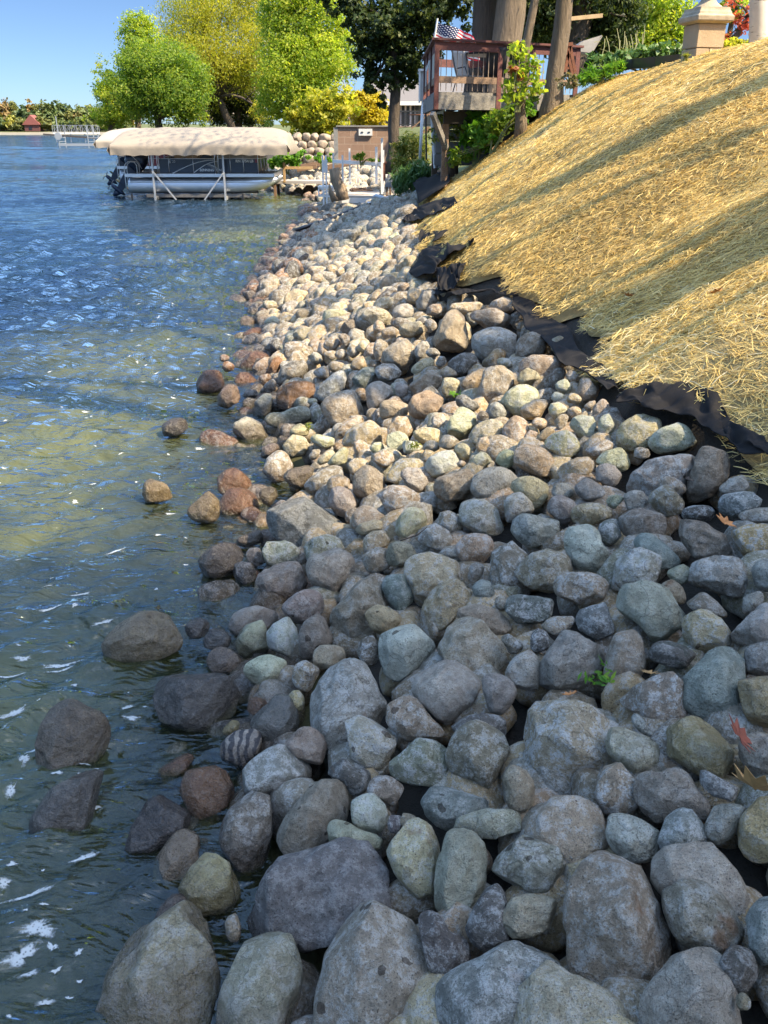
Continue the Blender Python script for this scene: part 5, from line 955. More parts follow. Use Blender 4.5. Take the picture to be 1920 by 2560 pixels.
# ---------------------------------------------------------------- boats on their lifts
def zz(py, Y): v = 1280 - py; return CAM_Z + Y * (-F_PX * SP + v * CP) / (F_PX * CP + v * SP)
ALU = plain('brushed_aluminium', (.66, .67, .69), .33, .06, 40, .75, stretch=(1, 30, 30)); ALU_D = plain('weathered_aluminium', (.45, .45, .44), .5, .15, 20, .6); DARK_AL = plain('stained_aluminium', (.16, .15, .14), .6, .2, 12, .4); WHITE = plain('white_paint', (.78, .77, .74), .4, .06, 8)
NAVY = plain('navy_panel', (.030, .042, .065), .25, .12, 4); BLACK = plain('black_plastic', (.02, .022, .028), .3, .2, 6); ENG = plain('dark_blue_enamel', (.020, .032, .065), .2, .15, 4); TAN_V = plain('tan_vinyl', (.42, .36, .28), .5, .1, 8); CARPET = plain('grey_deck_carpet', (.12, .115, .11), .9, .2, 60); RED_P = plain('red_panel', (.20, .02, .025), .3, .15, 5); RUST = plain('rusty_steel', (.23, .09, .05), .8, .35, 18)
def canvas(name, col):
    t = NT(name); c = t.coord(); n1 = t.noise(c, 1.6, 5, .6); w = t.noise(c, 300, 2); t.put(t.b.inputs['Base Color'], t.mix(n1, tuple(x * .88 for x in col), tuple(min(1, x * 1.08) for x in col))); t.b.inputs['Roughness'].default_value = .85
    tr = t.n('ShaderNodeBsdfTranslucent'); tr.inputs[0].default_value = (*col, 1); mx = t.n('ShaderNodeMixShader'); mx.inputs[0].default_value = .12; t.put(t.b.inputs['Normal'], t.bump(t.noise(c, 4, 4, .6), .25, .05)); t.t.links.new(t.b.outputs[0], mx.inputs[1]); t.t.links.new(tr.outputs[0], mx.inputs[2]); t.t.links.new(mx.outputs[0], t.out.inputs[0]); return t.m
CANVAS = canvas('beige_canvas', (.34, .285, .22)); CANVAS_C = canvas('cream_canvas', (.44, .375, .29))
def lettering(name, text, size, loc, mat, parent, bold=0.0):
    cu = bpy.data.curves.new(name, 'FONT'); cu.body = text; cu.size = size; cu.extrude = .003; cu.offset = bold; cu.resolution_u = 3; o = bpy.data.objects.new(name, cu); COL.objects.link(o); o.location = loc; o.rotation_euler = (R(90), 0, 0); me = bpy.data.meshes.new_from_object(o); bpy.data.objects.remove(o); o = link(name, me, mat, parent, loc); o.rotation_euler = (R(90), 0, 0); return o
def outboard(parent, loc, sc=1.0, tilt=R(38)):
    x0, y0, z0 = loc; T = Matrix.Translation((x0, y0, z0)) @ Matrix.Rotation(tilt, 4, 'Y') @ Matrix.Scale(sc, 4)
    def put(m, name, mat, par, smooth=True, bevel=0):
        m.v = [tuple(T @ Vector(v)) for v in m.v]; return m.build(name, mat, par, smooth=smooth, bevel=bevel)
    m = MB(); n = 18; prof = [(.30, .23, .17), (.36, .32, .22), (.50, .36, .25), (.72, .36, .25), (.88, .30, .22), (.96, .18, .14), (.985, .05, .04)]; vs = []; fs = []
    for z, rx, ry in prof:
        for k in range(n):
            a = k * 2 * math.pi / n; ca, sa = math.cos(a), math.sin(a); vs.append((rx * math.copysign(abs(ca) ** .7, ca) - .04, ry * math.copysign(abs(sa) ** .7, sa), z))
    for i in range(len(prof) - 1):
        for k in range(n): fs.append((i * n + k, i * n + (k + 1) % n, (i + 1) * n + (k + 1) % n, (i + 1) * n + k))
    fs += [tuple(range(n))[::-1], tuple((len(prof) - 1) * n + k for k in range(n))]; m.add(vs, fs); e = put(m, 'outboard_motor', ENG, parent)
    m = MB().tube([(-.395, -.16, .45), (-.41, 0, .46), (-.395, .16, .45)], .012, 6); m.tube([(.28, -.2, .5), (.1, -.262, .62), (-.25, -.25, .66)], .012, 6); put(m, 'trim_stripe', WHITE, e)
    m = MB().prism([(-.17, .34), (.15, .34), (.10, -.35), (-.12, -.35)], -.085, .085); m.box((0, 0, -.36), (.52, .22, .03)); m.prism([(-.13, -.36), (.12, -.36), (.08, -.62), (-.08, -.62)], -.05, .05); put(m, 'drive_leg', ENG, e, False, .012)
    m = MB().tube([(.24, 0, -.6), (.1, 0, -.6), (-.2, 0, -.6), (-.3, 0, -.6)], [.02, .07, .075, .045], 12); m.prism([(-.12, -.64), (.12, -.64), (.0, -.86), (-.1, -.86)], -.012, .012); put(m, 'gearcase', ENG, e)
    m = MB()
    for k in range(3):
        a = k * 2.094; m.prism([(math.cos(a - .35) * .05, math.sin(a - .35) * .05), (math.cos(a - .5) * .19, math.sin(a - .5) * .19), (math.cos(a + .25) * .2, math.sin(a + .25) * .2), (math.cos(a + .4) * .06, math.sin(a + .4) * .06)], 0, .01)
    m.v = [(-.31 - v[1], v[0], v[2] - .6) for v in m.v]; put(m, 'propeller', ALU_D, e, False); return e
def pontoon_boat(label, loc, panel, accent, letters=True, L=5.65):
    b = empty('pontoon_boat', loc, label, 'pontoon boat', 'pontoon boats on lifts'); zc, r0 = .535, .30
    for y in (.0, 2.0):
        m = MB(); n = 24; prof = [(0, .80), (.03, .95), (.08, 1)] + [(x, 1.0) for x in np.linspace(.6, L * .74, 6)] + [(L * .74 + f * L * .27, math.sqrt(max(0, 1 - f ** 2.3))) for f in (.15, .3, .45, .6, .72, .83, .92, .97, .995)]; vs = []
        for x, q in prof:
            lift = .22 * max(0, (x - L * .74) / (L * .27)) ** 1.6
            for k in range(n): a = k * 2 * math.pi / n; vs.append((x, y + r0 * q * math.cos(a), zc + lift + (r0 - (.0 if q > .99 else 0)) * q * math.sin(a) * (1 if math.sin(a) < 0 else .92)))
        fs = [(i * n + k, i * n + (k + 1) % n, (i + 1) * n + (k + 1) % n, (i + 1) * n + k) for i in range(len(prof) - 1) for k in range(n)] + [tuple(range(n))[::-1], tuple((len(prof) - 1) * n + k for k in range(n))]; m.add(vs, fs)
        p = m.build('pontoon', ALU, b, smooth=True); s_ = MB()
        for x in (L * .25, L * .5, L * .74): s_.tube([(x - .012, y, zc), (x + .012, y, zc)], r0 * 1.006, 24)
        s_.box((L * .46, y - r0 * .98, zc + .13), (L * .9, .03, .035)); s_.build('weld_seam', ALU, p)
    m = MB().box((L * .49, 1.0, .905), (L * .99, 2.62, .07)); m.box((L * .49, -.34, .90), (L, .05, .12)); m.box((L * .985, 1.0, .90), (.08, 2.7, .13)); m.build('deck_trim', ALU, b, bevel=.012); MB().box((L * .49, 1.0, .945), (L * .96, 2.5, .012)).build('deck', CARPET, b)
    x0, x1 = 1.25, L * .885; zt, zb = 1.56, .97
    side = MB()
    for (a, c) in ((x0, x1 * .675), (x1 * .70, x1)): side.box(((a + c) / 2, -.24, (zt + zb) / 2 - .02), (c - a - .04, .025, zt - zb - .08)); side.box(((a + c) / 2, 2.24, (zt + zb) / 2 - .02), (c - a - .04, .025, zt - zb - .08))
    side.box((x1, 1.0, (zt + zb) / 2 - .02), (.025, 2.4, zt - zb - .08)); side.box((x0, 1.6, (zt + zb) / 2 - .02), (.025, 1.2, zt - zb - .08)); sp = side.build('side_panel', panel, b, bevel=.006)
    def arc(xa, xb, z0, z1): return [(xa + (xb - xa) * t_, -.262, z0 + (z1 - z0) * math.sin(t_ * math.pi / 2) ** 1.0) for t_ in np.linspace(0, 1, 14)]
    m = MB().tube(arc(1.75, 3.35, zb, zt - .12), .016, 6); m.tube(arc(2.55, 3.5, zb + .02, zb + .42), .016, 6); m.build('swoosh_stripe', WHITE, sp)
    if letters:
        lettering('lettering', 'S', .19, (1.62, -.262, 1.33), WHITE, sp, .004); lettering('lettering', '20', .13, (1.76, -.262, 1.345), WHITE, sp); lettering('lettering', 'BENNINGTON', .125, (2.78, -.262, 1.045), WHITE, sp, .002); lettering('registration_number', 'RN 7754 LB', .135, (4.16, -.262, 1.36), WHITE, sp, .006); MB().box((5.0 - .06, -.262, 1.405), (.1, .01, .12)).build('registration_decal', RED_P, sp)
        m = MB(); 
        for k, (xa, xb, z) in enumerate(((3.02, 3.35, 1.26), (3.08, 3.42, 1.22), (3.2, 3.46, 1.18))): m.tube([(xa, -.262, z + .02), ((xa + xb) / 2, -.262, z + .015), (xb, -.262, z - .03)], [.003, .012, .004], 5)
        m.build('bird_emblem', WHITE, sp)
    rail = MB(); g = .017
    def loop(a, c, y, zlo, zhi): rail.tube([(a, y, zlo), (a, y, zhi - .1), (a + .03, y, zhi - .03), (a + .1, y, zhi), (c - .1, y, zhi), (c - .03, y, zhi - .03), (c, y, zhi - .1), (c, y, zlo)], g, 6)
    for y in (-.27, 2.27):
        for a, c in ((x0 - .35, x0 - .06), (x0, x1 * .675), (x1 * .70, x1)): loop(a, c, y, zb - .02, 1.70); rail.tube([(a, y, 1.49), (c, y, 1.49)], g * .8, 6)
        for x in (x0 + .38, x0 + 1.3, x1 * .79, x1 * .89): rail.tube([(x, y, zb), (x, y, 1.7)], g * .8, 6)
    for z in (1.7, 1.49): rail.tube([(x1, -.27, z), (x1 + .08, 0, z), (x1 + .08, 2.0, z), (x1, 2.27, z)], g, 6)
    for y in (0.05, 1.0, 1.95): rail.tube([(x1 + .07, y, zb), (x1 + .07, y, 1.7)], g, 6)
    rail.build('rail', ALU, b, smooth=True)
    for cx, cy, sg, ln in ((4.15, .1, -1, 1.5), (2.0, 1.95, 1, 1.3), (4.15, 1.95, 1, 1.5)): MB().prism([(cy - .25, .96), (cy + .25, .96), (cy + .25, 1.38 if sg < 0 else 1.66), (cy + sg * .1, 1.66 if sg > 0 else 1.38), (cy, 1.38), (cy - .25, 1.38)] if sg > 0 else [(cy - .28, .96), (cy + .25, .96), (cy + .25, 1.38), (cy - .12, 1.38), (cy - .12, 1.65), (cy - .28, 1.65)], cx - ln / 2, cx + ln / 2, 'x').build('bench_seat', TAN_V, b, bevel=.03)
    m = MB().prism([(2.75, .95), (3.25, .95), (3.2, 1.55), (2.95, 1.66), (2.72, 1.5)], .1, .75); c_ = m.build('console', BLACK, b, bevel=.02); st = MB(); st.tube([(2.66 + .06 * math.cos(a), .42 + .17 * math.sin(a), 1.52 + .15 * math.cos(a)) for a in np.linspace(0, 6.28, 14)], .014, 6); st.build('steering_wheel', BLACK, c_)
    m = MB().prism([(2.1, 1.1), (2.5, 1.1), (2.5, 1.25), (2.25, 1.3), (2.1, 1.75), (2.0, 1.72)], .2, .7); m.build('helm_chair', TAN_V, b, bevel=.04)
    lad = MB()
    for y in (-.15, .2): lad.tube([(-.1, y, .25), (-.1, y, 1.05), (-.06, y, 1.28), (.08, y, 1.38), (.3, y, 1.36), (.38, y, 1.25), (.38, y, .95)], .02, 6)
    for z in (.35, .6, .85): lad.tube([(-.1, -.15, z), (-.1, .2, z)], .02, 6)
    lad.build('boarding_ladder', WHITE, b, smooth=True); outboard(b, (-.22, .75, .84), 1.15); return b
def boat_lift(label, loc, canvas_m, xa, xb, posts=(1.07, 3.74), zs=(1.60, 1.97, 2.57), group='covered boat lifts'):
    l = empty('boat_lift', loc, label, 'boat lift', group); y0, y1 = -.55, 2.55; zv, ze, zt = zs
    for x in posts:
        for y in (y0, y1): MB().bar((x, y, -.55), (x, y, ze + .1), .065).build('post', ALU_D, l)
    for x in posts: MB().bar((x, y0, .10), (x, y1, .10), .09, .12).build('cross_beam', ALU_D, l)
    for y in (y0 + .35, y1 - .35): MB().bar((posts[0] - .4, y, .17), (posts[1] + .9, y, .17), .07, .12).build('side_beam', DARK_AL, l)
    for y in (y0, y1):
        MB().bar((posts[0] + .03, y - .05, 1.02), (posts[0] + .95, y - .05, -.15), .045).build('brace', ALU_D, l); MB().bar((posts[1] - .03, y - .05, .98), (posts[1] - .95, y - .05, -.15), .045).build('brace', ALU_D, l)
        MB().bar((xa + .25, y, ze), (xb - .25, y, ze), .05).build('canopy_rail', ALU, l)
    for x in (.12, posts[1] + .62): MB().bar((x, y0 + .25, -.5), (x, y0 + .25, .25), .06).build('bunk_foot', BLACK, l)
    wob = Waves(int(abs(loc[0]) * 10), 14, 2, 2.0, 9); W_ = y1 - y0 + .5
    def f(u, v):
        x = xa + (xb - xa) * u; s = 2 * v - 1; a = abs(s); endf = max(0.0, 1 - abs(2 * u - 1) ** 9) ** .5; wr = float(wob(np.array([x * 1.7 + v * 2.2, v * 3.5]))) * .009
        if a < .78: q = a / .78; z = ze + (zt - ze) * (1 - q ** 2.4) * (.25 + .75 * endf); y = (y0 + y1) / 2 + math.copysign(q ** .9, s) * W_ / 2
        else:
            q = (a - .78) / .22; z = ze + (zv + .035 * abs(math.sin(x * 6.6)) - ze) * q; y = (y0 + y1) / 2 + math.copysign(W_ / 2 + .02 + .02 * math.sin(x * 9) * q, s)
        sag = .004 * math.sin((x - xa) / (xb - xa) * math.pi * 7) ** 2 * (1 - a) + .012 * math.sin(u * math.pi * 2 + .7)
        return (x - math.copysign((1 - endf) * .0, u - .5), y + wr * .8, z + wr - sag)
    m = MB().grid(f, 150, 44)
    for u, sg in ((0.0, -1), (1.0, 1)):      # closed rounded ends
        n = 24; ring = [Vector(f(u, .11 + .78 * k / n)) for k in range(n + 1)]; mid = [Vector((p.x + sg * .12, p.y, max(ze - .18, p.z - .25))) for p in ring]; low = [Vector((p.x + sg * .02, p.y * .98 + .03, zv + .02 * abs(math.sin(p.y * 8)))) for p in ring]; vs = ring + mid + low
        m.add(vs, [(r_ * (n + 1) + k, r_ * (n + 1) + k + 1, (r_ + 1) * (n + 1) + k + 1, (r_ + 1) * (n + 1) + k) for r_ in range(2) for k in range(n)])
    m.build('canopy', canvas_m, l, smooth=True); return l
X0 = at(322, 440, 36).x
pontoon_boat('silver pontoon boat with dark navy side panels under a beige canopy', (X0, 36, 0), NAVY, WHITE); boat_lift('boat lift with long beige scalloped canopy over the navy pontoon boat', (X0, 36, 0), CANVAS, -.38, 6.18)
X1 = at(268, 440, 43).x; pontoon_boat('pontoon boat with red panels, mostly hidden behind the navy one', (X1 + .5, 43.5, 0), RED_P, WHITE, False); boat_lift('boat lift with cream canopy behind the beige one, showing at its left end', (X1 + .35, 43.5, 0), CANVAS_C, -.6, 6.4, zs=(1.72, 2.05, 2.56))
# a bare lift standing in open water and the footbridge pier beyond
p = at(150, 371, 137); l = empty('boat_lift', (p.x, 137, 0), 'empty white boat lift standing alone in open water', 'boat lift')
for x in (0, 4.2):
    for y in (0, 2.8): MB().bar((x, y, -.5), (x, y, 2.9 if (x, y) != (0, 0) else 4.2), .11).build('post', ALU_D, l)
for y in (0, 2.8): MB().bar((-.1, y, .45), (5.6, y, .45), .14, .3).build('side_beam', ALU_D, l)
MB().bar((-2.6, 1.4, 1.85), (4.8, 1.4, 1.35), .3, .22).build('bunk_beam', plain('dark_wood', (.07, .06, .055), .8), l); m = MB()
for z in (.9, 1.4, .6): m.bar((0, 0, z), (0, 2.8, z), .09); m.bar((4.2, 0, z), (5.6, 0, z), .09)
m.build('cross_bar', ALU_D, l); MB().tube([(.0, -.2, 1.6), (.0, .0, 1.6)], .5, 14).build('winch_wheel', ALU_D, l)
p = at(131, 322, 205); l = empty('footbridge', (p.x, 205, 0), 'white lattice footbridge pier before the far wood', 'footbridge'); Lb = 9.6; z0, z1 = 1.75, 3.3
MB().box((Lb / 2, .6, z0), (Lb, 1.3, .25)).build('walkway', WHITE, l); m = MB()
for y in (0, 1.25):
    m.bar((0, y, z1), (Lb, y, z1), .08)
    for k in range(9): x = k * Lb / 8; m.bar((x, y, z0), (x, y, z1), .07); (m.bar((x, y, z0), (x + Lb / 8, y, z1), .05) if k < 8 else None)
m.build('railing', ALU_D, l); m = MB()
for x in (.4, 3.5, 6.6, 9.4): m.bar((x, .6, -1), (x, .6, z0), .2)
m.build('pile', ALU_D, l)
p = at(78, 318, 482); h = empty('boathouse', (p.x - 4, 483, 1.0), 'dark red gabled house at the water across the lake', 'house'); MB().box((4, 3, 2.2), (7.5, 6, 3.2)).build('wall', plain('dark_red_wall', (.13, .05, .045), .8), h); MB().prism([(-.6, 3.6), (8.6, 3.6), (4, 8.2)], -.6, 6.6).build('roof', plain('red_roof', (.24, .08, .065), .8), h); MB().box((3.2, -.05, 2.0), (1.6, .1, 1.5)).build('window', BLACK, h)
p = at(25, 318, 484); h = empty('boathouse', (p.x - 14, 484, 1.0), 'small pale cottage at the water across the lake, left of the red one', 'house'); MB().box((3, 3, 1.6), (6, 5, 2.6)).build('wall', plain('pale_wall', (.5, .45, .38), .8), h); MB().prism([(-.5, 2.8), (6.5, 2.8), (3, 5.2)], .2, 6).build('roof', plain('brown_roof', (.2, .12, .09), .8), h)
t = NT('beach_sand'); t.put(t.b.inputs['Base Color'], t.mix(t.noise(t.coord(), .2, 4), (.20, .18, .12), (.30, .26, .19))); o = sheet('beach', np.array([469.5, 474, 479]), np.linspace(-260, -40, 40), lambda U, Y: U, lambda X, Y: np.interp(Y, [469.5, 474, 479], [.03, .75, 1.3]) + np.sin(X * .11) * .12, t.m); tag(o, kind='structure')
# ---------------------------------------------------------------- houses, hut, walls behind the shore
SIDE = plain('grey_siding', (.20, .205, .19), .8, .12, 5); ROOF = plain('grey_shingles', (.16, .145, .135), .95, .3, 30); TRIM = plain('white_trim', (.70, .69, .66), .5, .05, 6); GLASS = plain('dark_window_glass', (.03, .035, .04), .08, .3, 3); WOODB = plain('brown_deck_wood', (.22, .13, .075), .8, .25, 12, stretch=(.3, 3, 3)); DARKM = plain('dark_metal', (.03, .03, .032), .5, .2, 8)
def wpos(px, py, Y): return at(px, py, Y)
Yh = 76; hz = zz(331, Yh); a = wpos(945, 331, Yh).x; b_ = wpos(1112, 331, Yh).x; ze_ = zz(258, Yh); H = empty('house', (a, Yh, hz), 'grey-sided house with wide grey roof and white french doors behind the oak', 'house'); Lh = b_ - a; he = ze_ - hz
w_ = MB().box((Lh / 2, 4.5, he / 2), (Lh, 9, he)).build('wall', SIDE, H); m = MB()
for k in range(1, 16): m.box((Lh / 2, -.012, he * k / 16), (Lh, .024, .03))
m.build('siding_board', SIDE, w_)
rz_ = zz(200, Yh + 4) - hz; rf = MB().prism([(-.6, he - .15), (-.6, he + .05), (4.6, rz_), (10, he + .05), (10, he - .15)], -.9, Lh + 4, 'x'); rf.build('roof', ROOF, H); MB().box((Lh / 2 + 1.4, -.63, he - .02), (Lh + 5, .06, .28)).build('gutter', TRIM, H)
def win(px0, px1, py0, py1, par, Y, x0, z0, mull=1, name='window', frame=TRIM):
    xa, xb, za, zb_ = wpos(px0, py1, Y).x - x0, wpos(px1, py1, Y).x - x0, zz(py1, Y) - z0, zz(py0, Y) - z0; m = MB().box(((xa + xb) / 2, -.035, (za + zb_) / 2), (xb - xa, .07, zb_ - za)); f = m.build(name, frame, par); n = mull; wd = (xb - xa) / n; g = MB()
    for k in range(n): g.box((xa + wd * (k + .5), -.078, (za + zb_) / 2), (wd - .14, .012, zb_ - za - .16))
    g.build('pane', GLASS, f); return f
win(961, 981, 265, 312, H, Yh, a, hz, 1); win(1001, 1038, 262, 318, H, Yh, a, hz, 3, 'french_door'); MB().box((wpos(1042, 265, Yh).x - a, -.15, zz(265, Yh) - hz), (.28, .3, .55)).build('wall_lamp', DARKM, H)
Yd = 70; dz = zz(330, Yd); x0 = wpos(948, 330, Yd).x; x1 = wpos(1078, 330, Yd).x; D = empty('house_deck', (x0, Yd, dz - 1.4), 'brown wooden deck with dark railing in front of the grey house', 'deck'); Ld = x1 - x0; d0 = zz(316, Yd) - (dz - 1.4)
MB().box((Ld / 2, 3, d0 - .25), (Ld, 6, .5)).build('platform', WOODB, D); m = MB()
for k in range(9): m.bar((Ld * k / 8, 0, d0), (Ld * k / 8, 0, d0 + 1.0), .09)
m.bar((0, 0, d0 + 1.0), (Ld, 0, d0 + 1.0), .1); m.bar((0, 0, d0 + .12), (Ld, 0, d0 + .12), .06)
for k in range(60): m.bar((Ld * k / 60, 0, d0 + .1), (Ld * k / 60, 0, d0 + 1.0), .025)
m.build('railing', DARKM, D)
for px in (1038, 965): MB().bar((wpos(px, 330, Yd).x - x0, .1, -.8), (wpos(px, 330, Yd).x - x0, .1, d0 - .5), .25).build('post', plain('light_post_wood', (.42, .27, .12), .8, .2, 10), D)
p = wpos(1048, 305, 68); t_ = empty('round_table', (p.x, 68, zz(316, Yd)), 'small red-rimmed table on the house deck', 'table'); MB().tube([(0, 0, .72), (0, 0, .78)], .75, 20).build('tabletop', RUST, t_); MB().tube([(0, 0, 0), (0, 0, .72)], .06, 8).build('leg', DARKM, t_)
p0, p1 = wpos(1072, 322, 60), wpos(1028, 362, 58); s_ = empty('stair', p1, 'brown wooden stair with a rail climbing to the house deck', 'stair'); m = MB(); q = p0 - p1
for y in (0, 1.1): m.bar((0, y, 0), (q.x, y, q.z), .08, .35)
m.build('stringer', WOODB, s_); MB().bar((0, 0, .9), (q.x, 0, q.z + .9), .07).build('handrail', WOODB, s_); m = MB()
for k in range(8): m.box((q.x * (k + .5) / 8, .55, q.z * (k + .5) / 8 + .1), (.3, 1.1, .05))
m.build('tread', WOODB, s_)
# cottage with tan siding glimpsed under the willow
Yc = 78; zc_ = zz(300, Yc); a = wpos(498, 300, Yc).x; b_ = wpos(640, 300, Yc).x; H2 = empty('house', (a, Yc, zc_), 'tan-sided house glimpsed under the willow, over the covered boat', 'house'); w_ = MB().box(((b_ - a) / 2, 3, 1.6), (b_ - a, 6, 3.2)).build('wall', plain('tan_siding', (.42, .36, .28), .8, .1, 4), H2); m = MB()
for k in range(1, 14): m.box(((b_ - a) / 2, -.012, k * .23), (b_ - a, .024, .03))
m.build('siding_board', MATS['tan_siding'], w_); MB().prism([(-.5, 3.1), (3, 5), (6.5, 3.1)], -.4, b_ - a + .4, 'x').build('roof', ROOF, H2); win(600, 616, 254, 276, H2, Yc, a, zc_, 1)
# concrete block hut
t = NT('brown_block'); c = t.coord(); br = t.n('ShaderNodeTexBrick'); mp = t.n('ShaderNodeMapping'); t.t.links.new(c, mp.inputs[0]); mp.inputs['Rotation'].default_value = (R(90), 0, 0); t.t.links.new(mp.outputs[0], br.inputs['Vector']); br.inputs['Scale'].default_value = 1; br.inputs['Brick Width'].default_value = .4; br.inputs['Row Height'].default_value = .2; br.inputs['Mortar Size'].default_value = .008; br.inputs['Color1'].default_value = (.35, .225, .155, 1); br.inputs['Color2'].default_value = (.30, .19, .13, 1); br.inputs['Mortar'].default_value = (.42, .31, .23, 1)
n1 = t.noise(c, 3, 5, .6); t.put(t.b.inputs['Base Color'], t.mix(1.0, br.outputs[0], t.mix(n1, (.75, .75, .75), (1.15, 1.15, 1.15)), 'MULTIPLY')); t.b.inputs['Roughness'].default_value = .95; t.put(t.b.inputs['Normal'], t.bump(t.math('ADD', br.outputs['Fac'], t.noise(c, 60, 3)), .5, -.01)); BLOCK = t.m
Yb = 29.5; a = at(846, 400, Yb); b_ = at(975, 400, Yb); zt = zz(317, Yb); zb = zz(412, Yb); Hb = empty('block_hut', (a.x, Yb, zb), 'low brown concrete-block hut with a small window, beside the oak trunk', 'hut'); Lb = b_.x - a.x; hb = zt - zb
MB().box((Lb / 2, .9, hb / 2), (Lb, 1.8, hb)).build('wall', BLOCK, Hb); MB().box((-.065, .9, hb / 2 - .01), (.13, 1.84, hb - .02)).build('corner_post', plain('grey_concrete', (.26, .25, .23), .95, .2, 12), Hb); MB().box((Lb / 2, .9, hb + .02), (Lb + .1, 1.9, .04)).build('cap', MATS['grey_concrete'], Hb)
win(897, 931, 322, 339, Hb, Yb, a.x, zb, 2)
# boulder retaining wall: each block
BW = plain('cream_boulder', (.29, .23, .165), .9, .45, 4, bump=.06); rr = random.Random(3)
for row in range(1, 5):
    x = 700 + row % 2 * 9
    while x < 838:
        w = rr.uniform(19, 31); h = 19; Yw = 45 + row * -.35 + rr.uniform(-.1, .1); px, py = x + w / 2, 327 + row * 17.5 + rr.uniform(-2, 2); c = at(px, py, Yw); s = 45 / F_PX
        if py < 404: 
            th = np.linspace(0, 2 * math.pi, 24, endpoint=False); Rf = 1 / ((np.abs(np.cos(th)) / (w / 2)) ** 3 + (np.abs(np.sin(th)) / (h / 2)) ** 3) ** (1 / 3) * s * 1.04; V, F = rock_verts(Rf, .3, np.array([[1, 0, 0], [0, 0, 1], [0, 1, 0.]]), 5000 + row * 40 + int(x), 3, True, False)
            o = link('wall_boulder', np_mesh('wall_boulder', V, tris=F, smooth=True), BW, loc=c); tag(o, 'cream boulder of the stacked retaining wall under the lime tree', 'boulder', 'boulders of the retaining wall')
        x += w
# steps, timbers and the grey walkway at the water
p = at(690, 452, 38); l = empty('walkway', (p.x, 38, zz(456, 38)), 'low grey wooden walkway beside the boat bow', 'walkway'); MB().box((1.0, .6, 0), (2.2, 1.3, .10)).build('deck_boards', plain('grey_planks', (.34, .31, .28), .85, .2, 6, stretch=(.4, 6, 4)), l); m = MB()
for x in (-.05, 2.05):
    for y in (0, 1.2): m.bar((x, y, -.9), (x, y, .0), .1)
m.build('pile', WOODB, l); MB().bar((.35, -.02, 0), (.35, -.02, .75), .09).build('post', plain('light_post_wood', (.42, .27, .12)), l); MB().bar((.35, -.02, .55), (1.5, -.02, .55), .06, .1).build('handrail', MATS['light_post_wood'], l)
for k, (pa, pb, Y, lab) in enumerate((((742, 424), (792, 415), 41, 'lower weathered timber step below the boulder wall'), ((752, 417), (800, 409), 42, 'upper weathered timber step below the boulder wall'), ((815, 421), (905, 399), 33, 'long brown landscape timber behind the white lift posts'))):
    A, B = at(*pa, Y), at(*pb, Y); o = MB().bar((0, 0, 0), B - A, .16, .2).build('timber', WOODB, None, A, bevel=.01); tag(o, lab, 'timber')
# ---------------------------------------------------------------- white lift frame, dock and the things lying round it
Yk = 27.0; f0 = at(857, 493, Yk); zt = zz(492, Yk); l = empty('dock_section', (f0.x, Yk, 0), 'white aluminium dock section with grey boards at the end of the stones', 'dock'); Lk = at(948, 492, Yk).x - f0.x
MB().box((Lk / 2, 1.2, zt + .0), (Lk, 2.3, .05)).build('deck_boards', plain('pale_planks', (.50, .43, .35), .8, .15, 5, stretch=(.3, 9, 3)), l); m = MB()
for y in (.02, 2.38): m.bar((-.03, y, zt - .10), (Lk + .03, y, zt - .10), .06, .14)
for x in (0, Lk): m.bar((x, .05, zt - .10), (x, 2.35, zt - .10), .06, .14)
m.build('frame', WHITE, l)
for x, y in ((.05, .06), (Lk - .05, .06), (.05, 2.3), (Lk - .05, 2.3)): MB().bar((x, y, -.1), (x, y, zt - .17), .065).build('leg', WHITE, l)
m = MB().bar((.05, .05, zt - .55), (Lk, .05, zt - .55), .05); m.bar((.05, .05, zt - .2), (Lk, .05, zt - .5), .03); m.build('brace', WHITE, l)
p = at(834, 475, 28.4); l = empty('boat_hoist', (p.x, 28.4, .3), 'frame of tall thin white posts with a crossbar around the dock section', 'boat hoist')
for px, y0, y1, Y, w in ((834, 382, 440, 29.6, .05), (858, 388, 496, 27.2, .05), (875, 371, 462, 29.2, .055), (895, 379, 458, 29.6, .04), (941, 367, 460, 28.6, .075), (955, 345, 492, 27.3, .06), (959, 375, 480, 28.2, .04)):
    A, B = at(px, y1, Y) - l.location, at(px, y0, Y) - l.location; MB().bar((A.x, A.y, A.z), (A.x, A.y, B.z), w).build('post', WHITE, l)
A, B = at(833, 403, 29.4) - l.location, at(956, 411, 28.6) - l.location; MB().bar(A, B, .07, .1).build('crossbar', WHITE, l)
p = at(812, 508, 28); l = empty('lift_post', (p.x, 28, 0), 'twin white lift post with a latticed bracket at the water edge', 'lift post')
for px in (809, 817): A, B = at(px, 500, 28) - l.location, at(px, 388, 28) - l.location; MB().bar((A.x, 0, -.2), (A.x, 0, B.z), .045).build('post', WHITE, l)
z0, z1 = zz(490, 28), zz(470, 28); xa, xb = at(797, 480, 28).x - p.x, at(832, 480, 28).x - p.x; m = MB()
for y in (0, .5):
    for z in (z0, z1): m.bar((xa, y, z), (xb, y, z), .04)
    m.bar((xa, y, z0), (xb, y, z1), .025); m.bar((xb, y, z0), (xa, y, z1), .025)
for x in (xa, xb):
    for z in (z0, z1): m.bar((x, 0, z), (x, .5, z), .04)
    m.bar((x, 0, z0), (x, 0, z1), .04)
m.box(((xa + xb) / 2, .25, z1 + .03), (xb - xa + .05, .55, .04)); m.build('bracket', WHITE, l); MB().box((at(813, 415, 28).x - p.x, -.03, zz(416, 28)), (.14, .05, .35)).build('plate', TRIM, l)
LOG = bark('bare_log', (.40, .29, .19), (.48, .35, .22), .8)
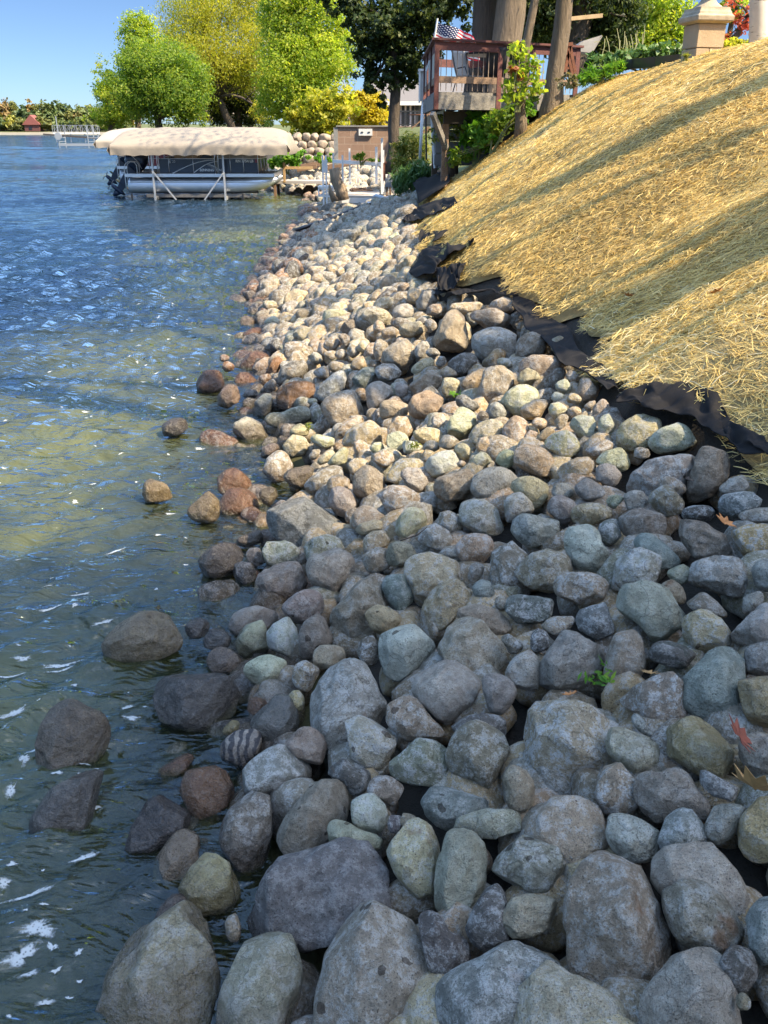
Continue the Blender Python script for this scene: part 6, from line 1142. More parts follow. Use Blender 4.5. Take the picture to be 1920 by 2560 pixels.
A, B = at(856, 500, 26.6), at(834, 421, 26.6); o = MB().tube([A, A.lerp(B, .3) + Vector((.03, 0, 0)), A.lerp(B, .65) + Vector((-.02, 0, 0)), B], [.21, .17, .15, .14], 12, jit=.2, seed=2).build('log', LOG, smooth=True); tag(o, 'thick barkless log leaning at the dock corner', 'log')
A, B = at(838, 502, 26.3), at(823, 459, 26.3); o = MB().tube([A, A.lerp(B, .5) + Vector((-.04, 0, 0)), B], [.09, .07, .02], 7, jit=.5, seed=5).build('log', LOG, smooth=True); tag(o, 'thin splintered log leaning beside the thick barkless one', 'log')
def pt(px, py, Y, lift=0): p = at(px, py, Y); return p
PVC = plain('grey_pvc', (.50, .53, .55), .4, .08, 5); m = MB().tube([pt(935, 506, 25.6), pt(935, 492, 25.6), pt(940, 489, 25.5), pt(962, 496, 25.2), pt(1000, 495, 24.5), pt(1035, 483, 23.5), pt(1068, 464, 22.3)], .05, 10); o = m.build('drain_pipe', PVC, smooth=True); tag(o, 'pale grey plastic pipe sagging over the stones beside the red pump', 'pipe')
RED = plain('red_enamel', (.50, .012, .02), .35, .15, 6); A = at(951, 509, 25.4); l = empty('pump', A, 'red pump with a white label lying on the stones under the dock', 'pump'); m = MB().tube([(-.22, 0, 0), (-.2, 0, 0), (.14, 0, .02), (.16, 0, .02)], [.10, .125, .125, .10], 14); m.tube([(.16, 0, .02), (.26, 0, .03)], [.15, .15], 12); m.box((-.12, 0, .0), (.2, .3, .2)); m.box((.1, 0, .13), (.2, .16, .06)); m.build('housing', RED, l, bevel=.01); MB().box((.06, -.135, .03), (.09, .02, .1)).build('sticker', TRIM, l); MB().tube([(-.22, 0, .0), (-.36, 0, .02)], .045, 10).build('inlet', ALU, l)
m = MB().tube([at(936, 508, 25.4), at(905, 516, 25.3), at(868, 529, 24.8), at(830, 546, 23.6), at(785, 561, 22.6), at(740, 575, 22.2)], .045, 8); o = m.build('hose', BLACK, smooth=True); tag(o, 'black hose running from the red pump down to the water', 'hose')
A = at(971, 492, 25.8); l = empty('junction_box', A, 'grey electrical box on two short wooden stakes beside the white frame', 'electrical box'); hh = zz(446, 25.8) - A.z; MB().box((0, 0, hh - .11), (.18, .13, .22)).build('box', plain('grey_box', (.22, .24, .26), .5, .05), l, bevel=.012); 
for x in (-.05, .06): MB().bar((x, .02, -.1), (x * .7, .02, hh - .22), .05).build('stake', WOODB, l)
m = MB().tube([at(988, 498, 25.4), at(987, 470, 25.4), at(986, 452, 25.4), at(990, 447, 25.4)], .016, 6); o = m.build('conduit', PVC); tag(o, 'thin grey conduit bent out of the ground beside the electrical box', 'conduit')
A = at(961, 452, 26.4); l = empty('rack', A, 'rust-red steel hoist arm standing behind the electrical box', 'hoist'); m = MB(); P_ = lambda px, py, Y=26.4: at(px, py, Y) - A
m.bar(P_(961, 452), P_(961, 408), .07); MB().bar(P_(961, 410), P_(991, 391), .07).build('arm', RUST, l); m.bar(P_(961, 432), P_(968, 420), .05); m.build('mast', RUST, l); mm = MB(); mm.bar(P_(984, 391), P_(987, 400), .04); mm.bar(P_(989, 388), P_(992, 397), .04); mm.build('hook', RUST, l)
TOOLC = plain('muddy_tool', (.10, .06, .04), .8, .5, 30); A = at(895, 481, 27.6); l = empty('shovel', A, 'muddy tools lying in a heap on the white dock', 'tools'); m = MB(); rr = random.Random(8)
for k in range(7): m.tube([(rr.uniform(-.22, -.05), rr.uniform(-.2, .2), .04 + .01 * k), (rr.uniform(.1, .45), rr.uniform(-.2, .2), .05 + .012 * k)], .018, 6)
m.box((-.15, 0, .06), (.16, .16, .05), .4, .2); m.box((.3, .05, .06), (.2, .1, .06), -.5); m.build('handle', TOOLC, l)
# ---------------------------------------------------------------- stump, pole, box on a pole
STW = plain('cut_wood', (.40, .27, .15), .8, .3, 20); q = at(1120, 458, 19.6); l = empty('stump', q, 'tall slant-cut tree stump above the hanging fabric', 'stump'); m = MB(); n = 16; vs = []
for z, r_ in ((-.5, .23), (0, .20), (.35, .175), (.5, .17)):
    for k in range(n): a = k * 6.283 / n; rj = r_ * (1 + .08 * math.sin(3 * a + 1)); zz_ = z + (max(0, z - .2)) * 1.35 * (math.cos(a) * .62); vs.append((rj * math.cos(a) + z * .05, rj * math.sin(a), zz_))
m.add(vs, [(i * n + k, i * n + (k + 1) % n, (i + 1) * n + (k + 1) % n, (i + 1) * n + k) for i in range(3) for k in range(n)]); m.build('trunk', bark('stump_bark', (.30, .20, .12), (.20, .14, .09)), l, smooth=True); m = MB(); m.add(vs[-n:], [tuple(range(n))]); o_ = m.build('cut_face', STW, l); o_.location = (0, 0, .004)
A = at(1049, 392, 24); l = empty('pole', A, 'slim white pole carrying a tall grey box left of the deck', 'pole'); zt_ = zz(248, 24) - A.z; MB().tube([(0, 0, -.3), (at(1057, 300, 24).x - A.x, 0, zt_)], .04, 10).build('shaft', TRIM, l, smooth=True); bx = at(1064, 215, 24) - A; MB().box((bx.x, .1, bx.z), (.26, .3, .66)).build('box', plain('pale_grey_box', (.36, .36, .35), .6, .08), l); MB().box((bx.x - .145, .09, bx.z), (.03, .36, .74)).build('box_edge', TRIM, l); MB().box((bx.x, .1, bx.z + .35), (.36, .4, .05)).build('lid', TRIM, l)
A = at(1066, 400, 21); o = MB().tube([A, at(1064, 262, 21)], .022, 6).build('stake', DARKM); tag(o, 'thin dark stake standing between the white pole and the concrete wall', 'stake')
A = at(1078, 330, 20.2); o = MB().tube([at(1088, 420, 20.2), at(1082, 330, 20.2), at(1080, 290, 20.2)], .035, 8).build('post', TRIM); tag(o, 'peeling white post against the end of the concrete wall', 'post')
t = NT('stacked_concrete'); c = t.coord(); n1 = t.noise(c, 2.5, 6, .65); n2 = t.noise(c, 30, 4, .6); t.put(t.b.inputs['Base Color'], t.mix(n1, (.16, .15, .135), (.30, .285, .26))); t.b.inputs['Roughness'].default_value = .95; t.put(t.b.inputs['Normal'], t.bump(t.math('ADD', n1, n2), .5, .02)); CONC = t.m
A = at(1080, 415, 20.0); l = empty('concrete_wall', A, 'stepped grey concrete block wall under the deck', 'wall'); hw = zz(292, 20) - A.z
for k in range(4): MB().box((1.75 + .02 * k, .35 + .06 * k, hw * (k + .5) / 4), (3.4, .7, hw / 4 - .015)).build('course', CONC, l, bevel=.015)
# ---------------------------------------------------------------- the deck on the bank
DRED = plain('worn_red_paint', (.12, .042, .035), .75, .35, 9, stretch=(.6, 4, 4)); DGREY = plain('weathered_timber', (.21, .19, .165), .9, .35, 7, stretch=(.5, 6, 6), bump=.01); DBR = plain('worn_brown_rail', (.24, .155, .10), .85, .35, 9, stretch=(.4, 5, 5)); BAL = plain('bronze_baluster', (.32, .24, .18), .5, .15, 8)
C0 = at(1085, 229, 17.5); C1 = at(1447, 180, 19.1); zf = C0.z; dv = Vector((C1.x - C0.x, C1.y - C0.y, 0)); Ld = dv.length; ang = math.atan2(dv.y, dv.x); DK = empty('deck', (C0.x, C0.y, zf), 'raised timber deck with worn dark red railing on the bank edge', 'deck')
depth = 4.8; sl = at(1268, 229, 17.9); xm = (Vector((sl.x, sl.y, 0)) - Vector((C0.x, C0.y, 0))).length * 1.0; ht = 3.945 - zf
MB().box((Ld / 2, depth / 2, -.025), (Ld - .02, depth - .1, .05)).build('floor', DGREY, DK); m = MB().box((Ld / 2, .02, -.17), (Ld, .05, .24)); m.box((.02, depth / 2, -.17), (.05, depth - .1, .24)); m.box((Ld - .02, depth / 2, -.17), (.05, depth - .1, .24)); m.build('rim_joist', DGREY, DK); m = MB().box((Ld / 2, .5, -.42), (Ld - .5, .12, .22)); m.box((Ld / 2, depth - .7, -.42), (Ld - .5, .12, .22))
for k in range(9): m.box((.3 + (Ld - .6) * k / 8, depth / 2, -.17), (.045, depth - .2, .2))
m.build('beam', plain('dark_joist', (.06, .05, .045), .9, .3, 8), DK)
for x, y in ((.3, .5), (xm, .5), (Ld - .3, .5), (.3, depth - .7), (Ld - .3, depth - .7)): MB().bar((x, y, -1.9), (x, y, -.53), .15).build('support_post', DBR, DK)
MB().bar((.32, .44, -.95), (-.02, .02, -.35), .1).build('knee_brace', DGREY, DK)
for x, y in ((.05, .03), (xm, .03), (Ld - .05, .03), (.05, depth * .33), (.05, depth * .66), (.05, depth - .05), (Ld - .05, depth - .05)): MB().box((x, y, ht / 2 - .15), (.10, .10, ht + .28)).build('post', DRED, DK)
tr_ = MB().box((Ld / 2, .0, ht + .012), (Ld + .12, .16, .035)); tr_.box((Ld / 2, .01, ht - .085), (Ld - .1, .045, .14)); tr_.box((.02, depth / 2, ht + .008), (.15, depth - .15, .032)); tr_.box((.05, depth / 2, ht - .085), (.045, depth - .1, .14)); tr_.box((Ld / 2, depth, ht - .06), (Ld - .1, .05, .16)); tr_.build('top_rail', DRED, DK); br_ = MB().box((Ld / 2, .015, .2), (Ld - .1, .05, .11)); br_.box((.05, depth / 2, .2), (.045, depth - .1, .11)); br_.build('bottom_rail', DBR, DK)
x = .14
while x < Ld - .08:
    if abs(x - xm) > .07: MB().tube([(x, .05, .02), (x, .05, ht - .03)], .009, 6).build('baluster', BAL, DK)
    x += .115
for y0_, y1_ in ((.12, depth * .32), (depth * .35, depth * .64), (depth * .68, depth - .1)): MB().box((.045, (y0_ + y1_) / 2, ht * .56), (.02, y1_ - y0_, ht * .55)).build('side_panel', plain('frosted_panel', (.55, .53, .50), .3, .05), DK)
for o in [c for c in bpy.data.objects if c.parent == DK]:      # the front edge runs aslant, the sides run straight back
    n = len(o.data.vertices); q = np.empty(n * 3, np.float32); o.data.vertices.foreach_get('co', q); q = q.reshape(-1, 3); x = q[:, 0].copy(); q[:, 0] = x * math.cos(ang); q[:, 1] += x * math.sin(ang); o.data.vertices.foreach_set('co', q.ravel()); o.data.update()
def patio_chair(label, px, Y, rz, mat, w=.5):
    p = at(px, 240, Y); l = empty('patio_chair', (p.x, Y, zf), label, 'chair', 'patio chairs on the deck', rz); l.scale = (.74, .74, .74); m = MB().grid(lambda u, v: ((u - .5) * w, .24 + .20 * v + .05 * math.sin(v * 2.6), .40 + .62 * v), 8, 10); m.build('backrest', mat, l, smooth=True, thick=.025); MB().box((0, -.02, .40), (w, .5, .035)).build('seat', mat, l, bevel=.012)
    for s in (-1, 1):
        MB().tube([(s * w * .5, -.26, 0), (s * w * .52, -.24, .40), (s * w * .53, -.1, .62), (s * w * .52, .2, .60)], .015, 8).build('armrest', DARKM, l); MB().tube([(s * w * .5, .40, 0), (s * w * .5, .22, .40), (s * w * .5, .48, 1.04)], .014, 8).build('leg', DARKM, l)
    return l
SLING = plain('taupe_sling', (.34, .30, .26), .8, .1, 30); SLING_D = plain('black_sling', (.035, .035, .04), .8, .15, 30)
patio_chair('taupe sling patio chair seen from its side behind the deck rail', 1172, 18.7, R(35), SLING, .46); patio_chair('black mesh patio chair with its high back to the deck rail', 1231, 18.5, R(-176), SLING_D, .5)
patio_chair('far black patio chair half hidden behind the sapling', 1302, 19.3, R(160), SLING_D, .5)
p = at(1216, 240, 19.3); l = empty('patio_table', (p.x, 19.3, zf), 'round black patio table between the sling chairs', 'table'); MB().tube([(0, 0, .70), (0, 0, .735)], [.5, .52], 28).build('tabletop', DARKM, l); MB().tube([(0, 0, 0), (0, 0, .7)], .04, 10).build('leg', DARKM, l)
# flag
t = NT('striped_flag'); uv = t.n('ShaderNodeUVMap'); sp_ = t.n('ShaderNodeSeparateXYZ'); t.t.links.new(uv.outputs[0], sp_.inputs[0]); U_, V_ = sp_.outputs[0], sp_.outputs[1]
stripe = t.math('LESS_THAN', t.math('MODULO', t.math('MULTIPLY', V_, 13.0), 2.0), 1.0); col = t.mix(stripe, (.72, .70, .68), (.52, .02, .045)); can = t.math('MULTIPLY', t.math('LESS_THAN', U_, .42), t.math('GREATER_THAN', V_, 6 / 13))
gx = t.math('MULTIPLY', U_, 11 / .42 / 1.0); gy = t.math('MULTIPLY', t.math('SUBTRACT', V_, 6 / 13), 9 / (7 / 13)); fx = t.math('SUBTRACT', t.math('FRACT', gx), .5); fy = t.math('SUBTRACT', t.math('FRACT', gy), .5); d2 = t.math('ADD', t.math('MULTIPLY', fx, fx), t.math('MULTIPLY', fy, fy)); par = t.math('LESS_THAN', t.math('MODULO', t.math('ADD', t.math('FLOOR', gx), t.math('FLOOR', gy)), 2.0), .5)
star = t.math('MULTIPLY', t.math('LESS_THAN', d2, .13), par); col = t.mix(can, col, t.mix(star, (.015, .025, .09), (.75, .75, .75))); t.put(t.b.inputs['Base Color'], col); t.b.inputs['Roughness'].default_value = .8; tr = t.n('ShaderNodeBsdfTranslucent'); t.put(tr.inputs[0], col); mx = t.n('ShaderNodeMixShader'); mx.inputs[0].default_value = .3; t.t.links.new(t.b.outputs[0], mx.inputs[1]); t.t.links.new(tr.outputs[0], mx.inputs[2]); t.t.links.new(mx.outputs[0], t.out.inputs[0])
YF = 20.2; TOP = [(1093, 55), (1140, 70), (1172, 84), (1192, 108)]; BOT = [(1080, 104), (1118, 118), (1160, 140), (1199, 156)]
def cat4(P, u): P = np.array(P, float); k = min(int(u * 3), 2); f = u * 3 - k; p0 = P[max(k - 1, 0)]; p1 = P[k]; p2 = P[k + 1]; p3 = P[min(k + 2, 3)]; return .5 * (2 * p1 + (p2 - p0) * f + (2 * p0 - 5 * p1 + 4 * p2 - p3) * f * f + (3 * p1 - p0 - 3 * p2 + p3) * f ** 3)
nu, nv = 40, 24; A = at(1081, 130, YF); FL = empty('flag', A, 'stars and stripes flag on a slanting pole behind the deck rail', 'flag'); V = []; UVS = []
for j in range(nv + 1):
    for i in range(nu + 1):
        u, v = i / nu, j / nv; q = cat4(BOT, u) * (1 - v) + cat4(TOP, u) * v; p = at(q[0], q[1], YF) - A; V.append((p.x, p.y + .09 * math.sin(u * 11 + v * 2.5) * u ** .5, p.z + .012 * math.sin(u * 14 + v * 3))); UVS.append((u, v))
me = np_mesh('cloth', V, faces=[(j * (nu + 1) + i, j * (nu + 1) + i + 1, (j + 1) * (nu + 1) + i + 1, (j + 1) * (nu + 1) + i) for j in range(nv) for i in range(nu)], smooth=True); ul = me.uv_layers.new(name='UVMap'); ul.data.foreach_set('uv', np.array([UVS[lp.vertex_index] for lp in me.loops], np.float32).ravel()); link('cloth', me, t.m, FL)
B = at(1094, 46, YF) - A; Z = at(1066, 178, YF) - A; MB().tube([Z, (0, 0, 0), B], .018, 8).build('pole', TRIM, FL)
# red sawhorse and barrow-like bundle at the right end of the deck
A = at(1424, 188, 18.3); l = empty('sawhorse', A, 'rust-red sawhorse standing beyond the right end of the deck', 'sawhorse'); P_ = lambda px, py, Y=18.3: at(px, py, Y) - A
for a_, b2 in (((1402, 186), (1418, 108)), ((1438, 182), (1424, 108)), ((1412, 180), (1426, 112)), ((1432, 190), (1414, 112))): MB().bar(P_(*a_), P_(*b2), .05).build('leg', RUST, l)
m = MB().bar(P_(1400, 170), P_(1440, 170), .04); m.bar(P_(1410, 112), P_(1432, 110), .06); m.build('rail', RUST, l)
A = at(1465, 130, 20.5); o = MB().prism([(-.28, .0), (.12, -.05), (.34, .32), (-.1, .2)], 0, .5).build('tarp', plain('grey_tarp', (.40, .37, .33), .7, .2, 6), None, A, bevel=.03); tag(o, 'folded pale tarpaulin hanging over the right end of the deck', 'tarpaulin')
A = at(1425, 47, 25); o = MB().bar((0, 0, 0), at(1506, 39, 25) - A, .09).build('plank', plain('pale_plank', (.55, .38, .2), .8, .2, 6), None, A); tag(o, 'pale plank fixed across the dark trunk beyond the deck', 'plank')
# ---------------------------------------------------------------- stone pillar with an urn base
t = NT('sandstone'); c = t.coord(); n1 = t.noise(c, 3, 6, .6); n2 = t.noise(c, 40, 5, .7); t.put(t.b.inputs['Base Color'], t.mix(n1, (.34, .235, .13), (.52, .39, .25))); t.b.inputs['Roughness'].default_value = .92; t.put(t.b.inputs['Normal'], t.bump(t.math('ADD', n1, t.math('MULTIPLY', n2, .6)), .5, .02)); SAND = t.m; CAPM = plain('pale_cast_stone', (.40, .32, .22), .9, .25, 8, bump=.01)
A = at(1752, 150, 13.4); l = empty('stone_pillar', A, 'sandstone block pillar with a moulded cap and urn foot on the crest', 'pillar', rz=R(12)); l.scale = (.76, .76, 1); hh = zz(62, 13.4) - A.z
for k in range(3):
    z0, z1 = -.45 + (hh + .45) * k / 3, -.45 + (hh + .45) * (k + 1) / 3; m = MB(); 
    if k == 1: m.box((-.13, 0, (z0 + z1) / 2), (.255, .5, z1 - z0 - .008)); m.box((.13, 0, (z0 + z1) / 2), (.255, .5, z1 - z0 - .008))
    else: m.box((0, 0, (z0 + z1) / 2), (.52, .505, z1 - z0 - .008))
    m.build('block', SAND, l, bevel=.008)
m = MB(); prof = [(.27, 0), (.34, .03), (.35, .085), (.31, .11), (.31, .125), (.285, .16), (.28, .19)]; vs = []
for r_, z in prof: vs += [(-r_, -r_, hh + z), (r_, -r_, hh + z), (r_, r_, hh + z), (-r_, r_, hh + z)]
m.add(vs, [(i * 4 + k, i * 4 + (k + 1) % 4, (i + 1) * 4 + (k + 1) % 4, (i + 1) * 4 + k) for i in range(len(prof) - 1) for k in range(4)] + [(3, 2, 1, 0), tuple(len(vs) - 4 + k for k in range(4))]); m.build('cap', CAPM, l, bevel=.006)
m = MB(); prof = [(.26, .19), (.24, .21), (.16, .25), (.12, .29), (.11, .33), (.15, .36), (.24, .40), (.27, .5), (.25, .62), (.20, .70), (.0, .71)]; n = 24; vs = [(r_ * math.cos(k * 6.2832 / n), r_ * math.sin(k * 6.2832 / n), hh + z) for r_, z in prof for k in range(n)]; m.add(vs, [(i * n + k, i * n + (k + 1) % n, (i + 1) * n + (k + 1) % n, (i + 1) * n + k) for i in range(len(prof) - 1) for k in range(n)]); m.build('urn', CAPM, l, smooth=True)
# ---------------------------------------------------------------- plants of the bank
HOSTA = leaf_mat('hosta_leaves', [(.05, .11, .035), (.08, .16, .05), (.13, .22, .07), (.35, .40, .22)], .3); WEED = leaf_mat('weed_leaves', [(.10, .14, .03), (.16, .20, .04), (.26, .26, .06), (.34, .28, .10)], .4); BRIGHT = leaf_mat('bright_leaves', [(.07, .17, .02), (.10, .24, .03), (.16, .30, .04), (.24, .36, .06)], .45); DRY = leaf_mat('dry_leaves', [(.30, .10, .04), (.38, .17, .06), (.25, .08, .04), (.42, .26, .10)], .3)
STEM = plain('green_stem', (.14, .15, .05), .7, .2, 10)
def plant(name, label, cat, px, py, Y, blobs, leaf, mat, seed, stems=6, group=None, **kw):
    f = at(px, py, Y); l = empty(name, f, label, cat, group); bb = [bl(*b[:4], Y, b[4], *(b[5:])) for b in blobs]; lb = [(c - f, r_, n) for c, r_, n in bb]; crown('foliage', lb, leaf, mat, l, seed, **kw); m = MB(); rr = random.Random(seed)
    for i in range(stems): c, r_, n = lb[i % len(lb)]; e = c + Vector((rr.uniform(-.7, .7) * r_[0], rr.uniform(-.5, .5) * r_[1], rr.uniform(-.2, .8) * r_[2])); m.tube([(rr.uniform(-.06, .06), 0, -.1), (e.x * .4, e.y * .4, e.z * .55), e], [.016, .011, .004], 5)
    m.build('stem', STEM, l); return l
plant('hosta_clump', 'dense dark green strap-leaved clump behind the electrical box', 'plant', 1035, 475, 23.5, [(1030, 440, 42, 26, 1500), (1060, 425, 30, 28, 900), (1000, 455, 16, 22, 350)], .17, HOSTA, 201, asp=.22, droop=.8, clump=.4)
plant('weed_patch', 'tall yellow-green weeds in front of the grey house deck', 'weeds', 1015, 440, 25, [(1005, 400, 26, 26, 900), (1030, 370, 34, 32, 1100), (1000, 360, 16, 20, 350), (1055, 385, 16, 26, 400)], .13, WEED, 202, stems=26, asp=.22, clump=.5)
plant('goldenrod', 'bright yellow-green tuft left of the dark strap-leaved clump', 'weeds', 995, 445, 24.5, [(997, 418, 16, 18, 420), (1018, 408, 16, 14, 320)], .10, WEED, 203, stems=10, asp=.35)
plant('leafy_shrub', 'broad-leaved bright green shrub in front of the concrete wall', 'shrub', 1190, 405, 18.2, [(1180, 305, 16, 22, 170), (1215, 305, 18, 18, 150), (1190, 350, 26, 32, 330), (1222, 360, 12, 18, 90), (1170, 390, 14, 12, 60)], .17, BRIGHT, 204, stems=8, asp=.75, clump=.55)
plant('low_shrub', 'small yellow-green plant at the straw edge below the slim trunk', 'plant', 1228, 370, 17.5, [(1228, 352, 14, 14, 60), (1318, 278, 16, 20, 110), (1300, 300, 14, 12, 60)], .13, BRIGHT, 205, stems=5, asp=.6)
plant('sapling', 'leafy green sapling covering the deck corner post', 'sapling', 1295, 265, 17.0, [(1290, 130, 20, 22, 105), (1300, 170, 20, 24, 120), (1285, 205, 18, 22, 105), (1315, 225, 20, 22, 105), (1280, 240, 20, 18, 90), (1335, 170, 12, 30, 82), (1345, 215, 10, 22, 52)], .105, GREEN_L, 206, stems=9, asp=.6, clump=.6)
plant('autumn_twig', 'sprig of red-orange leaves on the leafy sapling by the deck post', 'twig', 1290, 205, 16.9, [(1283, 175, 14, 10, 40), (1300, 192, 10, 8, 24)], .10, DRY, 207, stems=3, asp=.6)
plant('vine', 'thin yellowing vine straggling over the concrete wall', 'vine', 1105, 330, 19.4, [(1110, 300, 20, 10, 70), (1140, 330, 26, 30, 150), (1120, 350, 16, 14, 60), (1085, 345, 8, 22, 50)], .10, WEED, 208, stems=9, asp=.5, clump=.7)
plant('undergrowth', 'tangled dark undergrowth between the deck and the straw', 'undergrowth', 1250, 340, 18.0, [(1250, 300, 40, 20, 380), (1290, 285, 24, 18, 240), (1240, 325, 24, 14, 170), (1135, 390, 22, 22, 160), (1330, 250, 14, 16, 110)], .12, GREEN_M, 209, stems=16, asp=.45, clump=.6)
plant('hosta_row', 'row of pale-edged hostas along the black edging left of the pillar', 'plants', 1600, 165, 17.6, [(1500, 152, 26, 12, 330), (1545, 146, 30, 13, 420), (1595, 140, 32, 14, 480), (1650, 134, 32, 14, 480), (1690, 132, 22, 13, 320), (1480, 162, 16, 10, 160)], .13, HOSTA, 210, stems=6, asp=.5, droop=.4, clump=.5)
plant('daylily_clump', 'bright strappy grass-like clump at the straw edge below the hostas', 'plants', 1500, 190, 17.0, [(1480, 188, 22, 12, 420), (1515, 180, 22, 11, 380), (1545, 170, 18, 9, 260), (1455, 200, 14, 9, 180)], .17, BRIGHT, 211, stems=6, asp=.12, up=-.2, clump=.5)
plant('grey_plant', 'wilted grey-green plant right of the stout trunk', 'plant', 1425, 205, 16.6, [(1425, 195, 16, 16, 120), (1400, 205, 12, 16, 80), (1440, 215, 14, 8, 60)], .10, leaf_mat('wilted_leaves', [(.12, .12, .07), (.16, .16, .09), (.20, .18, .11), (.22, .17, .09)], .3), 212, stems=9, asp=.3)
l = plant('seed_stalks', 'tall thin pale seed stalks rising above the hostas', 'plant', 1560, 150, 17.8, [(1530, 118, 60, 22, 40)], .06, WEED, 213, stems=2, asp=.2); m = MB(); rr = random.Random(6)
for i in range(15): px = rr.uniform(1490, 1625); A = at(px, 148, 17.8) - l.location; B = at(px + rr.uniform(-10, 14), rr.uniform(62, 105), 17.8) - l.location; m.tube([A, A.lerp(B, .6) + Vector((.02, 0, 0)), B], [.009, .008, .006], 5)
m.build('stalk', plain('pale_stalk', (.42, .40, .20), .7, .1, 8), l)
plant('tuft', 'pale dry grass tuft at the foot of the stone pillar', 'grass tuft', 1712, 152, 13.0, [(1712, 143, 9, 8, 90)], .10, WEED, 214, stems=4, asp=.1)
plant('shore_bush', 'low green bush under the boat canopy end', 'bush', 720, 430, 40, [(715, 395, 34, 16, 900), (750, 388, 20, 14, 450), (690, 405, 20, 12, 350), (735, 415, 22, 8, 260)], .16, BRIGHT, 215, stems=8, asp=.5)
plant('shore_bush', 'small bright green bush behind the twin white lift post', 'bush', 803, 420, 40, [(795, 393, 14, 14, 380), (822, 397, 9, 13, 200)], .13, BRIGHT, 216, stems=6, asp=.5)
plant('shore_bush', 'dark low bush between the brown hut and the tall white posts', 'bush', 905, 405, 28.8, [(908, 388, 16, 9, 160), (890, 395, 22, 7, 150), (935, 398, 16, 6, 100)], .10, GREEN_M, 217, stems=7, asp=.5)
for i, (px, py, lab, w) in enumerate(((550, 935, 'green weed tuft growing beside the large flat red boulder', .05), (770, 1078, 'yellowed weed tuft among the tan stones below the pale-streaked slab', .035), (1135, 998, 'small green weed under the tan square cobble', .03), (1035, 1130, 'dry mossy tuft among the palest sunlit cobbles', .03), (1490, 1715, 'dark green weed in the gap above the huge grey-brown boulder', .04))):
    q, t_, d = ground_hit(px, py, .04); l = empty('weed', q, lab, 'weed', 'weeds among the stones'); crown('foliage', [(Vector((0, 0, .04)), (w * 1.2, w * 1.2, w * .7), 36)], .035, BRIGHT if i in (0, 2, 4) else WEED, l, 230 + i, asp=.35, clump=.6)
# black garden edging along the crest
E0 = [at(1475, 196, 17.2), at(1520, 172, 17.3), at(1580, 160, 17.0), at(1640, 155, 16.2), at(1700, 150, 15.2), at(1735, 146, 14.4)]; m = MB()
for a_, b2 in zip(E0[:-1], E0[1:]): m.bar(a_, b2, .03, .16)
o = m.build('garden_edging', BLACK); tag(o, 'black plastic garden edging between hostas and straw', 'edging')
q = ground_hit(1462, 205)[0]; o = MB().tube([q, at(1450, 178, q.y), at(1432, 140, q.y)], [.012, .012, .008], 6).build('twig', plain('pale_stalk', (.42, .40, .20))); tag(o, 'bent bare twig sticking out of the straw before the sawhorse', 'twig')
# ---------------------------------------------------------------- fallen leaves, twig, board
def maple_leaf(label, px, py, lift, size, mat, rz, tilt, curl=.3):
    q, t_, d = ground_hit(px, py, lift); q = q - Vector(d) * .03; pr = [(0, -.5), (.08, -.2), (.42, -.42), (.34, -.12), (.55, .05), (.33, .12), (.36, .38), (.13, .28), (0, .58), (-.13, .28), (-.36, .38), (-.33, .12), (-.55, .05), (-.34, -.12), (-.42, -.42), (-.08, -.2)]
    vs = [(0, 0, 0)] + [(x * size, y * size, curl * size * (x * x + y * y) * (1 if (i % 3) else 1.6)) for i, (x, y) in enumerate(pr)]; m = MB().add(vs, [(0, 1 + i, 1 + (i + 1) % len(pr)) for i in range(len(pr))]); o = m.build('fallen_leaf', mat, None, q, thick=.0015); o.rotation_euler = (tilt, .35, rz); tag(o, label, 'leaf', 'fallen leaves'); return o
LR = plain('red_dry_leaf', (.20, .05, .025), .7, .35, 25); LB = plain('brown_dry_leaf', (.30, .17, .06), .7, .4, 25); LO = plain('orange_dry_leaf', (.42, .17, .05), .7, .3, 25)
maple_leaf('dark red maple leaf lodged right of the broad tan oval', 1848, 1840, .06, .12, LR, 1.0, .75); maple_leaf('curled brown maple leaf lying below the dark red one', 1885, 1970, .08, .13, LB, 2.3, .9, .7); maple_leaf('orange leaf in the gap above the purple four-sided stone', 1812, 1305, .02, .09, LO, .4, .3); maple_leaf('small brown leaf beside the tall grey club-shaped stone', 1625, 1683, .03, .06, LB, 1.9, .2); maple_leaf('tiny orange leaf in the gap above the huge grey-brown boulder', 1425, 1735, .02, .05, LO, 2.9, .3); maple_leaf('dark curled leaf on the wide crusted boulder', 1712, 1198, .10, .07, plain('blackened_leaf', (.05, .035, .025), .8, .3, 20), .9, .5, .8)
maple_leaf('orange leaf lying on the shaded straw', 1572, 738, .12, .07, LO, .3, -.4); maple_leaf('pale orange leaf on the sunlit straw at the border', 1790, 730, .12, .09, LO, 1.2, -.4); maple_leaf('rust-red leaf high on the straw near the crest', 1822, 222, .12, .09, LR, 1.9, -.4)
P0, P1, P2 = [ground_hit(*p, .16)[0] for p in ((1000, 1352), (1042, 1338), (1068, 1318))]; o = MB().tube([P0, P1, P2], [.003, .004, .002], 5).build('twig', plain('dark_twig', (.05, .035, .025), .9)); tag(o, 'thin dark twig lying across the tan upright cobble', 'twig')
BOARD = plain('grey_plank_wood', (.40, .38, .35), .8, .18, 8, stretch=(8, .6, 8), bump=.004); A, B = at_z(1850, 2640, 1.02), at_z(2010, 2290, 1.12); dv = (B - A).normalized(); A = A - dv * .5; o = MB().box((.15, (B - A).length / 2, 0), (.30, (B - A).length, .05)).build('plank', BOARD, None, A, bevel=.006); o.rotation_euler = (R(6), R(4), math.atan2(-(B - A).x, (B - A).y)); tag(o, 'bare grey plank end poking over the stones at the very corner of the view', 'plank')
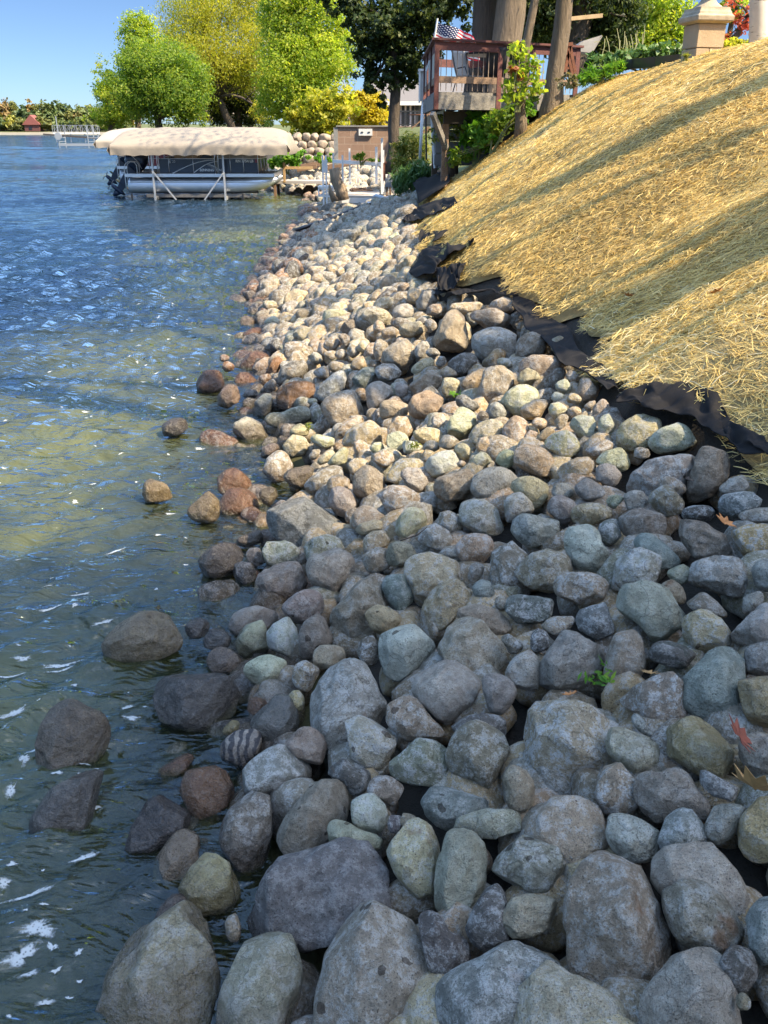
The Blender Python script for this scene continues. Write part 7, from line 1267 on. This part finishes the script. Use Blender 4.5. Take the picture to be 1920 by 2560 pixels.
# ---------------------------------------------------------------- foam on the lake
t = NT('foam'); c = t.coord(); a = t.n('ShaderNodeAttribute', attribute_name='body'); n1 = t.noise(c, 28, 5, .75); vo = t.n('ShaderNodeTexVoronoi'); vo.inputs['Scale'].default_value = 85; t.t.links.new(c, vo.inputs['Vector'])
al = t.math('SUBTRACT', t.math('ADD', t.math('MULTIPLY', a.outputs['Fac'], .75), n1), .72); al = t.math('MULTIPLY', t.ramp(al, [(0.0, 0.0), (.28, .72)]), t.ramp(vo.outputs['Distance'], [(.12, .45), (.4, 1.0)]))
t.b.inputs['Base Color'].default_value = (.60, .61, .58, 1); t.b.inputs['Roughness'].default_value = .6; tr = t.n('ShaderNodeBsdfTransparent'); mx = t.n('ShaderNodeMixShader'); t.put(mx.inputs[0], al); t.t.links.new(tr.outputs[0], mx.inputs[1]); t.t.links.new(t.b.outputs[0], mx.inputs[2]); t.t.links.new(mx.outputs[0], t.out.inputs[0]); FOAM = t.m
r = np.random.default_rng(17); VV, TT = [], []
def foam(x, y, L, Wd, ang):
    n = 30; k = len(VV); th = np.linspace(0, 2 * math.pi, n, endpoint=False); q = 1 + .30 * np.sin(2 * th + r.uniform(0, 6)) + .22 * np.sin(3 * th + r.uniform(0, 6)) + .15 * np.sin(5 * th + r.uniform(0, 6)) + .13 * np.sin(9 * th + r.uniform(0, 6)) + .1 * np.sin(14 * th + r.uniform(0, 6)); ca, sa = math.cos(ang), math.sin(ang); a_, b2 = np.cos(th) * q * L / 2, np.sin(th) * q * Wd / 2; bend = .18 * (a_ / L) ** 2 * L; X = np.concatenate([[x], x + a_ * ca - (b2 + bend) * sa]); Y = np.concatenate([[y], y + a_ * sa + (b2 + bend) * ca]); Z = water_z(X, Y) + .004
    VV.extend(np.stack([X, Y, Z], 1)); TT.extend([(k, k + 1 + i, k + 1 + (i + 1) % n) for i in range(n)])
for i in range(380):                        # flecks
    y = 1.3 + 9.5 * r.random() ** 1.5; x = xs(y) - .12 - (r.random() ** 1.3) * (.55 * y + .9); s = r.uniform(.006, .028) * (1 + .06 * y); foam(x, y, s * r.uniform(1, 2.4), s, r.normal() * .3 + .25)
for px, py, L, Wd, a_ in ((60, 1655, .14, .035, .25), (150, 1665, .20, .045, .35), (25, 1690, .16, .03, .35), (155, 1675, .13, .03, .5), (40, 1785, .15, .06, .5), (320, 1760, .10, .04, .2), (330, 1800, .09, .05, .1), (75, 1860, .16, .03, 1.0), (65, 1905, .04, .16, .1), (30, 1985, .04, .13, .0), (215, 2165, .09, .045, .5), (85, 2265, .16, .04, .5), (20, 2250, .07, .04, .3), (100, 2355, .17, .055, .15), (55, 2410, .13, .07, .4), (115, 2520, .06, .04, .2), (130, 1540, .12, .03, .4), (205, 1500, .13, .05, .4), (260, 1570, .16, .03, .5), (290, 1395, .14, .03, .7), (120, 1490, .10, .035, .5), (395, 1340, .07, .03, .3), (200, 2400, .03, .03, 0), (135, 2385, .04, .035, 0), (500, 1130, .10, .03, .2), (425, 1290, .1, .03, .3), (235, 1215, .10, .03, .3), (80, 2460, .06, .05, .2)):
    p = at_z(px, py, 0); foam(p.x, p.y, L * 1.15, Wd * 1.15, a_)
for i in range(60): y = r.uniform(9, 20); foam(xs(y) - r.uniform(.1, 1.6), y, r.uniform(.04, .16), r.uniform(.02, .04), r.normal() * .3)
me = np_mesh('foam', np.array(VV), tris=np.array(TT)); fa = me.attributes.new('body', 'FLOAT', 'POINT'); fa.data.foreach_set('value', np.tile(np.array([1.0] + [0.0] * 30, np.float32), len(VV) // 31)); o = link('foam', me, FOAM); tag(o, 'scattered white foam flecks drifting on the lake by the stones', 'foam', kind='stuff')
